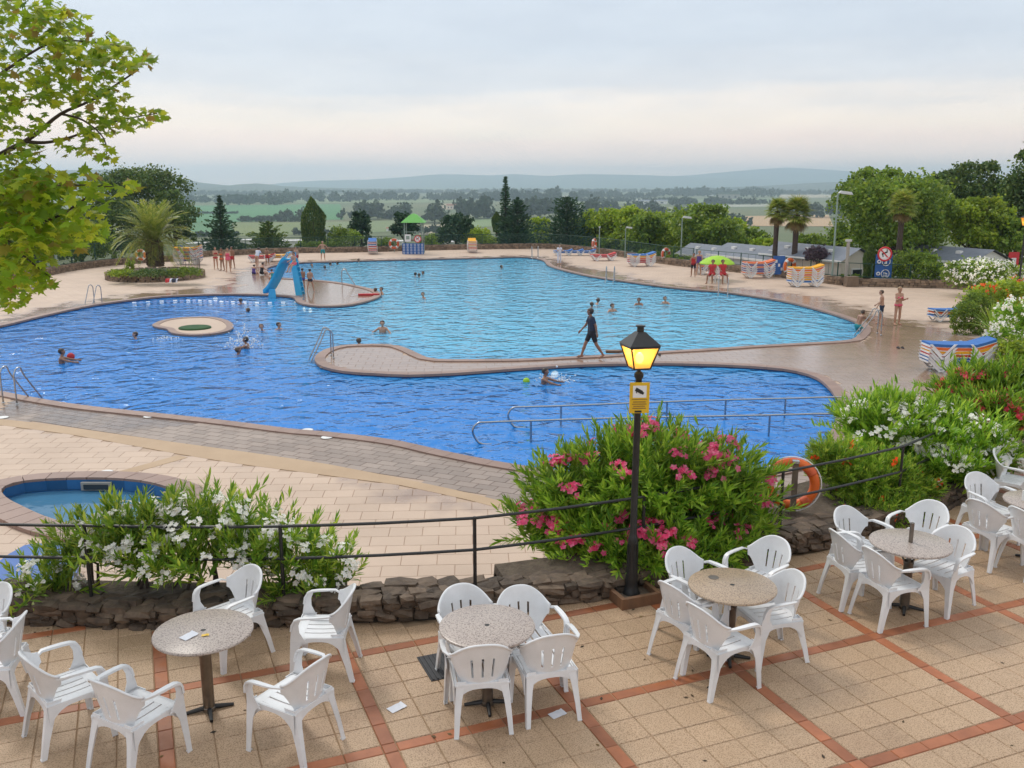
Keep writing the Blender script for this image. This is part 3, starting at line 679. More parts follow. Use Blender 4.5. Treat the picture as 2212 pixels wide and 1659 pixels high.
# heart-shaped island in the pool
isl = resample(crom([G(u,v,.06) for u,v in [(331,699),(352,689),(385,684),(420,682),(455,682),(485,688),(500,697),(500,706),(480,714),(440,719),(400,719.5),(372,715),(362,707),(345,704)]], 4), .3)
mb = MB().prism([(p.x,p.y) for p in isl], -1.35, -.01); it = mb.build('pool_island', M['deck']); tag(it, kind='structure')
ini = normals(isl); sg = 1 if sum(isl[i].x*isl[(i+1)%len(isl)].y-isl[(i+1)%len(isl)].x*isl[i].y for i in range(len(isl))) > 0 else -1
for i in range(0, len(isl)):
    j = (i+1) % len(isl); a, b = isl[i].lerp(isl[j], .03), isl[j].lerp(isl[i], .03)
    q = [a+ini[i]*.05*sg, b+ini[j]*.05*sg, b-ini[j]*.24*sg, a-ini[i]*.24*sg]
    MB().add([(p.x,p.y,.012) for p in q]+[(p.x,p.y,-.05) for p in q], [(0,1,2,3),(7,6,5,4),(0,1,5,4),(1,2,6,5),(2,3,7,6),(3,0,4,7)]).build('coping_stone', M['coping'], it)
c_ = G(421,706,.05); rx_ = (G(461,706,.05)-c_).x; ry_ = abs((G(421,700,.05)-c_).y)
M['lawn'] = mat('lawn', (.02,.07,.025), (.035,.10,.03), 4, .95)
MB().lathe([(1,0),(1,.05),(.9,.075)], 36, (c_.x,c_.y,-.01), sx=rx_*.85, sy=ry_*.8).build('green_mat', M['lawn'], it)

# hot tub
jt = thing('hot_tub', 'sunken oval hot tub with a broad mauve rim behind the white oleander', 'hot tub', (0,0,0))
nj = len(jac)
for i in range(0, nj, 2):
    j = (i+2) % nj; m1 = (i+1) % nj; pts = [(i,.01),(m1,0),(j,-.01)]
    inn = [jac[i].lerp(jac[m1],.04), jac[m1], jac[j].lerp(jac[m1],.04)]; nn = [jn[i], jn[m1], jn[j]]
    ou = [p+n*.52 for p, n in zip(inn, nn)]
    A = [Vector((p.x,p.y,.11)) for p in inn]; B = [Vector((p.x,p.y,.08)) for p in ou]
    MB().strip(A, B, (0,0,-.14)).build('coping_stone', M['coping'], jt)
M['tub_tile'] = mat('tub_tile', (.03,.13,.30), (.02,.10,.25), 3, .25, rand=.25)
mb = MB(); st_ = 4
for i in range(0, nj, 2):
    j = (i+2) % nj
    for z0, z1 in ((.06,-.14),(-.145,-.35),(-.355,-.9)): mb.add([(jac[i].x,jac[i].y,z0),(jac[j].x,jac[j].y,z0),(jac[j].x,jac[j].y,z1),(jac[i].x,jac[i].y,z1)], [(0,1,2,3)])
mb.build('tub_lining', M['tub_tile'], jt)
fill(jac, [], -.9).build('tub_floor', M['mosaic'], jt)
M['water_tub'] = water_mat('water_tub', (.75,.9,.97), .03, ((.10,.30,.50),(.1,.3,.5)))
fill(jac, [], -.17).build('tub_water', M['water_tub'], jt)
a, b = G(191,1040,0), G(236,1040,0); y_ = max(p.y for p in jac)
mb = MB(); mb.box(((a.x+b.x)/2, y_-.06, -.06), (.62,.05,.17)); sk_ = mb.build('skimmer', M['concrete'], jt)
MB().box(((a.x+b.x)/2, y_-.09, -.07), (.5,.03,.10)).build('skimmer_mouth', M['glass_dark'], sk_)

# ---------------------------------------------------------------- terrace
TH = .3876; ta, tb = Vector((math.cos(TH), math.sin(TH), 0)), Vector((-math.sin(TH), math.cos(TH), 0))
A0, DA, B0, DB, SW = -.057, 1.633, 7.98, 1.57, .12
WF_PX = [(-420,1330),(-220,1345),(-60,1352),(71,1356),(294,1362),(529,1363),(739,1357),(923,1348),(1060,1335),(1207,1314),(1319,1296),(1430,1272),(1560,1245),(1703,1207),(1774,1193),(1900,1157),(2022,1116),(2090,1085),(2150,1040),(2230,985),(2330,930),(2480,860)]
wf = resample(crom([G(u,v,TZ) for u,v in WF_PX], 4, False), .2, False); wfn = normals(wf, False)
if wfn[len(wfn)//2].y < 0: wfn = [-q for q in wfn]         # pointing to the pool side
WT, WH = .42, .25
tp = [p+n*.1 for p, n in zip(wf, wfn)]
terr_poly = [(p.x,p.y) for p in tp]+[(wf[-1].x, -3), (wf[0].x, -3)]
terr = MB().prism(terr_poly, TZ-1.7, TZ-.008, bottom=False).build('terrace', M['joint']); tag(terr, kind='structure')
TP = [Vector((x,y,0)) for x,y in terr_poly]
tl, sp = [], []
for i in range(-7, 9):
    for j in range(-3, 7):
        ca, cb = A0+i*DA, B0-j*DB                           # strip crossing (cell runs to +a, -b)
        wx, wy = (DA-SW)/5, (DB-SW)/5
        sp.append((ca, cb, SW-.006, SW-.006))
        for k in range(5):
            sp.append((ca+SW/2+wx*(k+.5), cb, wx-.006, SW-.006)); sp.append((ca, cb-SW/2-wy*(k+.5), SW-.006, wy-.006))
            for l in range(5): tl.append((ca+SW/2+wx*(k+.5), cb-SW/2-wy*(l+.5), wx-.0045, wy-.0045))
def put_tiles(items, mt, name, h):
    X = np.array([a*ta.x+b*tb.x for a,b,_,_ in items]); Y = np.array([a*ta.y+b*tb.y for a,b,_,_ in items])
    ok = inside_np(TP, X, Y) & (Y > 4.2); rank = np.where(np.abs(X/Y) < .66, np.hypot(X, Y), 1e5)
    idx = [i for i in np.argsort(rank) if ok[i]]; cache = {}; rest = MB()
    for c, i in enumerate(idx):
        a, b, sx, sy = items[i]; key = (round(sx,4), round(sy,4))
        if c < 300:
            if key not in cache: cache[key] = one_tile(name, sx, sy, h, mt)
            link(name, cache[key], terr, (X[i], Y[i], TZ+R.uniform(-.0012,.0012)), (R.uniform(-.003,.003), R.uniform(-.003,.003), TH))
        else:
            Vv, Ff = tile_mesh(X[i:i+1], Y[i:i+1], TH, sx, sy, h, TZ); rest.add([tuple(q) for q in Vv], [tuple(q) for q in Ff])
    if rest.v:
        me = bpy.data.meshes.new(name); me.from_pydata(rest.v, [], rest.f); me.materials.append(mt); tag(link(name, me, terr), kind='stuff')
put_tiles(tl, M['terrace_tile'], 'paving_tile', .008); put_tiles(sp, M['terracotta'], 'terracotta_tile', .008)

# dry stone wall along the terrace edge
def stone_mesh(seed):
    r = random.Random(seed); bm = bmesh.new(); bmesh.ops.create_cube(bm, size=1.0)
    bmesh.ops.subdivide_edges(bm, edges=bm.edges, cuts=1, use_grid_fill=True)
    for v in bm.verts:
        v.co = v.co.normalized()*.56*.45+v.co*.55; v.co += Vector((r.uniform(-.09,.09), r.uniform(-.09,.09), r.uniform(-.09,.09)))
    me = bpy.data.meshes.new('stone'); bm.to_mesh(me); bm.free(); me.materials.append(M['stone_dark']); return me
SM = [stone_mesh(i) for i in range(12)]
M['joint_dark'] = mat('joint_dark', (.022,.017,.013), (.04,.03,.022), 9, .95)
wall = thing('stone_wall', 'low rough brown stone wall along the terrace edge under the black railing', 'wall', (0,0,0))
m = MB(); n0 = len(wf)
fr_, bk_ = [p+n*.10 for p, n in zip(wf, wfn)], [p+n*(WT-.05) for p, n in zip(wf, wfn)]
m.strip([Vector((p.x,p.y,TZ+WH-.07)) for p in fr_], [Vector((p.x,p.y,TZ+WH-.07)) for p in bk_], (0,0,-2.0)); m.build('core', M['joint_dark'], wall)
stones = []
Lw = .2*(n0-1)
def wp(s):
    k = min(n0-2, max(0, int(s/.2))); t = s/.2-k; return wf[k].lerp(wf[k+1], t), wfn[k]
for c, (z, h) in enumerate(((.035,.085),(.095,.085),(.15,.08),(.205,.075))):
    s = R.uniform(0,.1)
    while s < Lw:
        l = R.uniform(.09,.30); p, nn = wp(min(Lw, s+l/2)); rz = math.atan2(nn.y, nn.x)-PI/2
        dz = .035*math.sin(s*1.3)+R.uniform(-.012,.012)
        stones.append((p+nn*(.13+R.uniform(-.03,.03))+Vector((0,0,z+dz)), (l*.99, R.uniform(.15,.25), h*R.uniform(.95,1.25)), rz+R.uniform(-.15,.15), R.uniform(-.1,.1))); s += l
for off in (.22, .36):
    s = 0
    while s < Lw:
        l = R.uniform(.16,.34); p, nn = wp(min(Lw, s+l/2)); rz = math.atan2(nn.y, nn.x)-PI/2
        stones.append((p+nn*off+Vector((0,0,.20+.035*math.sin(s*1.3)+R.uniform(-.01,.02))), (l*1.05, R.uniform(.17,.24), R.uniform(.09,.14)), rz+R.uniform(-.3,.3), R.uniform(-.12,.12))); s += l
stones.sort(key=lambda q: q[0].length if abs(q[0].x/q[0].y) < .6 else 1e4)
rest = MB()
for k, (p, sc, rz, tl_) in enumerate(stones):
    me = SM[k % 12]
    if k < 300: link('stone', me, wall, p, (tl_, R.uniform(-.1,.1), rz), sc)
    else:
        Mx = Matrix.Rotation(rz, 3, 'Z'); rest.add([p+Mx @ Vector((v.co.x*sc[0], v.co.y*sc[1], v.co.z*sc[2])) for v in me.vertices], [tuple(f.vertices) for f in me.polygons])
if rest.v: tag(rest.build('stone', M['stone_dark'], wall), kind='stuff')

# railing on the wall
rail = thing('railing', 'thin black two bar metal railing on top of the stone wall', 'railing', (0,0,0))
posts_px = [(-230,1320),(193,1296),(600,1290),(1010,1265),(1392,1215),(1686,1152),(1918,1085),(2196,935)]
WZ = TZ+WH-.05
pp = []
for u, v in posts_px:
    g_ = G(u, v, WZ); k = min(range(n0), key=lambda i: (wf[i]-g_.xy.to_3d()).length if False else (Vector((wf[i].x,wf[i].y))-g_.xy).length)
    p = wf[k]+wfn[k]*.24; pp.append(Vector((p.x,p.y,WZ)))
for p in pp: MB().tube([p-Vector((0,0,.1)), p+Vector((0,0,.82))], .019, 8).build('post', M['black_metal'], rail)
for z in (.805, .46):
    path = [Vector((p.x,p.y,p.z+z)) for p in pp]; q = []
    for a, b in zip(path, path[1:]):
        for t in (0,.25,.5,.75): q.append(a.lerp(b, t)-Vector((0,0,.012*math.sin(PI*t))))
    q.append(path[-1]); MB().tube(q, .017, 8).build('rail', M['black_metal'], rail)

# planting strip behind the wall (soil bank down to the deck)
bank_a = [p+n*(WT-.06) for p, n in zip(wf, wfn)]; nb = len(bank_a)
i_lo, i_hi = 0, nb
bkV = []
def soil_bank(k0, k1, depth):
    a = [Vector((p.x,p.y,TZ+.2)) for p in bank_a[k0:k1]]; b = [p+wfn[k0+i]*depth for i, p in enumerate(a)]
    c = [Vector((p.x,p.y,-.02))+wfn[k0+i]*.5 for i, p in enumerate(b)]
    m = MB(); m.strip(a, b, (0,0,-.1)); m.strip(b, c, (0,0,-.1)); o = m.build('soil_bank', M['soil']); tag(o, kind='structure')
def near_k(u, v, z=TZ):
    g_ = G(u, v, z); return min(range(n0), key=lambda i: (wf[i].xy-g_.xy).length)
soil_bank(near_k(-60,1352), near_k(790,1355), .35)
soil_bank(near_k(1130,1325), near_k(1640,1225), .5)
soil_bank(near_k(1770,1193), nb-1, 1.2)

# ================================================================== TERRACE FURNITURE
def sstep(t): t = max(0, min(1, t)); return t*t*(3-2*t)
def shell_pt(a, t):
    """point of the chair back: a = angle from the middle (-82..82 deg), t = 0 bottom .. 1 rim"""
    A = abs(a)/math.radians(82)
    zr = .80-.145*sstep(A)**1.3
    zb = .40+ (zr-.075-.40)*sstep((A-.52)/.48)
    z = zb+(zr-zb)*t; k = (z-.40)/.40
    w = .205+.075*k; y = -.195-.085*k
    s = math.sin(a)/math.sin(math.radians(82))
    return Vector((w*s, y+.15*(1-math.cos(a))*(1+.25*k), z))
def make_chair():
    t = thing('plastic_chair', '', 'chair'); W = M['white_plastic']
    # backrest with three slots
    xs = sorted(set([math.radians(q) for q in (-82,-74,-66,-58,-50,-42,-34,-28,-23.2,-18.6,-13,-7,-2.3,2.3,7,13,18.6,23.2,28,34,42,50,58,66,74,82)]))
    ts = [0,.1,.2,.3,.42,.54,.66,.78,.9,.965,1.0]
    vs = [shell_pt(a, q) for q in ts for a in xs]; n = len(xs); fs = []
    for j in range(len(ts)-1):
        for i in range(n-1):
            mid = math.degrees((xs[i]+xs[i+1])/2)
            if 2 <= j <= 5 and (abs(mid) < 2 or 18.6 < abs(mid) < 23.2): continue
            fs.append((j*n+i, j*n+i+1, (j+1)*n+i+1, (j+1)*n+i))
    bm = bmesh.new(); bv = [bm.verts.new(v) for v in vs]
    for f in fs: bm.faces.new([bv[i] for i in f])
    bmesh.ops.recalc_face_normals(bm, faces=bm.faces); bmesh.ops.solidify(bm, geom=bm.faces[:], thickness=.011)
    me = bpy.data.meshes.new('backrest'); 
    for f in bm.faces: f.smooth = True
    for e in bm.edges:
        if len(e.link_faces) == 2 and e.calc_face_angle(0) > .8: e.smooth = False
    bm.to_mesh(me); bm.free(); me.materials.append(W); bk = link('backrest', me, t)
    rim = [shell_pt(a, 1.0)+Vector((0,-.004,0)) for a in xs]
    MB().tube(rim, .011, 6).build('rim', W, bk, True)
    # seat: five slats between a front and a rear strip
    m = MB()
    def sz(y): return .418+.012*((y-.02)/.22)**2-.0
    for i in range(5):
        x0, x1 = -.2+.08*i+.0075, -.2+.08*(i+1)-.0075
        ys = [-.15,-.08,0,.08,.155]
        m.strip([Vector((x0,y,sz(y))) for y in ys], [Vector((x1,y,sz(y))) for y in ys], (0,0,-.012))
    for y0, y1 in ((-.205,-.151),(.156,.215)):
        m.strip([Vector((-.215,y0,sz(y0))),Vector((-.215,y1,sz(y1)))], [Vector((.215,y0,sz(y0))),Vector((.215,y1,sz(y1)))], (0,0,-.012))
    m.strip([Vector((-.215,.215,sz(.215))),Vector((-.215,.24,.422)),Vector((-.215,.25,.395))], [Vector((.215,.215,sz(.215))),Vector((.215,.24,.422)),Vector((.215,.25,.395))], (0,-.008,-.004))
    for s in (-1,1): m.box((s*.21,0,.417), (.022,.42,.014))
    m.build('seat', W, t)
    # aprons with arched undersides
    m = MB(); q = [i/10 for i in range(11)]
    for s in (-1,1):
        m.strip([Vector((s*.226,-.2+.44*a,.425)) for a in q], [Vector((s*.228,-.2+.44*a,.39-.13*abs(2*a-1)**3)) for a in q], (s*.006,0,0))
    m.strip([Vector((-.226+.452*a,.244,.415)) for a in q], [Vector((-.226+.452*a,.246,.385-.12*abs(2*a-1)**3)) for a in q], (0,.006,0))
    m.strip([Vector((-.2+.4*a,-.2,.42)) for a in q], [Vector((-.2+.4*a,-.203,.385-.08*abs(2*a-1)**3)) for a in q], (0,-.006,0))
    m.build('seat_frame', W, t)
    for s in (-1,1):
        # armrest: flat bar from the shell edge forward, turning down at the front
        e = shell_pt(math.radians(82)*s, .62)
        P = [e+Vector((-s*.012,-.03,.006)), Vector((s*.283,-.06,.652)), Vector((s*.287,.02,.650)), Vector((s*.287,.10,.647)), Vector((s*.285,.165,.640)), Vector((s*.282,.205,.622)), Vector((s*.279,.228,.585)), Vector((s*.273,.240,.52))]
        wd = [.012,.022,.027,.028,.028,.027,.025,.022]
        a = [p+Vector((-w_,0,0)) for p, w_ in zip(P, wd)]; b = [p+Vector((w_*.55,0,0)) for p, w_ in zip(P, wd)]
        m = MB(); vs = []; fs = []
        for i in range(len(P)):
            tn = (P[min(i+1,len(P)-1)]-P[max(i-1,0)]).normalized(); nn = Vector((0,-tn.z,tn.y))*.007
            vs += [a[i]-nn, b[i]-nn*2.2, b[i]+nn*.6, a[i]+nn]
        for i in range(len(P)-1):
            for k in range(4): fs.append((i*4+k, i*4+(k+1)%4, i*4+4+(k+1)%4, i*4+4+k))
        fs += [(0,1,2,3), tuple(range(4*len(P)-4, 4*len(P)))]
        m.add(vs, fs)
        # side cheek of the arm front, running into the leg
        zz_ = [.625,.57,.50,.44,.40]; yf = [.212,.232,.243,.252,.256]; yb = [.150,.172,.170,.140,.115]; xx = [.283,.279,.272,.264,.262]
        m.strip([Vector((s*x,y,z)) for x,y,z in zip(xx,yf,zz_)], [Vector((s*x,y,z)) for x,y,z in zip(xx,yb,zz_)], (-s*.007,0,0))
        m.build('armrest', W, t, 'auto')
        # front leg: angle section
        m = MB(); zz_ = [.43,.38,.30,.15,0]; 
        xo = [.262,.263,.266,.272,.278]; yf = [.254,.257,.262,.270,.278]; wy = [.135,.095,.066,.053,.044]; wx = [.105,.075,.056,.045,.038]
        m.strip([Vector((s*x,y,z)) for x,y,z in zip(xo,yf,zz_)], [Vector((s*x,y-w_,z)) for x,y,w_,z in zip(xo,yf,wy,zz_)], (-s*.007,0,0))
        m.strip([Vector((s*(x-.0015),y-.0015,z-.001)) for x,y,z in zip(xo,yf,zz_)], [Vector((s*(x-w_),y-.0015,z-.001)) for x,y,w_,z in zip(xo,yf,wx,zz_)], (0,-.007,0))
        m.box((s*.262,.262,.006), (.034,.034,.012)); m.build('leg', W, t)
        # rear leg
        m = MB(); zz_ = [.45,.38,.30,.15,0]
        xo = [.213,.217,.222,.232,.240]; yf = [-.20,-.212,-.228,-.262,-.292]; wy = [.11,.09,.066,.05,.042]; wx = [.085,.065,.052,.042,.036]
        m.strip([Vector((s*x,y,z)) for x,y,z in zip(xo,yf,zz_)], [Vector((s*x,y+w_,z)) for x,y,w_,z in zip(xo,yf,wy,zz_)], (-s*.007,0,0))
        m.strip([Vector((s*(x-.0015),y+.0015,z-.001)) for x,y,z in zip(xo,yf,zz_)], [Vector((s*(x-w_),y+.0015,z-.001)) for x,y,w_,z in zip(xo,yf,wx,zz_)], (0,.007,0))
        m.box((s*.225,-.277,.006), (.032,.032,.012)); m.build('leg', W, t)
    return t
LEGS = {'FL':(-.262,.262),'FR':(.262,.262),'RL':(-.225,-.277),'RR':(.225,-.277)}
chair0 = make_chair(); used = [0]
def put_chair(label, x, y, rz):
    c = chair0 if not used[0] else copy_tree(chair0); used[0] = 1
    c.location = (x, y, TZ); c.rotation_euler = (0,0,rz); c['label'] = label; c['group'] = 'white plastic chairs on the terrace'
def chair_legs(label, la, pa, lb, pb):
    A, B = G(*pa, TZ), G(*pb, TZ); a, b = Vector((*LEGS[la],0)), Vector((*LEGS[lb],0))
    d, e = b-a, B-A; rz = math.atan2(e.y,e.x)-math.atan2(d.y,d.x); M3 = Matrix.Rotation(rz, 3, 'Z'); o = (A+B)/2-M3 @ ((a+b)/2)
    put_chair(label, o.x, o.y, rz)
def chair_seat(label, p, q):
    A, B = G(*p, TZ+.42), G(*q, TZ+.42); d = B-A; put_chair(label, A.x, A.y, math.atan2(d.y,d.x)-PI/2)
chair_legs('white plastic armchair at the left edge, farthest back of three, facing out of frame', 'FL',(-47,1500),'RL',(42,1460))
chair_legs('white plastic armchair at the left edge, seen from behind, facing left', 'RL',(43,1561),'RR',(100,1471))
chair_legs('white plastic armchair facing right at the lower left, in front of two others', 'RR',(88,1637),'RL',(57,1597))
chair_legs('white plastic armchair in the lower left corner facing away towards the paper strewn table', 'FR',(394,1625),'RL',(207,1662))
chair_legs('white plastic armchair between the paper strewn table and the stone wall', 'FL',(493,1451),'RL',(580,1412))
chair_legs('white plastic armchair right of the paper strewn table, facing it from beside the wall', 'FL',(647,1477),'RL',(746,1473))
chair_legs('white plastic armchair alone right of the tilted pedestal, its slotted back to the camera', 'FL',(549,1624),'RL',(646,1657))
chair_legs('white plastic armchair back left of the bare middle table, facing the camera', 'FR',(972,1506),'RR',(947,1453))
chair_legs('white plastic armchair back right of the bare middle table, close to the wall', 'FR',(1106,1516),'FL',(1218,1494))
chair_legs('white plastic armchair in front of the middle table, its back to the camera, left one', 'RL',(998,1595),'RR',(1093,1586))
chair_legs('white plastic armchair in front right of the middle table beside a paper on the floor', 'RL',(1151,1572),'RR',(1242,1557))
chair_seat('white plastic armchair just right of the lamp post, back to the stone wall', (1500,1280),(1562,1306))
chair_seat('white plastic armchair behind the table right of the lamp, half hidden by its top', (1640,1250),(1570,1276))
chair_legs('white plastic armchair right of the table beside the lamp, cutout in its back', 'FL',(1647,1449),'RL',(1733,1432))
chair_legs('white plastic armchair on the left of the table beside the lamp, behind another', 'RL',(1409,1418),'RR',(1466,1453))
chair_legs('white plastic armchair in front of the table beside the lamp, nearest the camera', 'RL',(1466,1471),'RR',(1525,1512))
chair_seat('white plastic armchair below the ring buoy, against the wall, at the table with a pole', (1857,1180),(1925,1206))
chair_seat('white plastic armchair behind the table with a pole through its top', (1985,1162),(1920,1187))
chair_legs('white plastic armchair right of the table with a pole through its top', 'FL',(2051,1334),'RL',(2098,1310))
chair_legs('white plastic armchair left of the table with a pole, rear one of two', 'RL',(1767,1281),'RR',(1816,1321))
chair_legs('white plastic armchair in front of the table with a pole, nearest the camera', 'RL',(1841,1329),'RR',(1893,1363))
chair_seat('white plastic armchair by the wall below the white oleander near the right edge', (2135,1098),(2205,1126))
chair_seat('white plastic armchair second in the row at the right edge, slotted back to the camera', (2140,1140),(2200,1124))
chair_legs('white plastic armchair cut by the right edge, lowest of that group', 'RL',(2159,1230),'RR',(2205,1254))
chair_seat('white plastic armchair highest at the right edge, facing out of frame', (2190,1036),(2245,1046))

# ---- granite topped tables
def make_table():
    t = thing('round_table', '', 'table'); 
    top = MB().lathe([(.0,.706),(.385,.706),(.40,.712),(.404,.722),(.40,.732),(.39,.736),(0,.736)], 48, caps=False).build('tabletop', M['granite'], t, 'auto')
    MB().lathe([(.0,.7365),(.022,.7365),(.0,.7372)], 16, caps=False).build('parasol_hole', M['sign_black'], top)
    MB().lathe([(.048,.012),(.048,.50),(.052,.505),(.052,.53),(.040,.535),(.036,.40)], 24).build('pedestal', M['steel_dull'], t, 'auto')
    for k in range(3):
        a = 2*PI*k/3+.5; MB().tube([(.035*math.cos(a),.035*math.sin(a),.50),(.16*math.cos(a),.16*math.sin(a),.70)], .011, 8).build('bracket', M['steel_dull'], t)
    for k in range(4):
        a = PI/2*k+.4; MB().tube([(.03*math.cos(a),.03*math.sin(a),.03),(.20*math.cos(a),.20*math.sin(a),.012)], [.022,.014], 8).build('foot', M['black_metal'], t)
    MB().lathe([(.052,0),(.052,.035),(.046,.04)], 20).build('base_ring', M['steel_dull'], t)
    return t
tab0 = make_table(); tabs = []
for i, (px, lb) in enumerate([((439,1361),'round speckled granite table with a white paper and a yellow scrap on it'), ((1052,1350),'bare round granite table in the middle of the terrace, four chairs pulled in'),
    ((1582,1263),'round granite table just right of the lamp post with a dark round stain on top'), ((1967,1171),'round granite table with a short grey parasol pole standing up through its top'), ((2250,1082),'round granite table cut by the right edge with a white box on it')]):
    o = tab0 if i == 0 else copy_tree(tab0); p = G(*px, TZ+.736); o.location = (p.x, p.y, TZ); o.rotation_euler = (0,0,i*1.3); o['label'] = lb; o['group'] = 'granite topped tables on the terrace'; tabs.append(o)
    if i == 2:
        tt_ = [c for c in o.children if c.name.startswith('tabletop')][0]; tt_.data = tt_.data.copy(); tt_.data.materials[0] = M['granite_sandy']
def tabpt(k, dx, dy, dz=0): p = tabs[k].location; return (p.x+dx, p.y+dy, TZ+.737+dz)
q = tabpt(3, 0, 0); MB().tube([(q[0],q[1],q[2]-.3),(q[0],q[1],q[2]+.21)], .022, 12).build('pole', M['steel_dull'], None)
tag(bpy.data.objects['pole'], 'short grey parasol pole stub standing in the granite table', 'pole')
a, b = tabpt(2, -.14, .16), None
tag(MB().lathe([(.045,.0005),(.05,.002),(.04,.004)], 20, a).build('ashtray', M['steel_dull']), 'small flat brown ashtray on the granite table right of the lamp', 'ashtray')
def paper(p, rz, sx, sy, label, name='paper_sheet', cat='paper', m_='paper'):
    m = MB(); n = 6; A = []; B = []
    for i in range(n+1):
        x = sx*(i/n-.5); z = .004+.010*(i/n)**2*math.sin(i*1.1+rz)**2; A.append(Vector((x,-sy/2,z))); B.append(Vector((x,sy/2,z+.003)))
    m.strip(A, B, (0,0,.0008)); o = m.build(name, M[m_], None, False, p, (0,0,rz)); return tag(o, label, cat)
g_ = G(857,1530,TZ); paper((g_.x,g_.y,TZ+.001), .75, .15, .09, 'white leaflet on the paving between the left and middle tables')
g_ = G(1204,1544,TZ); paper((g_.x,g_.y,TZ+.001), .6, .14, .085, 'white leaflet on the paving by the front right chair of the middle table')
paper(tabpt(0,-.08,-.115), 1.0, .13, .085, 'white leaflet lying on the left granite table')
paper(tabpt(0,.05,-.10), .2, .06, .03, 'small yellow scrap beside the leaflet on the left granite table', 'paper_scrap', 'paper', 'yellow')
MB().box(tabpt(4,-.14,.0,.06), (.14,.10,.12), .3).build('paper_box', M['white_paint']); tag(bpy.data.objects['paper_box'], 'small white box standing on the table at the right edge', 'box')
# rubber mat under the middle table
rmat_ = thing('rubber_mat', 'black ribbed rubber mat on the paving under the middle table', 'mat'); ga, gb = G(905,1408,TZ), G(1040,1385,TZ); 
g_ = G(985,1432,TZ); rmat_.location = (g_.x,g_.y,TZ); rmat_.rotation_euler = (0,0,TH)
MB().box((0,0,.004), (.62,.46,.006)).build('base', M['mat_rubber'], rmat_)
for i in range(14): MB().box((-.286+.044*i,0,.010), (.018,.44,.008)).build('rib', M['mat_rubber'], rmat_)

# ---- lamp post with lantern
lp = G(1363,1291,TZ); lamp = thing('street_lamp', 'black lamp post with a lit amber lantern standing in a wooden box', 'street lamp', lp)
lamp.rotation_euler = (0, math.radians(.35), .25)
MB().lathe([(.10,.02),(.10,.06),(.075,.10),(.062,.16),(.070,.22),(.060,.30),(.050,.62),(.058,.66),(.046,.70),(.038,.74),(.033,2.40),(.048,2.43),(.048,2.46),(.03,2.48)], 20).build('post', M['black_metal'], lamp, 'auto')
for k in range(8):
    a = 2*PI*k/8; MB().tube([(.058*math.cos(a),.058*math.sin(a),.30),(.055*math.cos(a),.055*math.sin(a),.62)], .008, 6).build('flute', M['black_metal'], lamp)
lant = MB(); z0, z1, w0, w1 = 2.52, 2.75, .086, .150
M4 = [(-1,-1),(1,-1),(1,1),(-1,1)]
bars = MB()
for i in range(4):
    x, y = M4[i]; x2, y2 = M4[(i+1)%4]
    bars.tube([(x*w0,y*w0,z0),(x*w1,y*w1,z1)], .009, 6)
    bars.tube([(x*w0,y*w0,z0),(x2*w0,y2*w0,z0)], .010, 6); bars.tube([(x*w1,y*w1,z1),(x2*w1,y2*w1,z1)], .013, 6)
lf = bars.build('lantern_frame', M['black_metal'], lamp)
for i in range(4):
    x, y = M4[i]; x2, y2 = M4[(i+1)%4]; k = .975
    MB().add([(x*w0*k,y*w0*k,z0+.008),(x2*w0*k,y2*w0*k,z0+.008),(x2*w1*k,y2*w1*k,z1-.008),(x*w1*k,y*w1*k,z1-.008)], [(0,1,2,3)]).build('pane', None or M['lamp_pane'] if 'lamp_pane' in M else M['lamp_glass'], lf)
rf = MB(); r0, r1 = .166, .042
rf.add([(x*r0,y*r0,z1+.012) for x,y in M4]+[(x*.095,y*.095,z1+.085) for x,y in M4]+[(x*r1,y*r1,z1+.14) for x,y in M4], [(3,2,1,0)]+[(i,(i+1)%4,4+(i+1)%4,4+i) for i in range(4)]+[(4+i,4+(i+1)%4,8+(i+1)%4,8+i) for i in range(4)]+[(8,9,10,11)])
rfo = rf.build('lantern_roof', M['black_metal'], lamp); MB().lathe([(.035,z1+.13),(.035,z1+.19),(.05,z1+.195),(.05,z1+.205),(.02,z1+.21)], 14).build('finial', M['black_metal'], rfo)
MB().ball((0,0,z0+.10), (.045,.045,.06)).build('bulb', M['bulb'], lamp)
pl_ = bpy.data.lights.new('lantern_bulb', 'POINT'); pl_.energy = 5; pl_.color = (1,.72,.35); pl_.shadow_soft_size = .05; plo = bpy.data.objects.new('lantern_bulb', pl_); COL.objects.link(plo); plo.parent = lamp; plo.location = (0,0,z0+.19)
MB().tube([(0,0,2.44),(0,0,z0+.05)], .02, 8).build('lamp_holder', M['black_metal'], lamp)
box = thing('planter_box', 'square wooden soil box round the foot of the lit lamp post', 'planter', (lp.x, lp.y, TZ), TH)
for s in (-1,1):
    MB().box((s*.215,0,.06), (.05,.48,.12)).build('board', M['wood'], box); MB().box((0,s*.215,.058), (.378,.05,.116)).build('board', M['wood'], box)
MB().box((0,0,.03), (.376,.376,.06)).build('soil', M['soil'], box)
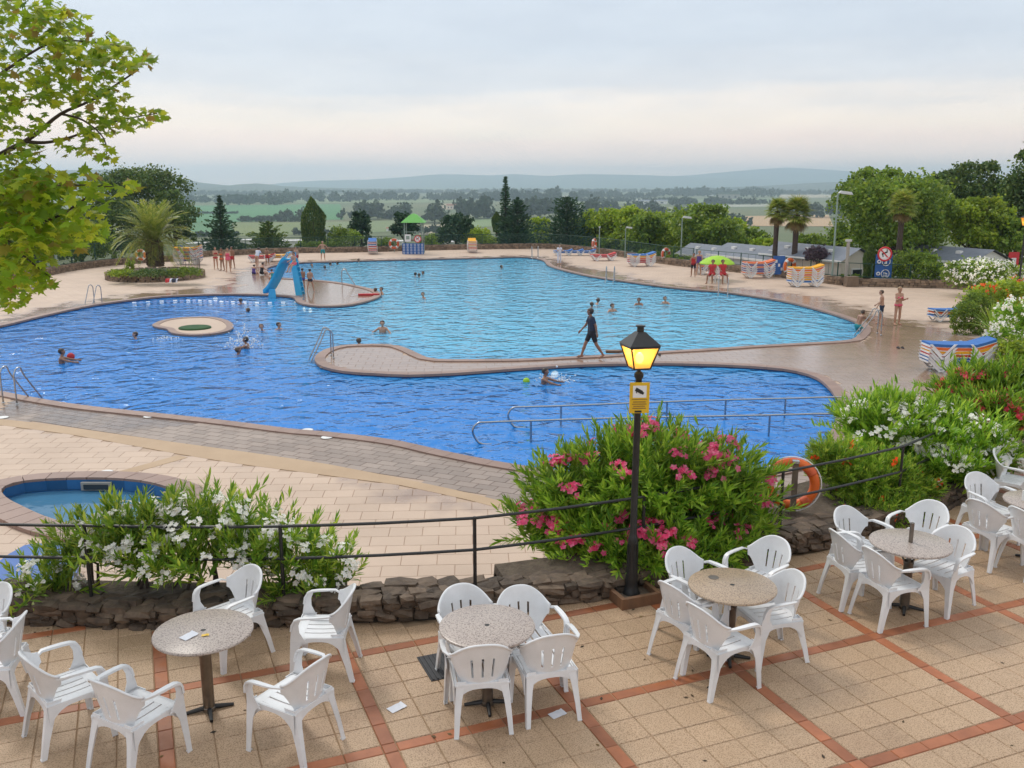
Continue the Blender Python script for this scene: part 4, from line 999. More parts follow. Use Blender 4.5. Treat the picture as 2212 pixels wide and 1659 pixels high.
# camera warning sign on the post
sg_ = thing('warning_sign', 'yellow and white camera warning sign fixed to the lamp post', 'sign', (lp.x, lp.y, TZ)); sg_.rotation_euler = (0, math.radians(.35), .07)
y_ = -.062; MB().box((0,y_,2.22), (.205,.006,.32)).build('sign_plate', M['yellow'], sg_)
MB().box((0,y_-.005,2.285), (.14,.003,.125)).build('white_panel', M['sign_white'], sg_)
m = MB(); Rm = Matrix.Rotation(.5, 3, 'Y'); m.box((-.01,y_-.009,2.295), (.075,.004,.036), R3=Rm); m.box((.030,y_-.009,2.270), (.022,.004,.026), R3=Rm); m.box((-.035,y_-.009,2.285), (.008,.004,.03)); m.build('camera_symbol', M['sign_black'], sg_)
MB().box((0,y_-.005,2.205), (.16,.003,.005)).build('text_line', M['wood'], sg_)
for i, wd in enumerate((.13,.15,.12,.14)): MB().box((0,y_-.005,2.178-.022*i), (wd,.003,.007)).build('text_line', M['wood'], sg_)
MB().box((-.01,y_-.006,2.078), (.07,.003,.020)).build('emblem', M['sign_black'], sg_)
for z in (2.36, 2.09): MB().torus((0,-.005,z), .048, .006, 'Z').build('clamp', M['steel_dull'], sg_)

# fallen leaves and crumbs
lv_ = []
for k in range(150):
    x, y = R.uniform(-5,6), R.uniform(4.5,11)
    if not inside(terr_poly, x, y): continue
    s_ = R.uniform(.008,.03); a = R.uniform(0,6.28); p = np.array([x,y,TZ+.004]); d = np.array([math.cos(a),math.sin(a),.1]); e = np.array([-math.sin(a),math.cos(a),.2])
    lv_.append((np.array([p-d*s_, p+e*s_*.5, p+d*s_, p-e*s_*.5]), np.array([(0,1,2,3)])))
Vv = np.concatenate([a for a,_ in lv_]); Ff = np.arange(len(Vv)).reshape(-1,4)
M['litter'] = leafmat('litter', [(.06,.04,.025),(.14,.09,.04),(.03,.025,.02),(.22,.15,.06)], .8, .1)
tag(link('fallen_leaves', np_mesh('fallen_leaves', Vv, Ff, M['litter'])), kind='stuff')

# ================================================================== PLANTS
def quads_join(parts):
    Vs, Fs, o = [], [], 0
    for v, f in parts: Vs.append(v); Fs.append(f+o); o += len(v)
    return np.concatenate(Vs), np.concatenate(Fs)
def blade(base, d, up, L, wd, droop=.25, n=2):
    """lanceolate leaf as a strip of quads"""
    d = d/np.linalg.norm(d); s = np.cross(d, up); s /= max(1e-6, np.linalg.norm(s)); nn = np.cross(s, d)
    pts = []
    for i in range(n+1):
        t = i/n; c = base+d*L*t-nn*0-np.array([0,0,1])*droop*L*t*t
        wv = wd*(.25, 1.0, .06)[i] if n == 2 else wd*math.sin(PI*min(.97, t*.9+.08))
        pts += [c-s*wv/2, c+s*wv/2]
    f = [(2*i, 2*i+1, 2*i+3, 2*i+2) for i in range(n)]
    return np.array(pts), np.array(f)
def shoot(seed, nw=10, L=.32, ll=.15, lw=.019):
    r = np.random.default_rng(seed); parts = []; bend = r.normal(size=2)*.08
    for k in range(nw):
        t = .15+.85*k/(nw-1); p = np.array([bend[0]*t*t, bend[1]*t*t, L*t]); a0 = r.random()*6.28
        for j in range(3):
            a = a0+j*2.094+r.normal()*.2; tilt = .95-.55*t+r.normal()*.12
            d = np.array([math.cos(a)*math.sin(tilt), math.sin(a)*math.sin(tilt), math.cos(tilt)])
            parts.append(blade(p, d, np.array([0,0,1.]), ll*r.uniform(.75,1.15)*(1-.25*t), lw*r.uniform(.8,1.2), r.uniform(.05,.3)))
    return quads_join(parts)
def flower_head(seed, nf=11, spread=.05, pet=.021):
    r = np.random.default_rng(seed); parts = []
    for k in range(nf):
        c = r.normal(size=3)*spread*.6; c[2] = abs(c[2])+.02; ax = c+np.array([0,0,.05])+r.normal(size=3)*.02; ax /= np.linalg.norm(ax)
        u = np.cross(ax, r.normal(size=3)); u /= np.linalg.norm(u); v = np.cross(ax, u)
        for j in range(5):
            a = j*1.2566; d = (u*math.cos(a)+v*math.sin(a)); s = np.cross(ax, d)
            p0 = c; p1 = c+d*pet*.7+s*pet*.45+ax*.004; p2 = c+d*pet*1.15+ax*.008; p3 = c+d*pet*.7-s*pet*.45+ax*.004
            parts.append((np.array([p0,p1,p2,p3]), np.array([(0,1,2,3)])))
    return quads_join(parts)
def trumpet(seed, nf=6):
    r = np.random.default_rng(seed); parts = []
    for k in range(nf):
        ax = r.normal(size=3)+np.array([0,0,.5]); ax /= np.linalg.norm(ax); u = np.cross(ax, r.normal(size=3)); u /= np.linalg.norm(u); v = np.cross(ax, u); V = []
        for rad, h in ((.006,0),(.012,.045),(.028,.065)):
            for j in range(6): V.append(ax*h+rad*(u*math.cos(j*1.047)+v*math.sin(j*1.047))+ax*.01)
        f = [(i*6+j, i*6+(j+1)%6, i*6+6+(j+1)%6, i*6+6+j) for i in range(2) for j in range(6)]
        parts.append((np.array(V)+r.normal(size=3)*.02, np.array(f)))
    return quads_join(parts)
SH = [shoot(i) for i in range(6)]
def frames(D):
    """rotation matrices taking +Z to the rows of D, with random spin"""
    D = D/np.linalg.norm(D, axis=1)[:,None]; n = len(D); a = np.cross(D, NR.normal(size=(n,3))); a /= np.linalg.norm(a, axis=1)[:,None]
    return np.stack([a, np.cross(D, a), D], 2)
def shell_points(ells, n, lo=-.35, shell=(.82,1.02)):
    wv = np.array([e[3]*e[5]+e[4]*e[3] for e in ells]); P, D = [], []; k = 0
    while len(P) < n and k < n*30:
        k += 1; e = ells[NR.choice(len(ells), p=wv/wv.sum())]; d = NR.normal(size=3); d /= np.linalg.norm(d)
        if d[2] < lo: continue
        c, r = np.array(e[:3]), np.array(e[3:6]); p = c+d*r*NR.uniform(*shell)
        if any((((p-np.array(q[:3]))/np.array(q[3:6]))**2).sum() < .62 for q in ells if q is not e): continue
        P.append(p); g = d/r; D.append(g/np.linalg.norm(g))
    return np.array(P), np.array(D)
def E(u, v, Y, rx, rz, ry=None):
    p = At(u, v, Y); s = Y/ray(u, v)[1]/F
    return (p.x, p.y, p.z, rx*s, (ry if ry else rx*s*.8), rz*s)
def shrub(name, label, cat, ells_, nsh, lm, flower=None, nfl=0, fm=None, fillers=1500, stems=None, upb=.55, sc=1.0, group=None, flo=-.2, base_z=None, cap=300):
    ells = [(e[0],e[1],e[2]-.05*sc-.0*e[5],e[3]*.90-.03*sc,e[4]*.92,e[5]*.90-.05*sc) for e in ells_]
    cx, cy_ = np.mean([e[0] for e in ells]), np.mean([e[1] for e in ells])
    bz = base_z if base_z is not None else min(e[2]-e[5] for e in ells)
    t = thing(name, label, cat, (cx, cy_, bz), 0, group); off = np.array([cx, cy_, bz])
    P, D = shell_points(ells, nsh, shell=(.72,.93)); D = D*(1-upb)+np.array([0,0,1])*upb+NR.normal(size=D.shape)*.16
    Rm = frames(D); meshes = [np_mesh('leafy_shoot', v, f, lm) for v, f in SH]; rest = []
    tall = np.argsort(P[:,1]-P[:,2]*.5+NR.normal(size=len(P))*.4)
    for c, i in enumerate(tall):
        k = i % 6; s = sc*R.uniform(.8,1.25)
        if c < cap: link('leafy_shoot', meshes[k], t, P[i]-off-D[i]*.12, Matrix(Rm[i].tolist()).to_euler(), s)
        else: rest.append(((SH[k][0]*s) @ Rm[i].T+P[i]-off-D[i]*.12, SH[k][1]))
    C = clumps(ells, 6, fillers//6, .35, (.35,.85)); outw = C-np.array([cx, cy_, bz+.2]); outw /= np.linalg.norm(outw, axis=1)[:,None]
    Vv, Ff = leaves(C-off, .15*sc, aspect=.22, vec=outw*.5+np.array([0,0,.6]), jit=.6); rest.append((Vv, Ff))
    V_, F_ = quads_join(rest); tag(link('foliage', np_mesh('foliage', V_, F_, lm), t), kind='stuff')
    if stems:
        for k in range(stems):
            e = ells[k % len(ells)]; a = R.uniform(0, 6.28); tip = Vector((e[0]+e[3]*.65*math.cos(a), e[1]+e[4]*.6*math.sin(a), e[2]+e[5]*R.uniform(-.2,.4)))-Vector(off)
            b0 = Vector((e[0]-off[0]+R.uniform(-.35,.35)*e[3], e[1]-off[1]+R.uniform(-.2,.2)*e[4], 0)); mid = b0.lerp(tip, .5)+Vector((R.uniform(-.06,.06), R.uniform(-.06,.06), .08))
            MB().tube([b0, mid, tip], [.016*sc, .012*sc, .006*sc], 6).build('stem', M['bark_dark'], t)
    if flower:
        hs = [np_mesh('flower_cluster', *flower(100+i), fm) for i in range(5)]
        P, D = shell_points(ells, nfl, flo, (.86,1.0))
        for i in range(len(P)):
            d = D[i]*.6+np.array([0,0,.5]); Rq = frames(d[None])[0]; link('flower_cluster', hs[i % 5], t, P[i]-off+d*.10*sc, Matrix(Rq.tolist()).to_euler(), sc*R.uniform(.8,1.35))
    return t
fh_small = lambda s: flower_head(s, 9, .045, .021)
fh_pink = lambda s: flower_head(s, 12, .055, .026)
# white oleander, left
Y1 = G(430,1362,TZ).y+.62
shrub('oleander_bush', 'white flowering oleander bush with bare lower stems behind the left granite table', 'shrub',
      [E(300,1165,Y1,120,66),E(440,1142,Y1,110,66),E(560,1175,Y1,85,64),E(190,1185,Y1,60,56),E(420,1200,Y1-.1,200,55,.45),E(645,1215,Y1,80,58),E(725,1225,Y1,55,55),E(100,1255,Y1-.1,80,30,.3),E(660,1262,Y1-.1,90,30,.3)], 330, M['oleander_yellow'], fh_small, 200, M['flower_white'], 900, 26, sc=1.22, base_z=TZ+.2)
# pink oleander by the lamp
Y2 = G(1400,1278,TZ).y+1.05
shrub('oleander_bush', 'large pink flowering oleander bush right behind the lit lamp post', 'shrub',
      [E(1400,1035,Y2,165,118),E(1250,1075,Y2,110,105),E(1545,1050,Y2,110,105),E(1190,1140,Y2,75,85),E(1620,1100,Y2,62,80),E(1390,1160,Y2-.2,190,80),E(1290,1190,Y2-.3,120,55),E(1520,1165,Y2-.2,120,60)], 800, M['oleander'], fh_pink, 92, M['flower_pink'], 6500, 22, sc=1.25, flo=.3, upb=.45, base_z=TZ+.2)
# right: trumpet creeper in front of white oleander
Y3 = G(1900,1157,TZ).y+1.0
shrub('trumpet_creeper', 'bushy trumpet creeper with orange flowers beside the orange ring buoy', 'shrub',
      [E(1880,1030,Y3,105,68),E(1830,1010,Y3,70,60),E(1960,1055,Y3+.1,70,50),E(1800,985,Y3,50,45),E(1900,1085,Y3-.25,110,35)], 900, M['oleander_yellow'], trumpet, 26, M['flower_orange'], 9000, 8, upb=.3, sc=.72, base_z=TZ+.1)
shrub('oleander_bush', 'white flowering oleander bush behind the creeper, near the right hand chairs', 'shrub',
      [E(1900,925,Y3+.9,90,58),E(2000,945,Y3+.9,110,76),E(2090,970,Y3+.7,85,70),E(2040,1010,Y3+.5,95,55),E(2140,1000,Y3+.6,55,50)], 520, M['oleander'], fh_small, 230, M['flower_white'], 5000, 12, sc=1.3, base_z=TZ-.1)
Y4 = Y3+1.3
shrub('oleander_bush', 'red flowering oleander bush at the right edge in front of stacked loungers', 'shrub',
      [E(2110,850,Y4+.8,72,45),E(2190,850,Y4+.6,72,55),E(2170,905,Y4,80,55)], 420, M['oleander'], fh_pink, 80, M['flower_red'], 4000, 8, sc=1.3, base_z=TZ-.1)

# looser far shrubs from leaf cards
def card_shrub(name, label, cat, ells, n, leaf, size, flower=None, nf=0, fsize=.12, per=9, spread=.3, trunk=None, shell=(.6,1.0), aspect=.6, group=None):
    cx, cy_, bz = np.mean([e[0] for e in ells]), np.mean([e[1] for e in ells]), min(e[2]-e[5] for e in ells); off = np.array([cx,cy_,bz])
    t = thing(name, label, cat, off, 0, group)
    C = clumps(ells, per, n//per, spread, shell); Vv, Ff = leaves(C-off, size, aspect=aspect); link('crown', np_mesh('crown', Vv, Ff, leaf), t)
    if nf:
        P, D = shell_points(ells, nf, -.3, (.95,1.08)); P = np.repeat(P, 5, 0)+NR.normal(size=(len(P)*5,3))*fsize*.5
        Vv, Ff = leaves(P-off, fsize, aspect=.9); tag(link('blossom', np_mesh('blossom', Vv, Ff, flower), t), kind='stuff')
    if trunk:
        for k in range(trunk[1]):
            a = R.uniform(0,6.28); MB().tube([(R.uniform(-.2,.2)*trunk[1]*.3,0,trunk[2]), (.3*math.cos(a),.3*math.sin(a),(0-trunk[2])*.0+.3), (ells[k%len(ells)][0]-cx, ells[k%len(ells)][1]-cy_, ells[k%len(ells)][2]-bz)], [trunk[0], trunk[0]*.7, trunk[0]*.3], 7).build('trunk', M['bark_dark'], t)
    return t
Yv = G(2100,640).y
card_shrub('viburnum_bush', 'rounded bush covered in white blossom at the end of the poolside paving', 'shrub', [E(2115,598,Yv,66,38),E(2065,592,Yv,28,28),E(2165,600,Yv+1,45,36)], 5200, M['leaf_mid'], .17, M['flower_white'], 520, .10, trunk=(.06,4,-.2))
Yh = G(2085,722).y
card_shrub('clipped_hedge', 'dense clipped green hedge left of the orange flowering bush', 'hedge', [E(2088,690,Yh,34,42),E(2110,670,Yh+.6,40,38),E(2090,712,Yh,32,18)], 7000, M['leaf_mid'], .09, shell=(.75,1.0), spread=.2)
card_shrub('trumpet_bush', 'leafy bush dotted with orange flowers above the clipped hedge', 'shrub', [E(2140,645,Yh+1.5,60,32),E(2190,640,Yh+1.5,50,40),E(2170,690,Yh+.5,45,40)], 5200, M['leaf_bright'], .15, M['flower_orange'], 40, .11)
Yo = G(2150,790).y
card_shrub('white_oleander', 'white oleander behind the nearest lounger stack at the right edge', 'shrub', [E(2190,685,Yo,42,40),E(2170,730,Yo-.5,40,32),E(2225,720,Yo,40,60)], 4200, M['oleander'], .16, M['flower_white'], 170, .09, aspect=.25)
card_shrub('leafy_shrub', 'plain green shrub under the white oleander at the right edge', 'shrub', [E(2200,765,Yo-1.5,48,32),E(2230,790,Yo-2,45,45)], 3200, M['leaf_bright'], .13)
def spiky(label, u, v, n, L):
    p = G(u, v); t = thing('yucca_plant', label, 'plant', p)
    for k in range(n):
        a = R.uniform(0,6.28); ti = R.uniform(.1,1.25); d = np.array([math.cos(a)*math.sin(ti), math.sin(a)*math.sin(ti), math.cos(ti)])
        Vv, Ff = blade(np.array([0,0,.5]), d, np.array([0,0,1.]), L*R.uniform(.8,1.2), .075, .25*ti, 4); link('leaf', np_mesh('leaf', Vv, Ff, M['oleander_yellow']), t)
    MB().tube([(0,0,-.05),(0,0,.55)], [.14,.10], 8).build('trunk', M['bark_dark'], t)
spiky('spiky yucca with long narrow leaves between hedge and white oleander', 2143, 745, 70, 1.15)

# ---- the plane tree leaning in from the left
def plane_leaf_mesh():
    o = [(0,-.02),(.10,-.10),(.30,-.12),(.22,.04),(.48,.10),(.34,.22),(.44,.42),(.22,.36),(.17,.52),(.09,.48),(0,.78)]
    pts = o+[(-x,y) for x,y in reversed(o[1:-1])]; v = [(x*.24,y*.24,-.10*abs(x)*.9-.02*y*y) for x,y in pts]+[(0,.05,.006)]; n = len(pts)
    return np.array(v), np.array([(i,(i+1)%n,n) for i in range(n)])
PL = plane_leaf_mesh(); plm = np_mesh('leaf', PL[0], PL[1], M['plane_leaf'])
pt = thing('plane_tree', 'plane tree with yellow green lobed leaves leaning in at the upper left', 'tree', (-8.2,9.4,0))
poff = np.array([-8.2,9.4,0]); Yp = 8.6
def PB(pxs, rad, Y=Yp):
    pts = [At(u,v,Y+dy)-Vector(poff) for u,v,dy in pxs]; pts = crom(pts, 4, False)
    MB().tube(pts, [rad*(1-.8*i/(len(pts)-1)) for i in range(len(pts))], 7).build('branch', M['bark_dark'], pt, True)
MB().tube([(0,0,-.1),(.05,0,1.5),(.15,-.1,3.2),(.5,-.3,4.6),(.7,-.4,7.5)], [.26,.22,.19,.15,.06], 10).build('trunk', M['bark'], pt, True)
for b, r_ in (([(-330,560,.4),(-150,420,.3),(0,334,0),(70,295,0),(131,246,0),(200,215,0),(300,150,0)], .032), ([(50,305,0),(95,308,0),(150,297,0),(250,262,0),(340,245,0)], .018), ([(-330,480,.4),(-120,240,.2),(0,160,0),(120,90,.2),(260,100,.1)], .022),
    ([(-330,700,.2),(-120,560,-.2),(20,500,-.4),(120,470,-.5),(210,410,-.6)], .03), ([(0,505,-.4),(60,560,-.4),(110,600,-.4)], .014), ([(131,246,0),(180,260,0),(225,300,0),(230,345,0)], .012), ([(-60,420,.2),(50,420,0),(140,400,-.3),(270,405,-.6)], .016)):
    PB(b, r_)
LE = [(40,40,100,70,1),(130,60,60,50,.8),(180,100,90,38,1),(250,125,60,35,.95),(305,128,32,16,.9),(60,170,100,60,.75),(160,180,90,50,.9),(235,200,45,40,.7),(280,255,60,22,.8),(345,246,24,14,.9),(205,265,65,38,.8),(60,250,80,40,.35),(150,320,60,22,.3),(228,335,18,26,.5),(40,330,50,30,.5),(60,395,85,36,.9),(40,430,70,60,.9),(150,395,80,28,.8),(215,430,18,14,.5),(272,404,28,12,.8),(60,460,95,60,1.15),(165,470,60,40,.9),(205,505,32,18,.8),(50,540,85,45,1),(130,520,50,30,.7),(60,605,50,25,.9),(20,640,45,28,1),(40,360,60,40,.8),(0,580,60,50,.9),(95,622,16,12,.7),(-60,200,90,150,.5),(-60,480,80,120,.6)]
lv = []
for (u, v, a, b, dn) in LE:
    for k in range(int(dn*PI*a*b/80)+3):
        q = R.uniform(0,6.28); r_ = math.sqrt(R.random())
        lv.append((At(u+a*r_*math.cos(q), v+b*r_*math.sin(q), Yp+R.uniform(-.9,.8))-Vector(poff), R.uniform(.32,.66)*(1.12 if v > 360 else .85)))
R.shuffle(lv); rest = []
for k, (p, s) in enumerate(lv):
    e = (R.uniform(-.9,.9)+.2, R.uniform(-.8,.8), R.uniform(0,6.28)); Mx = Matrix.LocRotScale(None, None, None)
    if k < 300: link('leaf', plm, pt, p, e, s)
    else:
        from mathutils import Euler
        Rx = np.array(Euler(e).to_matrix()); rest.append((PL[0]*s @ Rx.T+np.array(p), PL[1]))
V_, F_ = quads_join(rest); tag(link('leaf', np_mesh('leaf', V_, F_, M['plane_leaf']), pt), kind='stuff')

# ---- trees beyond the pool
def broad(name, label, u, vt, vb, Y, wpx, lm, n=7000, size=.26, lumps=9, squash=.75, trunk_r=.2, base=None, group='trees beyond the pool', seed=0, ragged=.25):
    r = random.Random(seed+int(u)); s = Y/ray(u, vt)[1]/F; top, bot = At(u, vt, Y), At(u, vb, Y); W, H = wpx*s/2, (top.z-bot.z)
    gz = float(hts(np.array(top.x), np.array(Y))) if base is None else base
    W *= 1.2; ell = [(0,0,bot.z+H*.46,W*.74,W*.7,H*.46)]
    for k in range(lumps):
        a = 2*PI*k/lumps+r.uniform(-.4,.4); zf = r.uniform(.06,.84); rr = W*(1-abs(zf-.4)*.8)*.72
        q = W*r.uniform(.30,.46); ell.append((rr*math.cos(a), rr*math.sin(a)*.9, bot.z+H*zf, q, q, q*squash))
    for k in range(3): q = W*r.uniform(.22,.36); ell.append((r.uniform(-.35,.35)*W, r.uniform(-.3,.3)*W, top.z-q*squash*.95, q, q, q*squash))
    t = thing(name, label, 'tree', (top.x, Y, gz), 0, group); ell = [(e[0],e[1],e[2]-gz,*e[3:]) for e in ell]
    C = clumps(ell, 9, n//9, .30, (.5,1.02)); Vv, Ff = leaves(C, size, aspect=.7); link('crown', np_mesh('crown', Vv, Ff, lm), t)
    MB().tube([(0,0,-.2),(.1,0,(bot.z-gz)*.5),(0,.1,bot.z-gz+H*.45)], [trunk_r*1.3, trunk_r, trunk_r*.4], 8).build('trunk', M['bark_dark'], t)
    for k in range(4):
        e = ell[1+k*2]; MB().tube([(0,0,max(.2,bot.z-gz+H*.05)),(e[0]*.5,e[1]*.5,(bot.z-gz)*.5+e[2]*.5),(e[0],e[1],e[2])], [trunk_r*.6,trunk_r*.35,trunk_r*.12], 6).build('limb', M['bark_dark'], t)
    return t
def conifer(name, label, u, vt, vb, Y, wpx, lm, n=26, droop=.25, top_pow=.9, size=.30, ncard=34, tilt=.3, sparse=0, base=None, seed=0, tops=1):
    r = random.Random(seed+int(u)); s = Y/ray(u, vt)[1]/F; top, bot = At(u, vt, Y), At(u, vb, Y); W, H = wpx*s/2, top.z-bot.z
    gz = bot.z-.4 if base is None else base; t = thing(name, label, 'tree', (top.x, Y, gz), 0, 'trees beyond the pool'); C = []; Dv = []; W *= 1.12
    for k in range(n):
        f = k/(n-1); z = bot.z-gz+H*(.03+.93*f); L0 = W*(1-f)**top_pow*(.85+.3*r.random())+.12
        nb = max(4, int(9*(1-f)+4))
        for j in range(nb):
            a = 2*PI*j/nb+k*1.1+r.uniform(-.3,.3); L = L0*r.uniform(.55,1.15)
            for i in range(int(ncard*(.35+.65*L/W)/1.9)+2):
                q = r.random()**.7; rad = L*q; zz = z+rad*tilt-droop*rad*rad/max(W,.1)+r.gauss(0,.05*H/n*4); sp = .12*L
                C.append((rad*math.cos(a)+r.gauss(0,sp), rad*math.sin(a)+r.gauss(0,sp), zz)); Dv.append((math.cos(a), math.sin(a), tilt*.8))
    Vv, Ff = leaves(np.array(C), size, aspect=.38, vec=np.array(Dv), jit=.45); link('crown', np_mesh('crown', Vv, Ff, lm), t)
    MB().tube([(0,0,-.3),(0,0,H*.6),(0,0,top.z-gz-.1)], [.18,.10,.02], 8).build('trunk', M['bark_dark'], t); return t
def cypress(label, u, vt, vb, Y, wpx, tops=(0,)):
    s = Y/ray(u, vt)[1]/F; top, bot = At(u, vt, Y), At(u, vb, Y); W, H = wpx*s/2, top.z-bot.z; t = thing('cypress_tree', label, 'tree', (top.x, Y, bot.z-.3), 0, 'trees beyond the pool')
    n = 7000; f = NR.random(n); a = NR.random(n)*6.283; prof = W*np.clip(np.minimum(1.0, .75+f*1.2)*np.minimum(1, (1-f)*3.2+.12), 0, 1)*(1+.13*np.sin(a*3+f*9)); rad = prof*np.sqrt(NR.uniform(.5,1.0,n))
    C = np.stack([rad*np.cos(a), rad*np.sin(a), .3+H*f*(1-.04*np.sin(a+1)) ], 1); Vv, Ff = leaves(C, .24, aspect=.4, vec=np.stack([np.cos(a)*.35, np.sin(a)*.35, np.ones(n)], 1), jit=.3)
    link('crown', np_mesh('crown', Vv, Ff, M['leaf_dark']), t); MB().tube([(0,0,-.3),(0,0,H*.7)], [.16,.05], 8).build('trunk', M['bark_dark'], t)
YW = lambda u: G(u, np.interp(u, [p[0] for p in WALL_PX], [p[1] for p in WALL_PX])).y
broad('stone_pine', 'large dark umbrella pine behind the date palm on the left', 300, 362, 500, YW(320)+16, 205, M['leaf_dark'], 15000, .24, 13, .6, .3)
broad('stone_pine', 'dark pine crown lower right of the large umbrella pine, above the palm', 368, 410, 530, YW(320)+11, 100, M['leaf_dark'], 6500, .22, 8, .7)
broad('stone_pine', 'dark pine behind the yellow plane leaves at the left', 235, 425, 545, YW(320)+8, 130, M['leaf_dark'], 8000, .22, 9, .7)
broad('leafy_tree', 'mid green bushy tree behind the fence left of the date palm', 170, 500, 565, YW(170)+4, 130, M['leaf_mid'], 5000, .2, 8, .7)
broad('leafy_tree', 'green tree behind the fence at the far left under the plane leaves', 40, 470, 575, YW(60)+5, 170, M['leaf_dark'], 6000, .22, 9, .7)
conifer('cedar_tree', 'dark pointed fir standing right of the date palm', 473, 420, 553, YW(470)+3, 88, M['needle_blue'], 24, .2, 1.15, .30, 40, .45)
conifer('spreading_conifer', 'low dark flat topped conifer between the fir and the columnar cypress', 578, 478, 550, YW(578)+3, 80, M['leaf_dark'], 12, .1, .55, .32, 60, .5)
cypress('broad dark columnar cypress left of the green bush', 675, 430, 549, YW(675)+4, 50)
broad('round_bush', 'round bright green bush between the cypress and a dark pine', 745, 493, 549, YW(745)+3, 78, M['leaf_mid'], 4500, .16, 8, .8)
broad('small_pine', 'small dark pine left of the green roofed lifeguard tower', 778, 455, 535, YW(778)+5, 50, M['needle_blue'], 3200, .24, 7, .8)
broad('small_pine', 'small dark pine behind the green roofed lifeguard tower', 872, 458, 520, YW(870)+7, 56, M['needle_blue'], 3000, .24, 7, .7)
broad('small_pine', 'wide dark pine right of the lifeguard tower', 985, 462, 538, YW(985)+4, 82, M['needle_blue'], 5200, .24, 8, .8)
broad('round_bush', 'low light green bush at the foot of the lifeguard tower', 925, 508, 545, YW(925)+2, 56, M['leaf_mid'], 2600, .16, 6)
broad('round_bush', 'light green bush between the wide pine and the tall conifer', 1038, 492, 545, YW(1038)+3, 74, M['leaf_bright'], 3600, .18, 7)
broad('round_bush', 'low green bush left of the lifeguard tower by a life ring', 830, 512, 548, YW(830)+2, 58, M['leaf_mid'], 2600, .16, 6)
cypress('tiny far cypress left of the tall conifer', 1073, 460, 500, YW(1073)+30, 20)
conifer('tall_conifer', 'tallest dark conifer with a thin leaning tip at the centre', 1092, 378, 545, YW(1100)+4, 40, M['needle_blue'], 34, .3, .8, .30, 26, .25)
conifer('cedar_tree', 'dark cedar against the right side of the tallest conifer', 1118, 425, 547, YW(1100)+3, 88, M['needle_blue'], 22, .1, .75, .34, 46, .55)
conifer('cedar_tree', 'broad dark cedar right of the tallest conifer', 1225, 424, 548, YW(1225)+4, 104, M['needle_blue'], 20, .1, .5, .36, 56, .6)
broad('leafy_tree', 'bright green tree seen between the two dark cedars', 1165, 470, 548, YW(1165)+12, 66, M['leaf_bright'], 4200, .24, 7)
for k, (u, vt, vb, wp_, mt_, lb) in enumerate([(1305,452,548,100,'leaf_bright','bright green tree just right of the broad cedar'), (1375,445,552,110,'leaf_bright','bright green tree behind the thin pole lamp over the red loungers'), (1440,458,560,110,'leaf_bright','yellow green tree behind the lamp pole near the blue lounger stack'),
    (1530,440,575,150,'leaf_mid','large darker green tree left of the twin palms'), (1470,470,572,90,'leaf_bright','green tree low in front of the large darker tree'), (1610,490,585,110,'leaf_mid','green tree between the large dark tree and the twin palms'), (1650,515,590,80,'leaf_bright','small green tree behind the twin palm trunks'), (1345,490,555,80,'leaf_mid','low green tree over the red loungers and life ring')
    ,(1330,470,548,120,'leaf_mid','mid green tree top filling the gap right of the broad cedar'),(1405,462,555,110,'leaf_mid','mid green tree between the two lamp poles, behind others'),(1500,468,560,120,'leaf_bright','yellow green tree behind the middle lamp pole'),(1580,470,580,110,'leaf_bright','light green tree against the right side of the large dark tree'),(1260,470,545,80,'leaf_bright','light green tree partly behind the broad dark cedar')
    ]):
    broad('leafy_tree', lb, u, vt, vb, YW(u)+10+k % 3*3, wp_, M[mt_], 7500, .27, 9, .8, seed=k)
broad('olive_tree', 'greyish green tree right of the twin palms', 1762, 505, 575, YW(1760)+14, 90, M['leaf_mid'], 4500, .2, 8)
cypress('dark narrow cypress behind the tall lamp pole on the right', 1812, 488, 560, YW(1800)+12, 38)
broad('big_tree', 'big light green spreading tree behind the bathing sign', 1925, 385, 545, YW(1925)+9, 225, M['leaf_mid'], 17000, .24, 14, .8, .3)
broad('big_tree', 'tall darker tree top rising behind the big spreading tree', 1890, 362, 470, YW(1925)+15, 130, M['leaf_mid'], 8000, .24, 9, .8, .25)
broad('big_tree', 'green tree right of the fan palm in front of the pines', 2000, 400, 560, YW(1990)+11, 120, M['leaf_mid'], 9000, .24, 10, .85, .25)
broad('pine_tree', 'tall rounded pine on the skyline at the right', 2110, 346, 500, YW(2050)+24, 150, M['leaf_dark'], 10000, .26, 11, .8, .3)
broad('pine_tree', 'pine between the big spreading tree and the tall rounded pine', 2035, 372, 500, YW(2050)+22, 110, M['leaf_dark'], 7000, .26, 9, .8, .3)
broad('pine_tree', 'dark pine cut by the right edge of the picture', 2225, 318, 560, YW(2050)+14, 110, M['leaf_dark'], 10000, .24, 11, .9, .3)
broad('leafy_tree', 'yellow green tree under the tall rounded pine', 2120, 425, 560, YW(2050)+12, 130, M['leaf_bright'], 9000, .24, 10, .85)
broad('leafy_tree', 'green tree at the right edge above the cabin roof', 2190, 470, 565, YW(2050)+11, 110, M['leaf_mid'], 6000, .24, 8, .85)
broad('round_bush', 'large dark green rounded bush right of the blue bathing sign', 1985, 543, 618, YW(1985)+1.8, 118, M['leaf_mid'], 8000, .13, 9, .8, .1)
cypress('dark clipped column behind the bathing sign', 1883, 532, 612, YW(1885)+1.2, 26)
card_shrub('purple_shrub', 'purple leaved shrub in front of the middle cabin', 'shrub', [E(1765,552,YW(1765)+1.5,26,20)], 1400, M['leaf_purple'], .18, trunk=(.05,2,-.4))
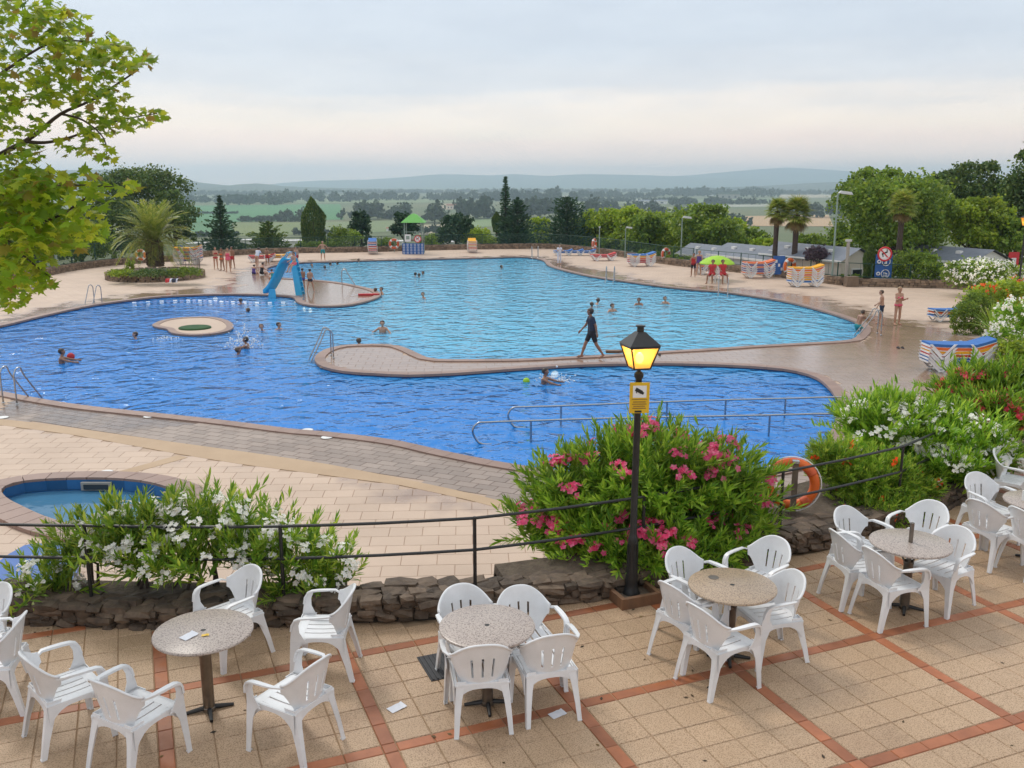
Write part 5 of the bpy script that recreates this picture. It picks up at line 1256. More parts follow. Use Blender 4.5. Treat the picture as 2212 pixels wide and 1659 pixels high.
for k, (a, b, lb) in enumerate(((1815,1905,'low clipped hedge behind the wall by the concrete post'),(640,730,'low green hedge behind the wall under the columnar cypress'),(1380,1500,'dark green hedge behind the mesh fence by the blue loungers'))):
    es = [E(a+(b-a)*(i+.5)/4, np.interp(a+(b-a)*(i+.5)/4, [p[0] for p in WALL_PX], [p[1] for p in WALL_PX])-14, YW(a+(b-a)*(i+.5)/4)+1.4, (b-a)/6, 11) for i in range(4)]
    card_shrub('hedge', lb, 'hedge', es, 2600, M['leaf_mid'], .15, shell=(.6,1))

# ---- palms
def frond_mesh(L, arch, seed, nl=40, ll=.50):
    r = np.random.default_rng(seed); parts = []; pr = []
    for i in range(12):
        t = i/11; pr.append(np.array([L*(t-.12*t*t*arch), 0, L*(.75*t-arch*.95*t*t)]))
    P = np.array(pr)
    Vr = []; 
    for i, p in enumerate(P): wv = .03*(1-i/12)+.006; Vr += [p+np.array([0,-wv,0]), p+np.array([0,wv,0])]
    parts.append((np.array(Vr), np.array([(2*i,2*i+1,2*i+3,2*i+2) for i in range(11)])))
    for k in range(nl):
        t = .12+.88*k/(nl-1); x = t*11; i = min(10, int(x)); p = P[i]+(P[i+1]-P[i])*(x-i); d0 = P[i+1]-P[i]; d0 /= np.linalg.norm(d0)
        for s in (-1,1):
            d = d0*.75+np.array([0,s*.75,0])+np.array([0,0,.28])+r.normal(size=3)*.07
            parts.append(blade(p, d, np.array([0,0,1.]), ll*math.sin(PI*(.12+.8*t))*r.uniform(.85,1.1)+.08, .045, .18))
    return quads_join(parts)
dp = G(337,583); date = thing('date_palm', 'squat date palm with arching fronds in the round stone planter', 'palm', (dp.x, dp.y, .25))
MB().lathe([(.55,0),(.50,.4),(.48,.9),(.55,1.3),(.62,1.55),(.4,1.9),(.1,2.1)], 14).build('trunk', M['palm_bark'], date)
m = MB()
for k in range(90):
    a = k*2.4; z = .1+1.5*k/90; m.box((.53*math.cos(a),.53*math.sin(a),z), (.18,.10,.16), a, top=.6)
tag(m.build('leaf_base', M['palm_bark'], date), kind='stuff')
FM = [np_mesh('frond', *frond_mesh(3.0, ar, i), M['palm_leaf']) for i, ar in enumerate((.45,.6,.75,.9,1.05))]
for k in range(80):
    f = k/79; a = k*2.39996; el = .85-1.15*f; link('frond', FM[min(4, int(f*5))], date, (.15*math.cos(a), .15*math.sin(a), 1.75-.35*f), (R.uniform(-.2,.2), -el, a), R.uniform(.85,1.1))
def fan_mesh(seed, L=.9, n=18):
    r = np.random.default_rng(seed); parts = []; 
    parts.append((np.array([(0,-.02,0),(0,.02,0),(.7,.012,.12),(.7,-.012,.12)]), np.array([(0,1,2,3)])))
    for k in range(n):
        a = (k/(n-1)-.5)*3.6; d = np.array([math.cos(a), math.sin(a), .1+r.normal()*.05]); parts.append(blade(np.array([.7,0,.12]), d, np.array([0,0,1.]), L*(1-.25*abs(a)/1.8)*r.uniform(.85,1.1), .10, .38))
    return quads_join(parts)
FN = [np_mesh('fan_leaf', *fan_mesh(i), M['palm_leaf']) for i in range(3)]; FD = [np_mesh('dry_leaf', *fan_mesh(9+i), M['palm_dry']) for i in range(2)]
def fan_palm(label, u, vt, vb, Y, crown_px, base=None):
    s = Y/ray(u, vt)[1]/F; top, bot = At(u, vt, Y), At(u, vb, Y); Rr = crown_px*s/2; sc = Rr/1.5; t = thing('fan_palm', label, 'palm', (bot.x, Y, bot.z), 0, 'fan palms on the right'); H = top.z-bot.z-Rr*.9
    MB().tube([(0,0,-1.0),(0,0,H*.5),(0,0,H)], [.26*sc**.5,.20*sc**.5,.24*sc**.5], 10).build('trunk', M['bark_dark'], t)
    for k in range(46):
        f = k/45; a = k*2.39996; el = 1.35-1.75*f; link('fan_leaf', FN[k % 3], t, (0,0,H+.1-.3*f), (0,-el,a), sc*R.uniform(.85,1.1))
    for k in range(16):
        a = k*2.39996; link('dry_leaf', FD[k % 2], t, (0,0,H-.25), (0,R.uniform(.65,1.1),a), sc*R.uniform(.7,.9))
fan_palm('left palm of the twin fan palms in front of the cabins', 1672, 428, 578, YW(1690)+2, 62)
fan_palm('right palm of the twin fan palms, slightly wider crown', 1714, 426, 582, YW(1700)+1.6, 82)
fan_palm('single fan palm standing against the big spreading tree', 1940, 412, 560, YW(1930)+2.5, 74)

# ================================================================== POOLSIDE
# perimeter stone kerb wall with the mesh fence behind it
pw = thing('planter_wall', 'low pale stone wall round the far edge of the poolside paving', 'wall', (0,0,0))
npn = len(per); up = [-n if (n.y > 0 if abs(n.y) > .3 else n.x*p.x > 0) is False else n for n, p in zip(pern, per)]
up = [n if n.dot(Vector((p.x, p.y-30, 0))) > 0 else -n for n, p in zip(pern, per)]
MB().strip([Vector((p.x,p.y,.40))+n*.04 for p, n in zip(per, up)], [Vector((p.x,p.y,.40))+n*.5 for p, n in zip(per, up)], (0,0,-3.4)).build('core', M['soil'], pw)
m = MB()
for i in range(npn-1):
    a, b, n = per[i], per[i+1], up[i]; L = (b-a).length; rz = math.atan2((b-a).y, (b-a).x)
    if abs(a.x/a.y) > .66: continue
    for c in range(3):
        s = -.1+R.uniform(0,.15)
        while s < L:
            l = R.uniform(.16,.38); p = a.lerp(b, min(1,(s+l/2)/L))+n*(.03+R.uniform(-.025,.025)); m.box((p.x,p.y,.07+.14*c), (l*.93,.14,.125+R.uniform(-.02,.01)), rz+R.uniform(-.06,.06), top=.9); s += l
    s = 0
    while s < L:
        l = R.uniform(.3,.5); p = a.lerp(b, min(1,(s+l/2)/L))+n*.25; m.box((p.x,p.y,.43), (l*.95,.46,.07), rz+R.uniform(-.04,.04)); s += l
tag(m.build('stone', M['stone_pale'], pw), kind='stuff')
def mesh_fence(label, u0, u1, h, step, bars=9, sp=.11):
    us = [u for u in np.arange(u0, u1+1, 4)]; t = thing('mesh_fence', label, 'fence', (0,0,0))
    P = [G(u, np.interp(u, [p[0] for p in WALL_PX], [p[1] for p in WALL_PX])) for u in us]; P = resample([p*(1+.75/p.length) for p in P], step, False)
    for p in P: MB().box((p.x,p.y,h/2), (.06,.06,h)).build('post', M['fence_green'], t)
    for z in (h-.03, .48): MB().tube([(p.x,p.y,z) for p in P], .022, 5).build('rail', M['fence_green'], t)
    m = MB()
    for a, b in zip(P, P[1:]):
        k = max(2, int((b-a).length/sp))
        for i in range(k): q = a.lerp(b, i/k); m.box((q.x,q.y,(h+.45)/2), (.014,.014,h-.5))
        for i in range(bars): z = .55+(h-.65)*i/bars; m.tube([(a.x,a.y,z),(b.x,b.y,z)], .006, 3, cap=False)
    tag(m.build('wire_mesh', M['fence_green'], t), kind='stuff')
mesh_fence('dark green mesh fence behind the far wall left of the date palm', 60, 330, 1.7, 2.4)
mesh_fence('dark green mesh fence behind the far wall, centre and right', 345, 1500, 1.35, 2.4, 7)
mesh_fence('thin bar fence behind the wall in front of the right hand cabins', 1504, 2050, 1.3, 2.2, 0, .55)

# palm planter
ct = G(337,600); pl = thing('palm_planter', 'round stone planter with low shrubs round the date palm', 'planter', (ct.x, ct.y, 0))
rxp, ryp = (G(442,605)-G(232,605)).x/2, 2.9
MB().lathe([(.93,.0),(.93,.40),(.0,.44)], 40, sx=rxp, sy=ryp, caps=False).build('soil', M['soil'], pl)
m = MB()
for c in range(4):
    k = 64
    for i in range(k):
        a = 2*PI*(i+.5*(c % 2)+R.uniform(-.2,.2))/k; x, y = rxp*.965*math.cos(a), ryp*.965*math.sin(a); rz = math.atan2(ryp*math.cos(a), -rxp*math.sin(a))
        m.box((x,y,.06+.115*c), (2*PI*(rxp+ryp)/2/k*R.uniform(.8,.98), .2, .105), rz+R.uniform(-.06,.06), top=.93)
tag(m.build('stone', M['stone_pale'], pl), kind='stuff')
def low_bush(label, u, v, w_, h_, leaf, n=1500, nm='low_shrub'):
    g_ = G(u, v, .4); s = g_.length/F; card_shrub(nm, label, 'shrub', [(g_.x, g_.y, .4+h_*s*.45, w_*s/2, w_*s/2.4, h_*s*.55)], n, leaf, .11, shell=(.5,1))
low_bush('small round shrub at the left end of the palm planter', 262, 598, 54, 15, M['leaf_bright'])
low_bush('grey green lavender clump in the middle of the palm planter', 330, 600, 92, 18, M['leaf_dark'], 2400)
low_bush('leafy green shrub at the right end of the palm planter', 400, 600, 66, 22, M['leaf_mid'], 2000)
low_bush('taller green sprig behind the lavender in the palm planter', 282, 590, 20, 26, M['leaf_bright'], 500)
bag = G(373,603,.42); tl_ = thing('towels', 'red, white and blue towels draped over the palm planter edge', 'towels', (bag.x, bag.y-.12, .24)); tl_.scale = (.7,.7,.7)
for i, (mm, w_) in enumerate(((M['red'],.34),(M['white_cloth'],.22),(M['navy'],.32),(M['white_cloth'],.16))):
    x = -.5+.28*i; MB().strip([Vector((x,.25,.30)),Vector((x,-.02,.30)),Vector((x-.03,-.12,.18)),Vector((x-.02,-.14,-.02))], [Vector((x+w_,.25,.31)),Vector((x+w_,-.02,.30)),Vector((x+w_,-.13,.2)),Vector((x+w_*.9,-.15,.02))], (0,-.015,.012)).build('towel', mm, tl_)
low = thing('planter_fence', 'low metal bar fence round the palm planter, right side', 'fence', (ct.x, ct.y, .42))
for i in range(17):
    a = -.5+1.5*i/16; MB().tube([(rxp*.9*math.cos(a), ryp*.9*math.sin(a), 0), (rxp*.9*math.cos(a), ryp*.9*math.sin(a), .75)], .012, 5).build('bar', M['steel_dull'], low)
MB().tube([(rxp*.9*math.cos(-.5+1.5*i/16), ryp*.9*math.sin(-.5+1.5*i/16), .75) for i in range(17)], .016, 5).build('rail', M['steel_dull'], low)

# water slide
sp_ = G(620,636); sl_ = thing('water_slide', 'bright blue poolside slide with a ladder on its right', 'slide', (sp_.x, sp_.y, 0))
s0 = sp_.length/F
def SX(u): return (u-620)*s0*1.02
top_z = 1.95
chute = [(SX(586),-.55,.20),(SX(594),-.45,.42),(SX(603),-.3,.85),(SX(612),-.15,1.38),(SX(620),-.02,1.78),(SX(629),.05,top_z)]
ch = crom([Vector(p) for p in chute], 4, False); W_ = Vector((.15,.36,0))
fl = MB(); fl.strip([p-W_ for p in ch], [p+W_ for p in ch], (0,0,-.05)); fl.build('chute', M['slide_blue'], sl_)
for s in (-1,1):
    MB().strip([p+W_*s for p in ch], [p+W_*s+Vector((0,0,.17)) for p in ch], (0,s*.05,0)).build('side_wall', M['slide_blue'], sl_)
lad = MB(); x1, x2 = SX(631), SX(641)
for s in (-1,1): MB().strip([Vector((x1,.05+s*.28,top_z)),Vector((x1+.1,.05+s*.28,1.4)),Vector((x2,s*.30,.0))], [Vector((x1+.28,.05+s*.28,top_z)),Vector((x1+.40,.05+s*.28,1.4)),Vector((x2+.36,s*.30,.0))], (0,s*.06,0)).build('ladder_side', M['slide_blue'], sl_)
for k in range(7):
    f = (k+.6)/7.2; MB().box((x2+.18+(x1-x2)*f*.95, .02, top_z*f), (.34,.54,.05)).build('step', M['slide_blue'], sl_)
MB().box((x1-.05,.05,top_z-.02), (.45,.56,.06)).build('platform', M['slide_blue'], sl_)
for s in (-1,1): MB().tube([(x1+.2,.05+s*.27,top_z-.1),(x1+.22,.05+s*.27,top_z+.30),(x1-.1,.05+s*.27,top_z+.36),(x1-.4,.0+s*.27,top_z-.1)], .03, 8).build('handrail', M['slide_blue'], sl_, True)
MB().box((SX(594),-.45,.12), (.42,.5,.5), .2, top=.75).build('foot', M['slide_blue'], sl_)

# pool ladders
def ladder(label, u, v, yaw, h=.85, wd=.5, reach=.75, steps=True, lean=0):
    p = G(u, v, .03); t = thing('pool_ladder', label, 'ladder', p, yaw, 'stainless pool ladders')
    for s in (-1,1):
        pts = [(s*wd/2,0,-.02),(s*wd/2,0,h*.75)]+[(s*wd/2, -.2*0+.17*(1-math.cos(q)), h*.75+h*.25*math.sin(q)) for q in (.5,1.0,1.57,2.1)]+[(s*wd/2,.36,h*.72),(s*wd/2,reach,-.25),(s*wd/2,reach+.03,-.55)]
        MB().tube(crom([Vector(q) for q in pts], 3, False), .022, 8).build('handrail', M['steel'], t, True)
        MB().lathe([(.05,0),(.05,.012),(.025,.03)], 12, (s*wd/2,0,0)).build('flange', M['steel'], t)
    for k in range(2): MB().box((0,reach+.0,-.22-.2*k), (wd,.08,.02)).build('tread', M['steel'], t)
ladder('pool ladder at the near left corner of the pool', 22, 872, -.35, 1.0, .5, 1.0)
ladder('pool ladder at the left tip of the central divider', 718, 770, PI/2+.35, 1.0, .5, .85)
ladder('pool ladder on the slide peninsula', 739, 616, -PI/2+.2, .95, .55, .9)
ladder('small pool ladder on the far left edge below the palm planter', 212, 653, PI-.35, .9, .5, .7)
ladder('pool ladder on the right far edge under the blue loungers', 1319, 606, PI-.25, .9, .5, .7)
ladder('pool ladder at the farthest right corner of the pool', 1155, 556, PI+.1, .9, .5, .7)
ladder('pool ladder at the right corner where a boy climbs out', 1899, 722, PI/2-.1, 1.0, .5, 1.0)
ladder('pool ladder beside the lifeguards under the green parasol', 1660-98, 634, PI-.25, .9, .5, .7)
# two long handrails into the shallow end
def pool_rail(label, pts_px, z, drops):
    P = [G(u, v, z) for u, v in pts_px]; t = thing('pool_handrail', label, 'handrail', (P[0].x, P[0].y, 0), 0, 'long steel handrails in the near pool'); o = Vector((P[0].x,P[0].y,0))
    e0 = P[0]; d = (P[1]-P[0]).normalized(); pts = [e0+d*.35+Vector((0,0,-.55)), e0+d*.05+Vector((0,0,-.5)), e0-d*.10+Vector((0,0,-.22)), e0+d*.02+Vector((0,0,-.02)), e0+d*.3]+P[1:]
    MB().tube([p-o for p in crom(pts, 4, False)], .026, 8).build('rail', M['steel'], t, True)
    for u in drops:
        k = np.interp(u, [q[0] for q in pts_px], [q[1] for q in pts_px]); p = G(u, k, z)-o; MB().tube([p, p-Vector((0,0,z+.62))], .026, 8).build('post', M['steel'], t)
pool_rail('farther long steel handrail running out over the near pool', [(1106,880),(1212,877),(1441,868),(1568,864),(1697,861),(1815,858),(1832,866)], .45, (1212,1441,1568,1697))
pool_rail('nearer long steel handrail running out behind the pink oleander', [(1030,913),(1147,909),(1340,903),(1500,900),(1663,897),(1790,894),(1806,902)], .45, (1147,1420,1663))

# lane rope
lr = thing('lane_rope', 'blue and white float rope across the left pool', 'rope', (0,0,0)); A_, B_ = G(290,655,-.12), G(640,654,-.12); mid = G(470,652.5,-.12)
path = crom([A_, G(400,650,-.12), mid, G(560,655,-.12), B_], 30, False); path = resample(path, .34, False)
fa = MB().lathe([(.0,-.11),(.06,-.10),(.06,.10),(0,.11)], 8, caps=False).mesh('float', M['float_white']); fb = MB().lathe([(.0,-.11),(.06,-.10),(.06,.10),(0,.11)], 8, caps=False).mesh('float', M['float_blue'])
for i, p in enumerate(path):
    d = path[min(i+1,len(path)-1)]-path[max(0,i-1)]; link('float', fb if i % 2 else fa, lr, p, (0, PI/2, math.atan2(d.y,d.x)))
MB().tube(path, .012, 4).build('cord', M['float_blue'], lr)
# underwater lamps that are lit
for u, v, lb in ((1197,815,'lit underwater pool lamp beside a swimmer below the divider'),(463,636,'lit underwater pool lamp on the far left pool wall'),(680,664,'lit underwater pool lamp under the tip of the slide peninsula'),(708,664,'faint lit pool lamp right of another under the slide peninsula')):
    p = G(u, v, -.2); kq = min(range(NP_), key=lambda i: (pool[i].xy-p.xy).length); p = pool[kq]-pn[kq]*.05; p = Vector((p.x,p.y,-.24)); t = thing('pool_lamp', lb, 'lamp', p, math.atan2(pn[kq].y, pn[kq].x)-PI/2, 'lit lamps in the pool wall')
    MB().lathe([(.13,0),(.12,.03),(.0,.045)], 16, caps=False).build('lens', M['pool_light'], t).rotation_euler = (PI/2,0,0)
    MB().torus((0,0,0), .14, .02, 'Y', 16, 6).build('ring', M['steel'], t)
# skimmer lids
for i, (u, v, lb) in enumerate(((322,900,'white round skimmer lid on the grey paving at the left'),(664,929,'white skimmer lid at the water edge near the pink bush, left of two'),(706,945,'white skimmer lid on the grey paving near the pink bush'),(229,1020,'white skimmer lid behind the hot tub'),(268,1027,'white skimmer lid on the hot tub rim'),(6,902,'white skimmer lid by the near left ladder'))):
    p = G(u, v, .006); t = thing('skimmer_lid', lb, 'lid', p, 0, 'white skimmer lids')
    MB().lathe([(.14,0),(.14,.010),(.125,.016),(0,.016)], 20, caps=False).build('cover', M['white_paint'], t); MB().lathe([(.155,-.004),(.155,.006),(.142,.006)], 20, caps=False).build('ring', M['steel_dull'], t)

# blue padded mat at the left
q = [G(u, v, .35) for u, v in ((-60,1268),(-20,1225),(20,1196),(52,1178),(75,1173),(142,1176),(170,1195),(165,1250),(120,1290))]
t = thing('blue_mat', 'thick blue mat with rounded corners lying left of the white oleander', 'mat', (q[4].x, q[4].y, 0)); o = q[4]
MB().prism([(p.x-o.x, p.y-o.y) for p in q], .22, .35).build('pad', M['cover_blue'], t); MB().prism([((p.x-o.x)*.9-.05, (p.y-o.y)*.9-.05) for p in q], .0, .219).build('base', M['white_plastic'], t)

# lifeguard tower with green roof
tp_ = G(893,549); s1 = tp_.length/F; tw = thing('lifeguard_tower', 'lifeguard tower with a green hipped roof and blue patterned skirt', 'tower', tp_)
Wt, Ht = 50*s1*.5, 85*s1
for x in (-1,1):
    for y in (-1,1): MB().tube([(x*Wt*.78, .9+y*.8, 0), (x*Wt*.72, .9+y*.75, Ht*.80)], .05, 8).build('post', M['pole_green'], tw)
MB().box((0,.9,Ht*.34), (Wt*1.55,1.6,.08)).build('platform', M['wood'], tw)
rf = MB(); z0 = Ht*.78; rf.add([(-Wt*1.02,-.2,z0),(Wt*1.02,-.2,z0),(Wt*1.02,2.0,z0),(-Wt*1.02,2.0,z0),(-Wt*.28,.7,Ht*.97),(Wt*.28,.7,Ht*.97),(Wt*.28,1.1,Ht*.97),(-Wt*.28,1.1,Ht*.97),(0,.9,Ht*1.0),(0,.9,z0-.05)],
   [(0,1,5,4),(1,2,6,5),(2,3,7,6),(3,0,4,7),(4,5,8),(5,6,8),(6,7,8),(7,4,8),(1,0,9),(2,1,9),(3,2,9),(0,3,9)]); rf.build('roof', M['green_roof'], tw)
for z in (.42,.55): MB().box((0,.12,Ht*z), (Wt*1.5,.05,.05)).build('rail', M['pole_green'], tw)
skirt = MB().box((0,-.10,Ht*.135), (46*s1,.05,Ht*.27)).build('skirt', M['sign_blue'], tw)
m = MB()
for r_ in range(4):
    for c in range(6):
        m.torus((46*s1*(-.42+.168*c), -.135, Ht*(.035+.066*r_)), .07, .018, 'Y', 8, 4)
tag(m.build('white_pattern', M['sign_white'], skirt), kind='stuff')
b_ = MB().box((-.45,.0,Ht*.40), (.5,.04,.62)).build('notice_board', M['sign_white'], tw)
MB().box((-.45,-.025,Ht*.41), (.30,.02,.30)).build('notice_panel', M['pole_green'], b_)
def prohibit(t, c, r, name='no_diving_disc'):
    d = MB().lathe([(r,0),(r,.02),(0,.02)], 24, caps=False).build(name, M['sign_white'], t, False, c, (PI/2,0,0))
    MB().torus((0,0,.022), r*.9, r*.13, 'Z', 24, 6).build('red_ring', M['sign_red'], d)
    MB().box((0,0,.03), (r*1.7,r*.16,.012), -.8).build('red_bar', M['sign_red'], d)
    m = MB(); m.ball((-r*.30,r*.02,.026), (r*.13,r*.13,.01)); m.box((r*.05,r*.18,.026), (r*.55,r*.20,.01), .45); m.box((r*.28,r*.42,.026), (r*.12,r*.45,.01), .1); m.box((-r*.25,-r*.22,.026), (r*.12,r*.35,.01), .2); m.build('diver_symbol', M['sign_black'], d)
s_ = thing('prohibition_sign', 'round red and white prohibition sign on the lifeguard tower', 'sign', (tp_.x+.42, tp_.y-.22, Ht*.38)); prohibit(s_, (0,0,0), .30)

# ring buoys
def ring_buoy(label, u, v, z_px, r, Y=None, orange='orange_worn', stand=True, tilt=0):
    g_ = G(u, v); t = thing('ring_buoy', label, 'life ring', (g_.x, g_.y, 0), 0, 'orange ring buoys round the pool'); s = g_.length/F; z = z_px*s
    tr_ = MB().torus((0,0,0), r, r*.28, 'Y', 28, 10).build('ring', M[orange], t, True, (0,-.08,z)); tr_.rotation_euler = (0,0,tilt)
    for k in range(4): MB().torus((0,0,0), r, r*.295, 'Y', 4, 10, a0=k*PI/2+.55, a1=k*PI/2+.95).build('band', M['float_white'], tr_, True)
    MB().torus((0,-r*.05,0), r*1.33, r*.03, 'Y', 28, 5).build('rope', M['float_white'], tr_, True)
    if stand:
        MB().tube([(0,.05,0),(0,.05,z+r*.6)], .035, 8).build('post', M['pole_green'], t)
    return t
ring_buoy('orange ring buoy on a post left of the date palm', 306, 569, 17, .33)
ring_buoy('orange ring buoy on a post left of the lifeguard tower', 852, 545, 18, .36)
ring_buoy('pale orange ring buoy seen obliquely beside the red loungers', 1283, 549, 22, .36, tilt=1.1)
ring_buoy('orange ring buoy between the blue lounger stack and two bathers', 1437, 569, 20, .36, tilt=.6)
ring_buoy('plain orange ring buoy left of the yellow lounger stack', 1703, 600, 24, .42, orange='orange', tilt=.5)
# near ring buoy on its wooden post behind the terrace wall
nb_ = G(1722,1140,TZ+.1); t = thing('ring_buoy', 'worn orange ring buoy hung on a brown post behind the stone wall', 'life ring', (nb_.x, nb_.y+.25, TZ-.3), -.2, 'orange ring buoys round the pool')
MB().box((0,-.07,.45), (.07,.07,1.5)).build('post', M['bark'], t); MB().box((0,-.07,1.215), (.085,.085,.03)).build('post_cap', M['steel'], t)
rg = MB().torus((0,0,0), .285, .062, 'Y', 36, 12).build('ring', M['orange'], t, True, (-.02,.06,.88))
for k in range(4): MB().torus((0,0,0), .285, .065, 'Y', 5, 12, a0=k*PI/2+.5, a1=k*PI/2+.9).build('band', M['orange_worn'], rg, True)
MB().torus((0,-.02,0), .365, .008, 'Y', 30, 5).build('rope', M['float_white'], rg, True)

# sun loungers: white frames with V legs, stacked
def make_lounger(fab):
    t = thing('sun_lounger', '', 'sun lounger'); W = M['white_plastic']
    prof = [(-.98,.30),(-.5,.27),(0,.265),(.40,.27),(.62,.33),(.98,.45)]
    for s in (-1,1):
        m = MB(); m.strip([Vector((x,s*.31,z)) for x,z in prof], [Vector((x,s*.31,z-.035)) for x,z in prof], (0,s*.03,0)); m.build('side_rail', W, t)
        for xc in (-.62,.60):
            m = MB()
            for d in (-1,1): m.strip([Vector((xc+d*.37-.042,s*.365,.36)),Vector((xc+d*.02-.042,s*.365,-.0))], [Vector((xc+d*.37+.042,s*.365,.36)),Vector((xc+d*.02+.042,s*.365,-.0))], (0,s*.03,0))
            m.box((xc,s*.38,.02), (.14,.034,.04)); m.build('leg', W, t)
    for x in (-.52,.48): MB().box((x,0,.03), (.05,.62,.03)).build('cross_bar', W, t)
    p2 = [(x,z+.012) for x,z in prof]
    MB().strip([Vector((x,-.345,z-.02)) for x,z in p2], [Vector((x,.345,z-.02)) for x,z in p2], (0,0,.085)).build('fabric', M[fab], t)
    MB().box((-.99,0,.29), (.04,.66,.05)).build('end_bar', W, t); MB().box((.99,0,.44), (.04,.66,.05)).build('end_bar', W, t)
    return t
LP = {}
def lounger(fab, loc, rz, label, scale=1.0):
    if fab not in LP: LP[fab] = make_lounger(fab); o = LP[fab]
    else: o = copy_tree(LP[fab])
    o.location = loc; o.rotation_euler = (0,0,rz); o['label'] = label; o['group'] = 'stacked sun loungers round the pool'; o.scale = (scale,)*3
ORD = ['lowest','second lowest','third lowest','fourth lowest','fifth lowest','sixth lowest','seventh lowest']
def stack(u, v, rz, fabs, where, dz=.105, z0=.02, sc=1.0):
    p = G(u, v)
    for i, f in enumerate(fabs):
        od = 'topmost' if i == len(fabs)-1 and i else ORD[i]
        lounger(f, (p.x+R.uniform(-.02,.02), p.y+R.uniform(-.02,.02), z0+dz*i), rz+R.uniform(-.02,.02), f'{od} {f.split("_")[0]} sun lounger, stack {where}', sc)
stack(2064, 800, .0, ['blue_cloth','blue_cloth','red','yellow_cloth','orange','blue_cloth'], 'by the yucca near the right edge', sc=1.06)
stack(1738, 619, .12, ['blue_cloth','yellow_cloth','yellow_cloth','orange','yellow_cloth','orange','yellow_cloth'], 'right of the plain orange ring', .13)
stack(1637, 600, .15, ['orange','purple_cloth','purple_cloth','orange','purple_cloth','orange'], 'under the twin fan palms', .13)
stack(1385, 575, .2, ['red','red','orange','yellow_cloth','blue_cloth'], 'left of the oblique orange ring', .13)
stack(1303, 563, .15, ['red','red'], 'right of the blue row', .12)
for k, u in enumerate((1216,1240,1266)):
    stack(u, 552, .1, ['blue_cloth','blue_cloth'], ('left end of the blue row','middle of the blue row','right end of the blue row')[k], .12, sc=.8)
stack(1532, 592, .15, ['purple_cloth','purple_cloth','orange','purple_cloth'], 'behind the green parasol', .12)
stack(1020, 545, PI/2+.1, ['orange','orange','yellow_cloth','orange','yellow_cloth','yellow_cloth'], 'on the far edge at the centre', .13)
stack(805, 548, PI/2+.15, ['red','orange','red','blue_cloth','red','blue_cloth'], 'left of the lifeguard tower', .15)
stack(408, 571, .05, ['purple_cloth','orange','purple_cloth','red','purple_cloth','orange','yellow_cloth'], 'right of the date palm', .15)
stack(566, 566, .1, ['red','red'], 'left of two by the slide', .14)
stack(602, 564, .1, ['yellow_cloth','yellow_cloth'], 'right of two by the slide', .14)
stack(2046, 694, .1, ['blue_cloth','orange','blue_cloth'], 'beside the clipped hedge', .13, sc=.8)
stack(45, 625, .1, ['blue_cloth','orange','red'], 'under the plane leaves at far left', .13)

# green parasol over the lifeguards
pg_ = G(1549,606); t = thing('parasol', 'lime green parasol over two lifeguards at the right far edge', 'parasol', (pg_.x, pg_.y+.25, 0)); s2 = pg_.length/F; rp = 37*s2; zt = 52*s2
MB().tube([(0,0,0),(0,0,zt)], .025, 8).build('pole', M['white_paint'], t)
MB().lathe([(rp,zt-.52),(rp*.98,zt-.45),(rp*.7,zt-.22),(rp*.35,zt-.06),(0,zt)], 16, caps=False).build('canopy', M['lime'], t)
for k in range(8):
    a = 2*PI*k/8; MB().tube([(0,0,zt-.04),(rp*.97*math.cos(a),rp*.97*math.sin(a),zt-.50)], .010, 5).build('rib', M['white_paint'], t)
MB().lathe([(.28,0),(.28,.06),(.05,.10)], 16).build('base', M['concrete'], t)
def guard_chair(label, u, v):
    p = G(u, v); t = thing('guard_chair', label, 'chair', p, PI, 'white chairs of the lifeguards')
    MB().box((0,0,.43), (.46,.44,.03)).build('seat', M['white_plastic'], t); MB().box((0,-.22,.66), (.44,.03,.40)).build('backrest', M['white_plastic'], t)
    for x in (-1,1):
        for y in (-1,1): MB().box((x*.2,y*.19,.21), (.04,.04,.415)).build('leg', M['white_plastic'], t)
        MB().box((x*.235,0,.64), (.04,.42,.025)).build('armrest', M['white_plastic'], t)
guard_chair('white plastic chair under the green parasol, left of two', 1537, 612); guard_chair('white plastic chair under the green parasol, right of two', 1559, 611)

# pole lamps
def pole_lamp(label, u, vb, vt, sd_=1, big=1.0):
    p = G(u, vb); s = p.length/F; h = (vb-vt)*s; t = thing('pole_lamp', label, 'lamp post', (p.x, p.y, .0), 0, 'pole lamps behind the far wall')
    MB().tube([(0,0,-.2),(0,0,h)], [.06*big,.045*big], 10).build('pole', M['pole_green'], t)
    MB().tube([(0,0,h-.05),(sd_*.12,0,h+.06)], .03, 6).build('arm', M['lamp_grey'], t)
    hd = MB().box((sd_*.42*big,0,h+.04), (.75*big,.30*big,.14*big), R3=Matrix.Rotation(.12*sd_, 3, 'Y'), top=.75).build('head', M['lamp_grey'], t); MB().box((sd_*.45*big,0,h-.04*big), (.5*big,.24*big,.03), R3=Matrix.Rotation(.12*sd_, 3, 'Y')).build('lens', M['sign_white'], hd)
pole_lamp('tall green pole lamp left of the big spreading tree', 1796, 612, 432, 1, 1.1)
pole_lamp('pole lamp in front of the large dark tree, middle height', 1470, 572, 474, 1, .9)
pole_lamp('small pole lamp over the red loungers', 1350, 557, 494, 1, .7)
def plain_post(label, u, vb, vt, r, mt_, nm='post'):
    p = G(u, vb); s = p.length/F; t = thing(nm, label, 'post', p); MB().tube([(0,0,-.1),(0,0,(vb-vt)*s)], r, 10).build('shaft', M[mt_], t); MB().box((0,0,(vb-vt)*s), (r*3.2,r*2.2,.12)).build('cap', M['lamp_grey'], t)
plain_post('thin green pole behind the red loungers left of the small lamp', 1294, 552, 492, .045, 'pole_green')
plain_post('grey concrete post behind the yellow lounger stack', 1826, 615, 526, .10, 'concrete')
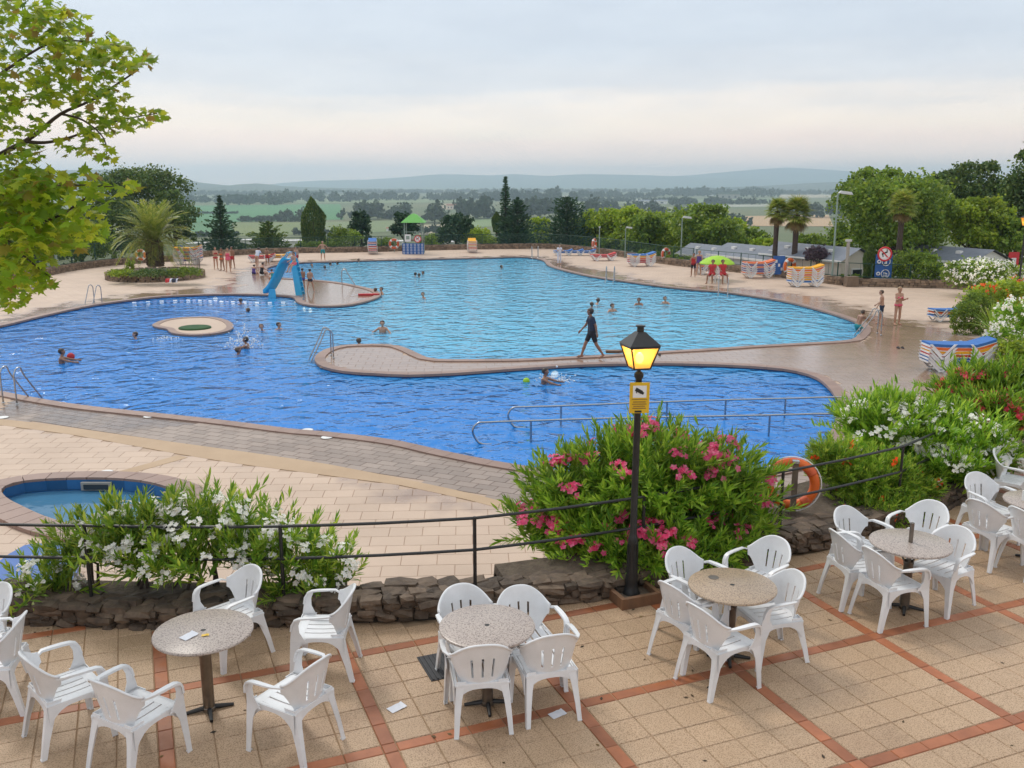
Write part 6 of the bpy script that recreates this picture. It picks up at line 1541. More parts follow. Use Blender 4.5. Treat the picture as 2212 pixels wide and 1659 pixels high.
plain_post('pale green pole at the left behind the plane leaves', 124, 590, 530, .09, 'pole_green')
p = G(1838,619); tag(MB().box((p.x,p.y,.30), (.75,.5,.6), .1, top=.9).build('stone_block', M['stone_pale']), 'square pale stone block at the foot of the concrete post', 'stone')
# second lantern at the right edge
p = G(2196,655); s = p.length/F; h = 165*s; t = thing('street_lamp', 'black lamp post with a small lit lantern at the right edge', 'street lamp', (p.x,p.y,0))
MB().lathe([(.10,0),(.07,.2),(.05,.9),(.042,h*.88)], 12).build('post', M['black_metal'], t)
lf = MB(); z0, z1, w0, w1 = h*.88, h*.88+.42, .10, .19
for i in range(4):
    x, y = M4[i]; x2, y2 = M4[(i+1)%4]; lf.tube([(x*w0,y*w0,z0),(x*w1,y*w1,z1)], .015, 5); lf.tube([(x*w0,y*w0,z0),(x2*w0,y2*w0,z0)], .015, 5); lf.tube([(x*w1,y*w1,z1),(x2*w1,y2*w1,z1)], .018, 5)
fo = lf.build('lantern_frame', M['black_metal'], t)
for i in range(4):
    x, y = M4[i]; x2, y2 = M4[(i+1)%4]; MB().add([(x*w0,y*w0,z0),(x2*w0,y2*w0,z0),(x2*w1,y2*w1,z1),(x*w1,y*w1,z1)], [(0,1,2,3)]).build('pane', M['lamp_pane'], fo)
MB().lathe([(.27,z1),(.1,z1+.14),(.05,z1+.2),(.05,z1+.26)], 4).build('lantern_roof', M['black_metal'], t).rotation_euler = (0,0,PI/4*0)
MB().ball((0,0,z0+.2), .08).build('bulb', M['bulb'], t)

# bathing signs
p = G(1905,616); s = p.length/F; t = thing('bathing_sign', 'round no diving sign above a blue pictogram panel in front of the bush', 'sign', (p.x,p.y,0))
MB().box((0,0,(616-590)*s*.0+1.0), (34*s,.05,52*s)).build('blue_panel', M['sign_blue'], t, False, (0,0,(616-581)*s-1.0))
pan = (0,0,(616-581)*s)
prohibit(t, (0,-.03,(616-554)*s), 14.5*s)
for dz_, sh in ((12*s,0),(-12*s,1)):
    m = MB(); m.torus((4*s,-.05,pan[2]+dz_), 8*s, .9*s, 'Y', 20, 6); m.torus((-10*s,-.05,pan[2]+dz_), 3.0*s, 1.2*s, 'Y', 12, 6)
    m.build('white_ring', M['sign_white'], t)
    m = MB()
    if sh == 0: m.ball((4*s,-.05,pan[2]+dz_+3.4*s), (1.5*s,.02,1.5*s)); m.box((4*s,-.05,pan[2]+dz_-1.5*s), (3*s,.03,7*s)); m.box((1.2*s,-.05,pan[2]+dz_-3.5*s), (1.2*s,.03,4*s))
    else: m.ball((1.5*s,-.05,pan[2]+dz_+1.5*s), (1.5*s,.02,1.5*s)); m.box((5*s,-.05,pan[2]+dz_+.8*s), (6*s,.03,1.8*s), R3=Matrix.Rotation(.3,3,'Y')); m.box((4*s,-.05,pan[2]+dz_-2.6*s), (9*s,.03,1.3*s)); m.box((4*s,-.05,pan[2]+dz_-5*s), (8*s,.03,1.3*s))
    m.build('pictogram', M['sign_white'], t)
for x in (-1,1): MB().tube([(x*9*s,.05,0),(x*9*s,.05,(616-548)*s)], .03, 6).build('post', M['pole_green'], t)
m = MB(); 
for i, (dx, dz_) in enumerate(((17,6),(21,3),(24,7),(19,1))): m.ball((dx*s,-.03,dz_*s+.1), (2.2*s,.03,2*s), 8, 5)
m.build('white_cutout', M['sign_white'], t)
p = G(1681,600); s = p.length/F; t = thing('blue_sign', 'small blue sign with white figures beside the orange stack', 'sign', (p.x,p.y,0))
MB().box((0,0,26*s), (24*s,.05,38*s)).build('panel', M['sign_blue'], t)
for i in range(3): MB().box((-6*s+6*s*i,-.035,(34-8*i)*s), (4*s,.02,6*s)).build('pictogram', M['sign_white'], t)
for x in (-1,1): MB().tube([(x*8*s,.06,0),(x*8*s,.06,44*s)], .03, 6).build('post', M['pole_green'], t)
p = G(391,566); s = p.length/F; t = thing('blue_sign', 'small square blue notice behind the date palm', 'sign', (p.x,p.y,0)); MB().box((0,0,24*s), (12*s,.04,20*s)).build('panel', M['sign_blue'], t); MB().box((0,-.03,25*s), (7*s,.02,10*s)).build('pictogram', M['teal'], t); MB().tube([(0,.05,0),(0,.05,30*s)], .03, 6).build('post', M['pole_green'], t)
p = G(2203,600); t = thing('red_sign', 'small red and white sign at the right edge behind the lamp', 'sign', (p.x,p.y+1,0)); s = p.length/F
MB().box((0,0,27*s), (20*s,.05,38*s)).build('panel', M['sign_red'], t); MB().box((0,-.035,27*s), (9*s,.02,16*s)).build('emblem', M['sign_white'], t); MB().tube([(0,.06,0),(0,.06,40*s)], .04, 6).build('post', M['pole_green'], t)

# mobile homes behind the right fence
def cabin(label, u0, u1, v_eave, v_ridge, Y, wallm, depth=4.2, yaw=0):
    a, b = At(u0, v_eave, Y), At(u1, v_eave, Y); rz_ = At((u0+u1)/2, v_ridge, Y+depth*.5).z; span = b.x-a.x; gz = -2.6; he = a.z-gz
    yaw, W_, depth = yaw or -1.12, 7.0, min(3.6, span*.92); mx_ = a.x+span*.62
    of = Matrix.Rotation(yaw, 3, 'Z') @ Vector((W_/2, depth/2, 0))
    t = thing('mobile_home', label, 'cabin', (mx_-of.x, Y-of.y, gz), yaw, 'mobile homes behind the right fence')
    MB().box((0,depth/2,he/2), (W_,depth,he)).build('wall', M[wallm], t)
    rh = .75; m = MB(); o = .25
    m.add([(-W_/2-o,-o,he-.02),(W_/2+o,-o,he-.02),(W_/2+o,depth+o,he-.02),(-W_/2-o,depth+o,he-.02),(-W_/2-o,depth/2,he+rh),(W_/2+o,depth/2,he+rh)], [(0,1,5,4),(2,3,4,5)]+[]); rf = m.build('roof', M['grey_roof'], t)
    for k in range(3): MB().box((W_*(-.3+.28*k), depth*.28, he+rh*.62), (.35,.25,.25)).build('roof_vent', M['cabin_white'], rf)
    MB().box((0,-o-.03,he-.05), (W_+.5,.06,.14)).build('gutter', M['cabin_white'], t)
    m = MB(); m.add([(W_/2,0,he),(W_/2,depth,he),(W_/2,depth/2,he+rh-.06)], [(0,1,2)]); m.build('gable', M[wallm], t)
    f = MB().box((W_/2+.03,depth*.5,he-.9), (.06,.9,.8)).build('window', M['cabin_white'], t); MB().box((W_/2+.065,depth*.5,he-.9), (.03,.74,.64)).build('pane', M['glass_dark'], f)
    for k in range(max(1, int(W_/3.2))):
        x = W_*(-.5+(k+.5)/max(1, int(W_/3.2))); f = MB().box((x,-.03,he-.85), (.8,.06,.75)).build('window', M['cabin_white'], t); MB().box((x,-.065,he-.85), (.66,.03,.61)).build('pane', M['glass_dark'], f)
cabin('pale mobile home with grey roof behind the green parasol', 1575, 1655, 560, 543, YW(1610)+3.2, 'cabin_white', 4)
cabin('mobile home with a blue grey roof behind the twin palms', 1650, 1765, 562, 544, YW(1700)+2.6, 'cabin_white', 4)
cabin('mobile home with beige gable behind the tall pole lamp', 1790, 1890, 562, 541, YW(1820)+2.2, 'cabin', 4.5)
cabin('mobile home with wide grey roof above the viburnum bush', 2015, 2215, 565, 547, YW(2060)+5, 'cabin_white', 5)
for k, (u, v, wp, lb) in enumerate(((540,520,44,'white caravan roof seen between the conifers left of the cypress'),(420,528,40,'white caravan roof right of the date palm'),(625,522,50,'pale caravan roof just left of the columnar cypress'),(845,523,46,'white caravan roof behind the life ring left of the tower'),(955,524,50,'pale caravan roof right of the lifeguard tower'))):
    Y = YW(u)+26; a = At(u, v, Y); s = Y/F; t = thing('caravan', lb, 'caravan', (a.x, Y, -4.2), 0, 'caravans below the far wall'); H = a.z+4.2; W_ = wp*s
    MB().box((0,1.2,H*.5), (W_,2.4,H)).build('body', M['cabin_white'], t); MB().box((0,1.2,H+.06), (W_*1.04,2.6,.10)).build('roof', M['white_paint'], t)
    for k in (-1,1): MB().box((k*W_*.25,-.02,H*.62), (W_*.3,.05,.6)).build('window', M['glass_dark'], t)

# bits on the ground
def flat_board(label, u, v, L, mt_, rz):
    p = G(u, v, .012); t = thing('rescue_float', label, 'float', p, rz); MB().prism([(-L/2,-.12),(L/2-.15,-.14),(L/2,0),(L/2-.15,.14),(-L/2,.12)], 0, .09).build('body', M[mt_], t); MB().tube([(-L/2,0,.06),(-L/2-.25,.05,.03),(-L/2-.4,-.1,.02)], .012, 5).build('strap', M['white_cloth'], t)
flat_board('red rescue float lying on the slide peninsula', 797, 638, 1.15, 'red', .1)
flat_board('small dark board lying on the divider beside the walking man', 1327, 762, .62, 'wood', 0)
for u, v, lb in ((1420,767,'dark sandals left on the divider behind the lantern'),(1945,752,'small dark puddle drain right of the near pool'),(2010,682,'dark flip flops left of the small lounger stack')):
    p = G(u, v, .004); t = thing('sandals', lb if 'drain' not in lb else 'dark sandals left on the paving near the right hand pool corner', 'sandals', p)
    for k in (-1,1): MB().prism([(k*.08+.045*math.cos(q), .13*math.sin(q)) for q in np.linspace(0,5.9,12)], 0, .03).build('sole', M['black_cloth'], t); 
    for k in (-1,1): MB().tube([(k*.08-.04,.02,.03),(k*.08,.05,.06),(k*.08+.04,.02,.03)], .008, 5).build('strap', M['navy'], t)

# ================================================================== PEOPLE
def surface_nets(D, o, h):
    S = D < 0; nx, ny, nz = D.shape
    c = np.zeros((nx-1,ny-1,nz-1), int)
    for dx in (0,1):
        for dy in (0,1):
            for dz in (0,1): c += S[dx:nx-1+dx, dy:ny-1+dy, dz:nz-1+dz]
    act = (c > 0) & (c < 8); idx = -np.ones(act.shape, int); I = np.argwhere(act); idx[act] = np.arange(len(I))
    acc = np.zeros((len(I),3)); cnt = np.zeros(len(I))
    cor = [(a,b,g) for a in (0,1) for b in (0,1) for g in (0,1)]
    for a in cor:
        for ax in range(3):
            if a[ax]: continue
            b = list(a); b[ax] = 1
            va = D[I[:,0]+a[0], I[:,1]+a[1], I[:,2]+a[2]]; vb = D[I[:,0]+b[0], I[:,1]+b[1], I[:,2]+b[2]]
            k = (va < 0) != (vb < 0); t = np.where(k, va/np.where(va-vb == 0, 1, va-vb), 0); p = np.tile(np.array(a, float), (len(I),1)); p[:,ax] += t
            acc[k] += p[k]; cnt[k] += 1
    V = (I+acc/cnt[:,None])*h+o; Q = []
    for ax in range(3):
        u, v = (ax+1) % 3, (ax+2) % 3
        lo = [slice(1,-1)]*3; lo[ax] = slice(0,-1); hi = [slice(1,-1)]*3; hi[ax] = slice(1,None)
        ch = S[tuple(lo)] != S[tuple(hi)]; J = np.argwhere(ch); 
        for a in (u, v): J[:,a] += 1
        def at(du, dv):
            K = J.copy(); K[:,u] += du; K[:,v] += dv; return idx[K[:,0],K[:,1],K[:,2]]
        q = np.stack([at(-1,-1), at(0,-1), at(0,0), at(-1,0)], 1); s = S[J[:,0],J[:,1],J[:,2]]; q[~s] = q[~s][:,::-1]; Q.append(q)
    Q = np.concatenate(Q); return V, Q[(Q >= 0).all(1)]
def dv(f, s, side):
    f, s = math.radians(f), math.radians(s); return np.array([side*math.sin(s), math.sin(f)*math.cos(s), -math.cos(f)*math.cos(s)])
def skeleton(lean=0, turn=0, arms=((5,8,10),(5,8,10)), legs=((0,4,0),(0,4,0)), head=0, female=False, fingers=True, tuck=0):
    c = []; L = math.radians(lean); Rl = lambda p: np.array([p[0], p[1]*math.cos(L)+(p[2]-.93)*math.sin(L), .93+(p[2]-.93)*math.cos(L)-p[1]*math.sin(L)])
    sw = .155 if female else .175
    A = lambda a, b, r0, r1, l: c.append((np.array(a, float), np.array(b, float), r0, r1, l))
    for s in (-1,1):
        A(Rl((s*.075,0,1.34)), Rl((s*.065,0,1.10)), .100, .082, 'chest'); A(Rl((s*.06,0,1.10)), Rl((s*.07,0,.97)), .085, .098, 'belly')
        if female: A(Rl((s*.075,.075,1.27)), Rl((s*.075,.085,1.26)), .062, .06, 'chest')
    A(Rl((-sw+.02,0,1.405)), Rl((sw-.02,0,1.405)), .062, .062, 'chest'); A((-.07,0,.92), (.07,0,.92), .105, .105, 'pelvis')
    nk, hd = Rl((0,.005,1.44)), Rl((0,.03,1.545)); H = math.radians(head)
    A(nk, hd, .052, .05, 'neck'); fx, fy = -math.sin(H), math.cos(H); hc = Rl((0,.035,1.625)); Fd = np.array([fx, fy, 0])
    A(hc-Fd*.025+np.array([0,0,.03]), hc+Fd*.02+np.array([0,0,.025]), .092, .082, 'head'); A(hc+Fd*.03-np.array([0,0,.03]), hc+Fd*.045-np.array([0,0,.075]), .062, .042, 'head')
    A(hc+Fd*.09+np.array([0,0,.012]), hc+Fd*.113-np.array([0,0,.03]), .011, .014, 'face')
    sd = np.array([fy, -fx, 0])
    for s in (-1,1): A(hc+sd*s*.088+np.array([0,0,.01]), hc+sd*s*.092-np.array([0,0,.025]), .016, .012, 'face')
    for s, (f, a, e) in zip((-1,1), arms):
        sh = Rl((s*sw,0,1.40)); d1 = dv(f, a, s); el = sh+d1*.28; d2 = dv(f+e, a*.6, s); wr = el+d2*.25
        A(sh, el, .052, .040, 'uarm'); A(el, wr, .040, .027, 'farm'); pm = wr+d2*.075; A(wr, pm, .028, .034, 'hand')
        if fingers:
            x = np.cross(d2, np.array([s*1.,0,0])); x = x/(np.linalg.norm(x)+1e-6)
            for k, ln in enumerate((.062,.078,.074,.058)):
                b = pm+x*(k-1.5)*.019; m_ = b+d2*ln*.6; A(b, m_, .0105, .0095, 'hand'); d3 = d2*.8-np.array([s*.45,0,0]); A(m_, m_+d3*ln*.5, .0095, .008, 'hand')
            A(wr+d2*.02, wr+d2*.05-x*.045, .014, .011, 'hand'); A(wr+d2*.05-x*.045, wr+d2*.09-x*.048, .011, .009, 'hand')
    low = []
    for s, (f, a, k) in zip((-1,1), legs):
        hp = np.array([s*.092,0,.89]); d1 = dv(f, a, s); kn = hp+d1*.42; d2 = dv(f-k, a*.5, s); an = kn+d2*.41
        A(hp, kn, .088, .056, 'thigh'); A(kn, kn+d2*.15, .056, .057, 'shin'); A(kn+d2*.15, an, .057, .034, 'shin')
        fd = dv(f-k+90-min(0, 0), 0, s); fd = np.array([s*.15, max(.3, fd[1]), min(.0, fd[2])*.6-.12]); fd /= np.linalg.norm(fd)
        he = an+np.array([0,-.035,-.045]); A(an, he, .034, .034, 'foot'); A(he, he+fd*.13, .034, .036, 'foot'); A(he+fd*.13, he+fd*.20, .034, .022, 'foot'); low.append(min(he[2], (he+fd*.2)[2])-.034)
    return c, min(low), hc, Fd, sd
def body_mesh(caps, h, k=.022):
    P0 = np.array([c[0] for c in caps]); P1 = np.array([c[1] for c in caps]); r = max(max(c[2],c[3]) for c in caps)
    lo = np.minimum(P0, P1).min(0)-r-.03; hi = np.maximum(P0, P1).max(0)+r+.03
    n = np.ceil((hi-lo)/h).astype(int)+1; gx, gy, gz = [lo[i]+h*np.arange(n[i]) for i in range(3)]
    D = np.full(n, 9.0)
    def sdf(P, c):
        a, b, r0, r1, _ = c; e = b-a; t = np.clip(((P-a)@e)/max(1e-9, e@e), 0, 1); return np.linalg.norm(P-a-t[...,None]*e, axis=-1)-(r0+(r1-r0)*t)
    for c in caps:
        m0 = np.minimum(c[0],c[1])-max(c[2],c[3])-.06; m1 = np.maximum(c[0],c[1])+max(c[2],c[3])+.06
        s = [slice(max(0,int((m0[i]-lo[i])/h)), min(n[i], int((m1[i]-lo[i])/h)+2)) for i in range(3)]
        X, Y, Z = np.meshgrid(gx[s[0]], gy[s[1]], gz[s[2]], indexing='ij'); d = sdf(np.stack([X,Y,Z], -1), c); o = D[s[0],s[1],s[2]]
        kk = .008 if c[4] in ('hand','face') else k; q = np.clip(.5+.5*(o-d)/kk, 0, 1); D[s[0],s[1],s[2]] = np.where(o > 8, d, o*(1-q)+d*q-kk*q*(1-q))
    V, Q = surface_nets(D, lo, h); best = np.full(len(V), 9.0); lab = np.zeros(len(V), object); tt = np.zeros(len(V))
    for c in caps:
        d = sdf(V, c); e = c[1]-c[0]; t = np.clip(((V-c[0])@e)/max(1e-9, e@e), 0, 1); k_ = d < best; best = np.where(k_, d, best); lab[k_] = c[4]; tt[k_] = t[k_]
    return V, Q, lab, tt
def vnorm(V, Q):
    n = np.cross(V[Q[:,2]]-V[Q[:,0]], V[Q[:,3]]-V[Q[:,1]]); N_ = np.zeros_like(V)
    for i in range(4): np.add.at(N_, Q[:,i], n)
    return N_/(np.linalg.norm(N_, axis=1)[:,None]+1e-9)
def region(V, Q, Nn, mask, off, name, mt, parent):
    k = mask[Q].all(1)
    if not k.any(): return
    q = Q[k]; ids, inv = np.unique(q, return_inverse=True); q2 = inv.reshape(q.shape); n = len(ids)
    cnt = {}; 
    for a in q2:
        for i in range(4): e = (a[i], a[(i+1)%4]); cnt[e] = cnt.get(e, 0)+1
    rim = [(a, b, b+n, a+n) for (a, b) in cnt if (b, a) not in cnt]
    Vv = np.concatenate([V[ids]+Nn[ids]*off, V[ids]-Nn[ids]*.004]); F_ = np.concatenate([q2, np.array(rim, int).reshape(-1,4)[:, ::-1]]) if rim else q2
    return link(name, np_mesh(name, Vv, F_, mt, True), parent)
def figure(parent, pose, wear, skin='skin', hair='hair', h=.03, scale=1.0, longhair=False, eyes=False):
    """one continuous body, with hair and clothing as children; local origin at the feet"""
    caps, low, hc, Fd, sd = skeleton(**pose); V, Q, lab, tt = body_mesh(caps, h); Nn = vnorm(V, Q); Z0 = low
    T = lambda A_: A_
    W0 = V-np.array([0,0,Z0]); W0 = W0*scale
    link('body', np_mesh('body', W0, Q, M[skin], True), parent)
    rel = V-hc; fwd = rel@Fd; hm = np.isin(lab, ('head','face','neck')) & ((rel[:,2] > .045-.0*fwd) | ((fwd < -.005) & (rel[:,2] > -.06))) & ~((fwd > .055) & (rel[:,2] < .075))
    if longhair: hm |= np.isin(lab, ('head','neck')) & (fwd < .0) & (rel[:,2] > -.16)
    region(W0, Q, Nn, hm, .018*scale, 'hair', M[hair], parent)
    for nm, mt, f in wear: region(W0, Q, Nn, f(lab, tt, V), .016*scale, nm, M[mt], parent)
    if eyes:
        for s in (-1,1): MB().ball(tuple((hc+Fd*.088+sd*s*.032+np.array([0,0,.02])-np.array([0,0,Z0]))*scale), .011*scale, 8, 5).build('eye', M['sign_black'], parent)
        p = hc+Fd*.083-np.array([0,0,.062])-np.array([0,0,Z0]); MB().ball(tuple(p*scale), (.022*scale,.012*scale,.006*scale), 8, 5).build('mouth', M['pink'], parent)
TR = [('shorts','teal',lambda l,t,V: (l == 'pelvis') | ((l == 'thigh') & (t < .55)))]
def trunks(m_, k=.55): return ('swim_shorts', m_, lambda l,t,V: (l == 'pelvis') | ((l == 'thigh') & (t < k)) | ((l == 'belly') & (V[:,2] < .99)))
def tshirt(m_): return ('t_shirt', m_, lambda l,t,V: np.isin(l, ('chest','belly')) | ((l == 'uarm') & (t < .62)))
def bikini_top(m_): return ('bikini_top', m_, lambda l,t,V: (l == 'chest') & (V[:,2] > 1.19) & (V[:,2] < 1.30))
def bikini_bottom(m_): return ('bikini_bottom', m_, lambda l,t,V: ((l == 'pelvis') & (V[:,2] < .985)) | ((l == 'thigh') & (t < .10)))
def swimsuit(m_): return ('swimsuit', m_, lambda l,t,V: (np.isin(l, ('belly','pelvis')) | ((l == 'chest') & (V[:,2] < 1.36)) | ((l == 'thigh') & (t < .08))))
def leggings(m_): return ('trousers', m_, lambda l,t,V: (l == 'pelvis') | (l == 'thigh') | (l == 'shin'))
def person(label, u, vf, vh, yaw, pose, wear, z=0.0, group=None, hmul=1.0, H=None, **kw):
    p = G(u, vf, z); hh = H if H else max(.9, At(u, vh, p.y).z-z); t = thing('person', label, 'person', p, yaw, group)
    figure(t, pose, wear, scale=hh/1.745*hmul, **kw); return t
WALK = dict(lean=3, arms=((-22,6,14),(24,8,18)), legs=((-20,2,14),(25,3,6)), head=-25)
STAND = dict(arms=((4,9,12),(-3,9,14)), legs=((-3,5,3),(3,5,2)))
HIPS = dict(arms=((-12,48,-10),(-12,48,-10)), legs=((-2,7,2),(4,7,3)))
ARMF = dict(arms=((35,8,60),(30,8,70)), legs=((-2,4,2),(4,4,2)))
SIT = dict(lean=-8, arms=((28,8,50),(28,8,50)), legs=((84,6,78),(80,8,74)))
SITG = dict(lean=12, arms=((40,12,35),(35,12,40)), legs=((96,8,95),(92,10,85)))
RUN = dict(lean=8, arms=((-25,10,50),(35,10,60)), legs=((-18,3,40),(30,4,12)))
SLIDE = dict(lean=-28, arms=((20,14,20),(20,14,20)), legs=((62,6,4),(60,8,6)))
CLIMB = dict(lean=22, arms=((60,14,20),(55,14,30)), legs=((20,4,20),(50,6,70)))
person('man in a dark t shirt and shorts walking left along the divider', 1277, 775, 667, PI/2+.25, WALK, [tshirt('navy'), trunks('black_cloth', .78)], skin='skin_tan', h=.018, eyes=True)
person('boy in dark swimming shorts standing with his back turned by the right ladder', 1902, 702, 629, PI/2-.5, dict(arms=((8,8,20),(14,6,35)), legs=((-6,4,4),(9,5,3)), lean=5, head=15), [trunks('navy', .6)], skin='skin', hair='hair_brown', h=.02, eyes=True)
person('woman in a pink bikini standing at the right pool corner', 1937, 702, 622, PI+.2, dict(arms=((18,3,92),(18,3,96)), legs=((-2,4,2),(3,4,2)), female=True), [bikini_top('pink'), bikini_bottom('pink')], hair='hair_fair', h=.02, longhair=True, eyes=True)
t = person('boy climbing out of the pool on the right corner ladder', 1850, 742, 704, -PI/2+.4, CLIMB, [trunks('teal')], z=-.62, H=1.45, hair='hair_brown', h=.022, skin='skin_tan')
for (u, lb, yw) in ((1537,'lifeguard in red seated under the green parasol, leg stretched to the left',PI-.5),(1560,'lifeguard in red seated under the green parasol, right of two',PI+.15)):
    p = G(u, 612); t = thing('person', lb, 'person', (p.x, p.y-.05, .0), yw); figure(t, SIT, [tshirt('red'), trunks('red', .8)], skin='skin_tan', h=.026)
person('bather in dark shorts and red top standing left of the green parasol', 1497, 598, 548, PI-.4, ARMF, [trunks('black_cloth', .7), swimsuit('red')], skin='skin_tan', h=.026)
person('bather in a blue patterned suit behind another left of the green parasol', 1509, 595, 543, PI-.2, STAND, [swimsuit('purple_cloth')], hair='hair_fair', h=.026)
person('person in white clothes standing at the far right end of the pool', 1208, 571, 529, PI+.3, ARMF, [tshirt('white_cloth'), leggings('white_cloth')], h=.028)
person('man in teal shorts with hands on hips at the far pool edge', 698, 562, 522, PI+.2, HIPS, [trunks('teal', .75)], h=.028, hair='hair_fair')
person('child in dark trunks standing right of the blue slide, back turned', 671, 630, 582, -.2, dict(arms=((12,12,30),(10,10,30)), legs=((-10,10,4),(16,10,6))), [trunks('navy', .35)], h=.024)
person('child leaning against the ladder of the blue slide', 655, 627, 581, .5, dict(arms=((50,8,40),(20,8,30)), legs=((-4,4,6),(10,4,20))), [trunks('purple_cloth', .3)], h=.024, skin='skin_tan')
p = G(578,632); t = thing('person', 'child coming off the bottom of the blue slide, legs stretched to the left', 'person', (p.x+.25, p.y+.1, -.18), PI/2+.3); figure(t, SLIDE, [trunks('purple_cloth', .5)], h=.026, scale=.78, skin='skin_tan')
person('child sitting at the top of the blue slide', 637, 588, 555, PI-.6, dict(lean=5, arms=((25,8,40),(25,8,40)), legs=((70,6,40),(66,8,40))), [trunks('pink', .5)], z=1.35, H=1.25, h=.026)
for i, (u, vf, vh, w_, yw, lb) in enumerate(((467,582,535,[bikini_top('red'), bikini_bottom('red')],PI+.5,'woman in a red bikini, leftmost of four standing near the far pool end'),(481,585,537,[bikini_top('orange'), bikini_bottom('orange')],PI-.6,'woman in an orange bikini, second from left of the four standing'),
    (494,588,537,[swimsuit('pink')],PI+.2,'woman in a pink swimsuit, third from left of the four standing'),(503,580,534,[trunks('red', .5)],PI-.3,'bather in red trunks, rightmost of the four standing'))):
    person(lb, u, vf, vh, yw, dict(STAND, female=i < 3, head=(-20,25,10,-15)[i]) if i % 2 else dict(ARMF, female=i < 3), w_, h=.028, skin=('skin','skin_tan')[i % 2], longhair=i < 3, hair=('hair_brown','hair')[i % 2])
person('bather in white bending by the red loungers near the slide', 556, 580, 546, -.4, dict(lean=25, arms=((40,8,20),(40,8,20)), legs=((6,4,8),(-4,4,6))), [tshirt('white_cloth')], h=.028, H=1.5)
person('adult in red trunks standing between the red and yellow loungers', 578, 572, 536, PI+.3, ARMF, [trunks('red', .6)], h=.028, skin='skin_tan', hair='hair_fair')
for u, v, m_, lb, yw in ((565,594,'black_cloth','person in black sitting on the wet pool edge left of the slide',-.9),(548,592,'purple_cloth','child sitting on the paving left of the person in black',-.3),(590,603,'teal','child sitting on the pool edge behind the blue slide',.8)):
    p = G(u, v); t = thing('person', lb, 'person', (p.x, p.y, -.0), yw); t.location.z = -.36*.75; figure(t, SITG, [swimsuit(m_), trunks(m_, .4)], h=.028, scale=.82 if m_ == 'black_cloth' else .68)
person('swimmer in red standing on the far deck behind the slide', 641, 574, 541, PI, STAND, [trunks('red', .5)], h=.028, H=1.35)

# swimmers: whole upper bodies, the water hides the rest
POSES = [dict(arms=((30,50,30),(30,50,30)), legs=((10,5,20),(10,5,20)), head=20), dict(arms=((60,30,20),(20,40,40)), legs=((10,5,20),(10,5,20)), head=-30), dict(arms=((70,12,10),(70,12,10)), legs=((10,5,20),(10,5,20))), dict(lean=8, arms=((20,60,10),(40,40,30)), legs=((10,5,20),(10,5,20)), head=60)]
PRO = []
def swimmer(label, u, v, depth, yaw, k=0, scale=.95, skin=None, hr=None, lean=None):
    """depth = height of the head top above the water"""
    p = G(u, v, -.08)
    while len(PRO) <= k:
        i = len(PRO); t = thing('person', '', 'person'); figure(t, POSES[i], [trunks('navy')], h=.026, hair=('hair','hair_brown','hair','hair_brown')[i], skin=('skin','skin_tan','skin_tan','skin')[i]); t['used'] = 0; PRO.append(t)
    t = PRO[k] if not PRO[k]['used'] else copy_tree(PRO[k]); PRO[k]['used'] = 1
    t.location = (p.x, p.y, -.08+depth*.9-1.745*scale); t.rotation_euler = (0 if lean is None else lean, 0, yaw); t.scale = (scale,)*3; t['label'] = label; t['group'] = 'swimmers in the pool'
swimmer('swimmer holding out a red ball at the left of the near pool', 134, 784, .50, -PI/2+.3, 2)
b_ = G(154,781,-.13); tag(MB().ball((b_.x,b_.y,.05), .13, 14, 8).build('ball', M['red'], None, True), 'red ball held by the swimmer at the left', 'ball')
swimmer('swimmer doing breaststroke left of the heart shaped island', 294, 731, .24, PI/2, 0)
swimmer('swimmer nearest the white splash, lower of two', 514, 766, .24, -.5, 1)
swimmer('swimmer splashing right of another at the white splash', 533, 752, .42, PI/2, 2)
swimmer('swimmer head left of two below the slide peninsula', 570, 713, .26, 2.5, 3)
swimmer('swimmer head right of two below the slide peninsula', 602, 711, .28, -2.2, 0)
swimmer('swimmer by the float rope with dark hair', 521, 657, .28, 1.0, 1)
swimmer('swimmer low in the water beneath the float rope', 536, 674, .16, .4, 3)
swimmer('swimmer chest deep in the turquoise water above the divider', 827, 718, .50, 2.8, 0)
swimmer('dark haired swimmer just behind the left tip of the divider', 776, 743, .20, .2, 1)
swimmer('swimmer beside the lit pool lamp below the divider', 1176, 828, .48, -1.8, 2)
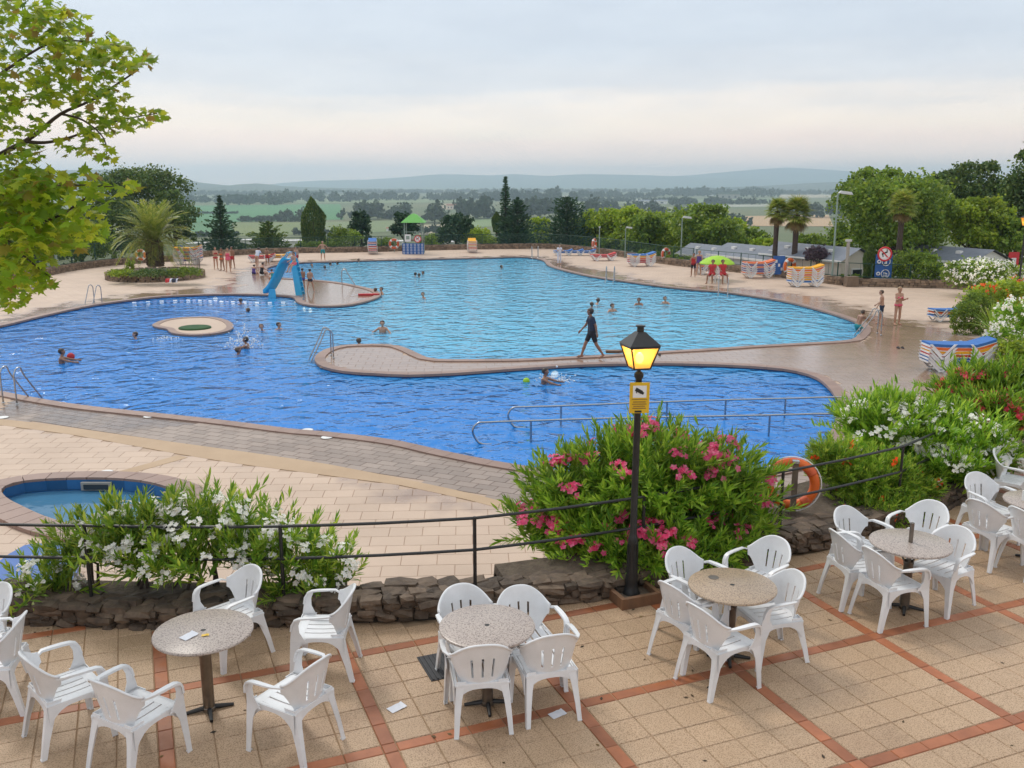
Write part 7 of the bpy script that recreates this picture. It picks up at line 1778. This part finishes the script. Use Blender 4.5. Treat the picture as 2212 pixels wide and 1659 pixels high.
swimmer('lone swimmer in the middle of the turquoise pool', 918, 644, .32, 2.0, 3)
for i, (u, v, lb) in enumerate(((897,597,'far swimmer left of three in the upper middle of the pool'),(906,599,'far swimmer in front of two others in the upper middle of the pool'),(914,594,'far swimmer right of three in the upper middle of the pool'),(1081,580,'lone far swimmer under the tallest conifer'),(713,574,'far swimmer right of the man in teal shorts'),(702,582,'far swimmer lower left of a pair past the slide'),(730,572,'far swimmer right of a pair past the slide'),(676,577,'far swimmer just right of the slide ladder'),(775,566,'far swimmer close to the far pool edge'))):
    swimmer(lb, u, v, .24, i*1.3, i % 4)
swimmer('swimmer in front of another behind the walking man', 1279, 664, .24, .4, 1); swimmer('swimmer raising an arm behind the walking man', 1287, 657, .30, -1.5, 3)
swimmer('swimmer nearest the lantern on the turquoise pool', 1322, 673, .38, -2.6, 0); swimmer('swimmer above the lantern, middle of three to the right', 1380, 659, .36, 2.9, 2); swimmer('rightmost swimmer of the turquoise pool', 1440, 656, .38, 2.2, 3)
swimmer('swimmer holding the tip of the slide peninsula, left', 812, 634, .30, PI/2, 1); swimmer('swimmer at the tip of the slide peninsula, right', 825, 636, .40, PI/2+.4, 0)
b_ = G(1137,828,-.13); tag(MB().ball((b_.x,b_.y,-.06), .11, 14, 8).build('ball', M['lime'], None, True), 'small yellow green ball floating left of the swimmer below the divider', 'ball')
def splash(label, u, v, n, sx, sz):
    p = G(u, v, -.13); V_, F_ = [], []
    m = MB()
    for k in range(n):
        q = R.gauss(0,.5); m.ball((q*sx, R.gauss(0,.25), abs(R.gauss(0,.5))*sz*math.exp(-q*q)), (R.uniform(.01,.05),R.uniform(.01,.04),R.uniform(.01,.05)), 5, 3)
    tag(m.build('splash', M['splash'], None, True, p), label, kind='stuff')
M['splash'] = mat('splash', (.85,.88,.9), None, 3, .2)
splash('white water thrown up between two swimmers', 524, 752, 170, .7, .8); splash('foam behind the breaststroke swimmer', 360, 734, 70, .6, .12); splash('foam round the swimmer by the pool lamp', 1200, 824, 90, .7, .25)
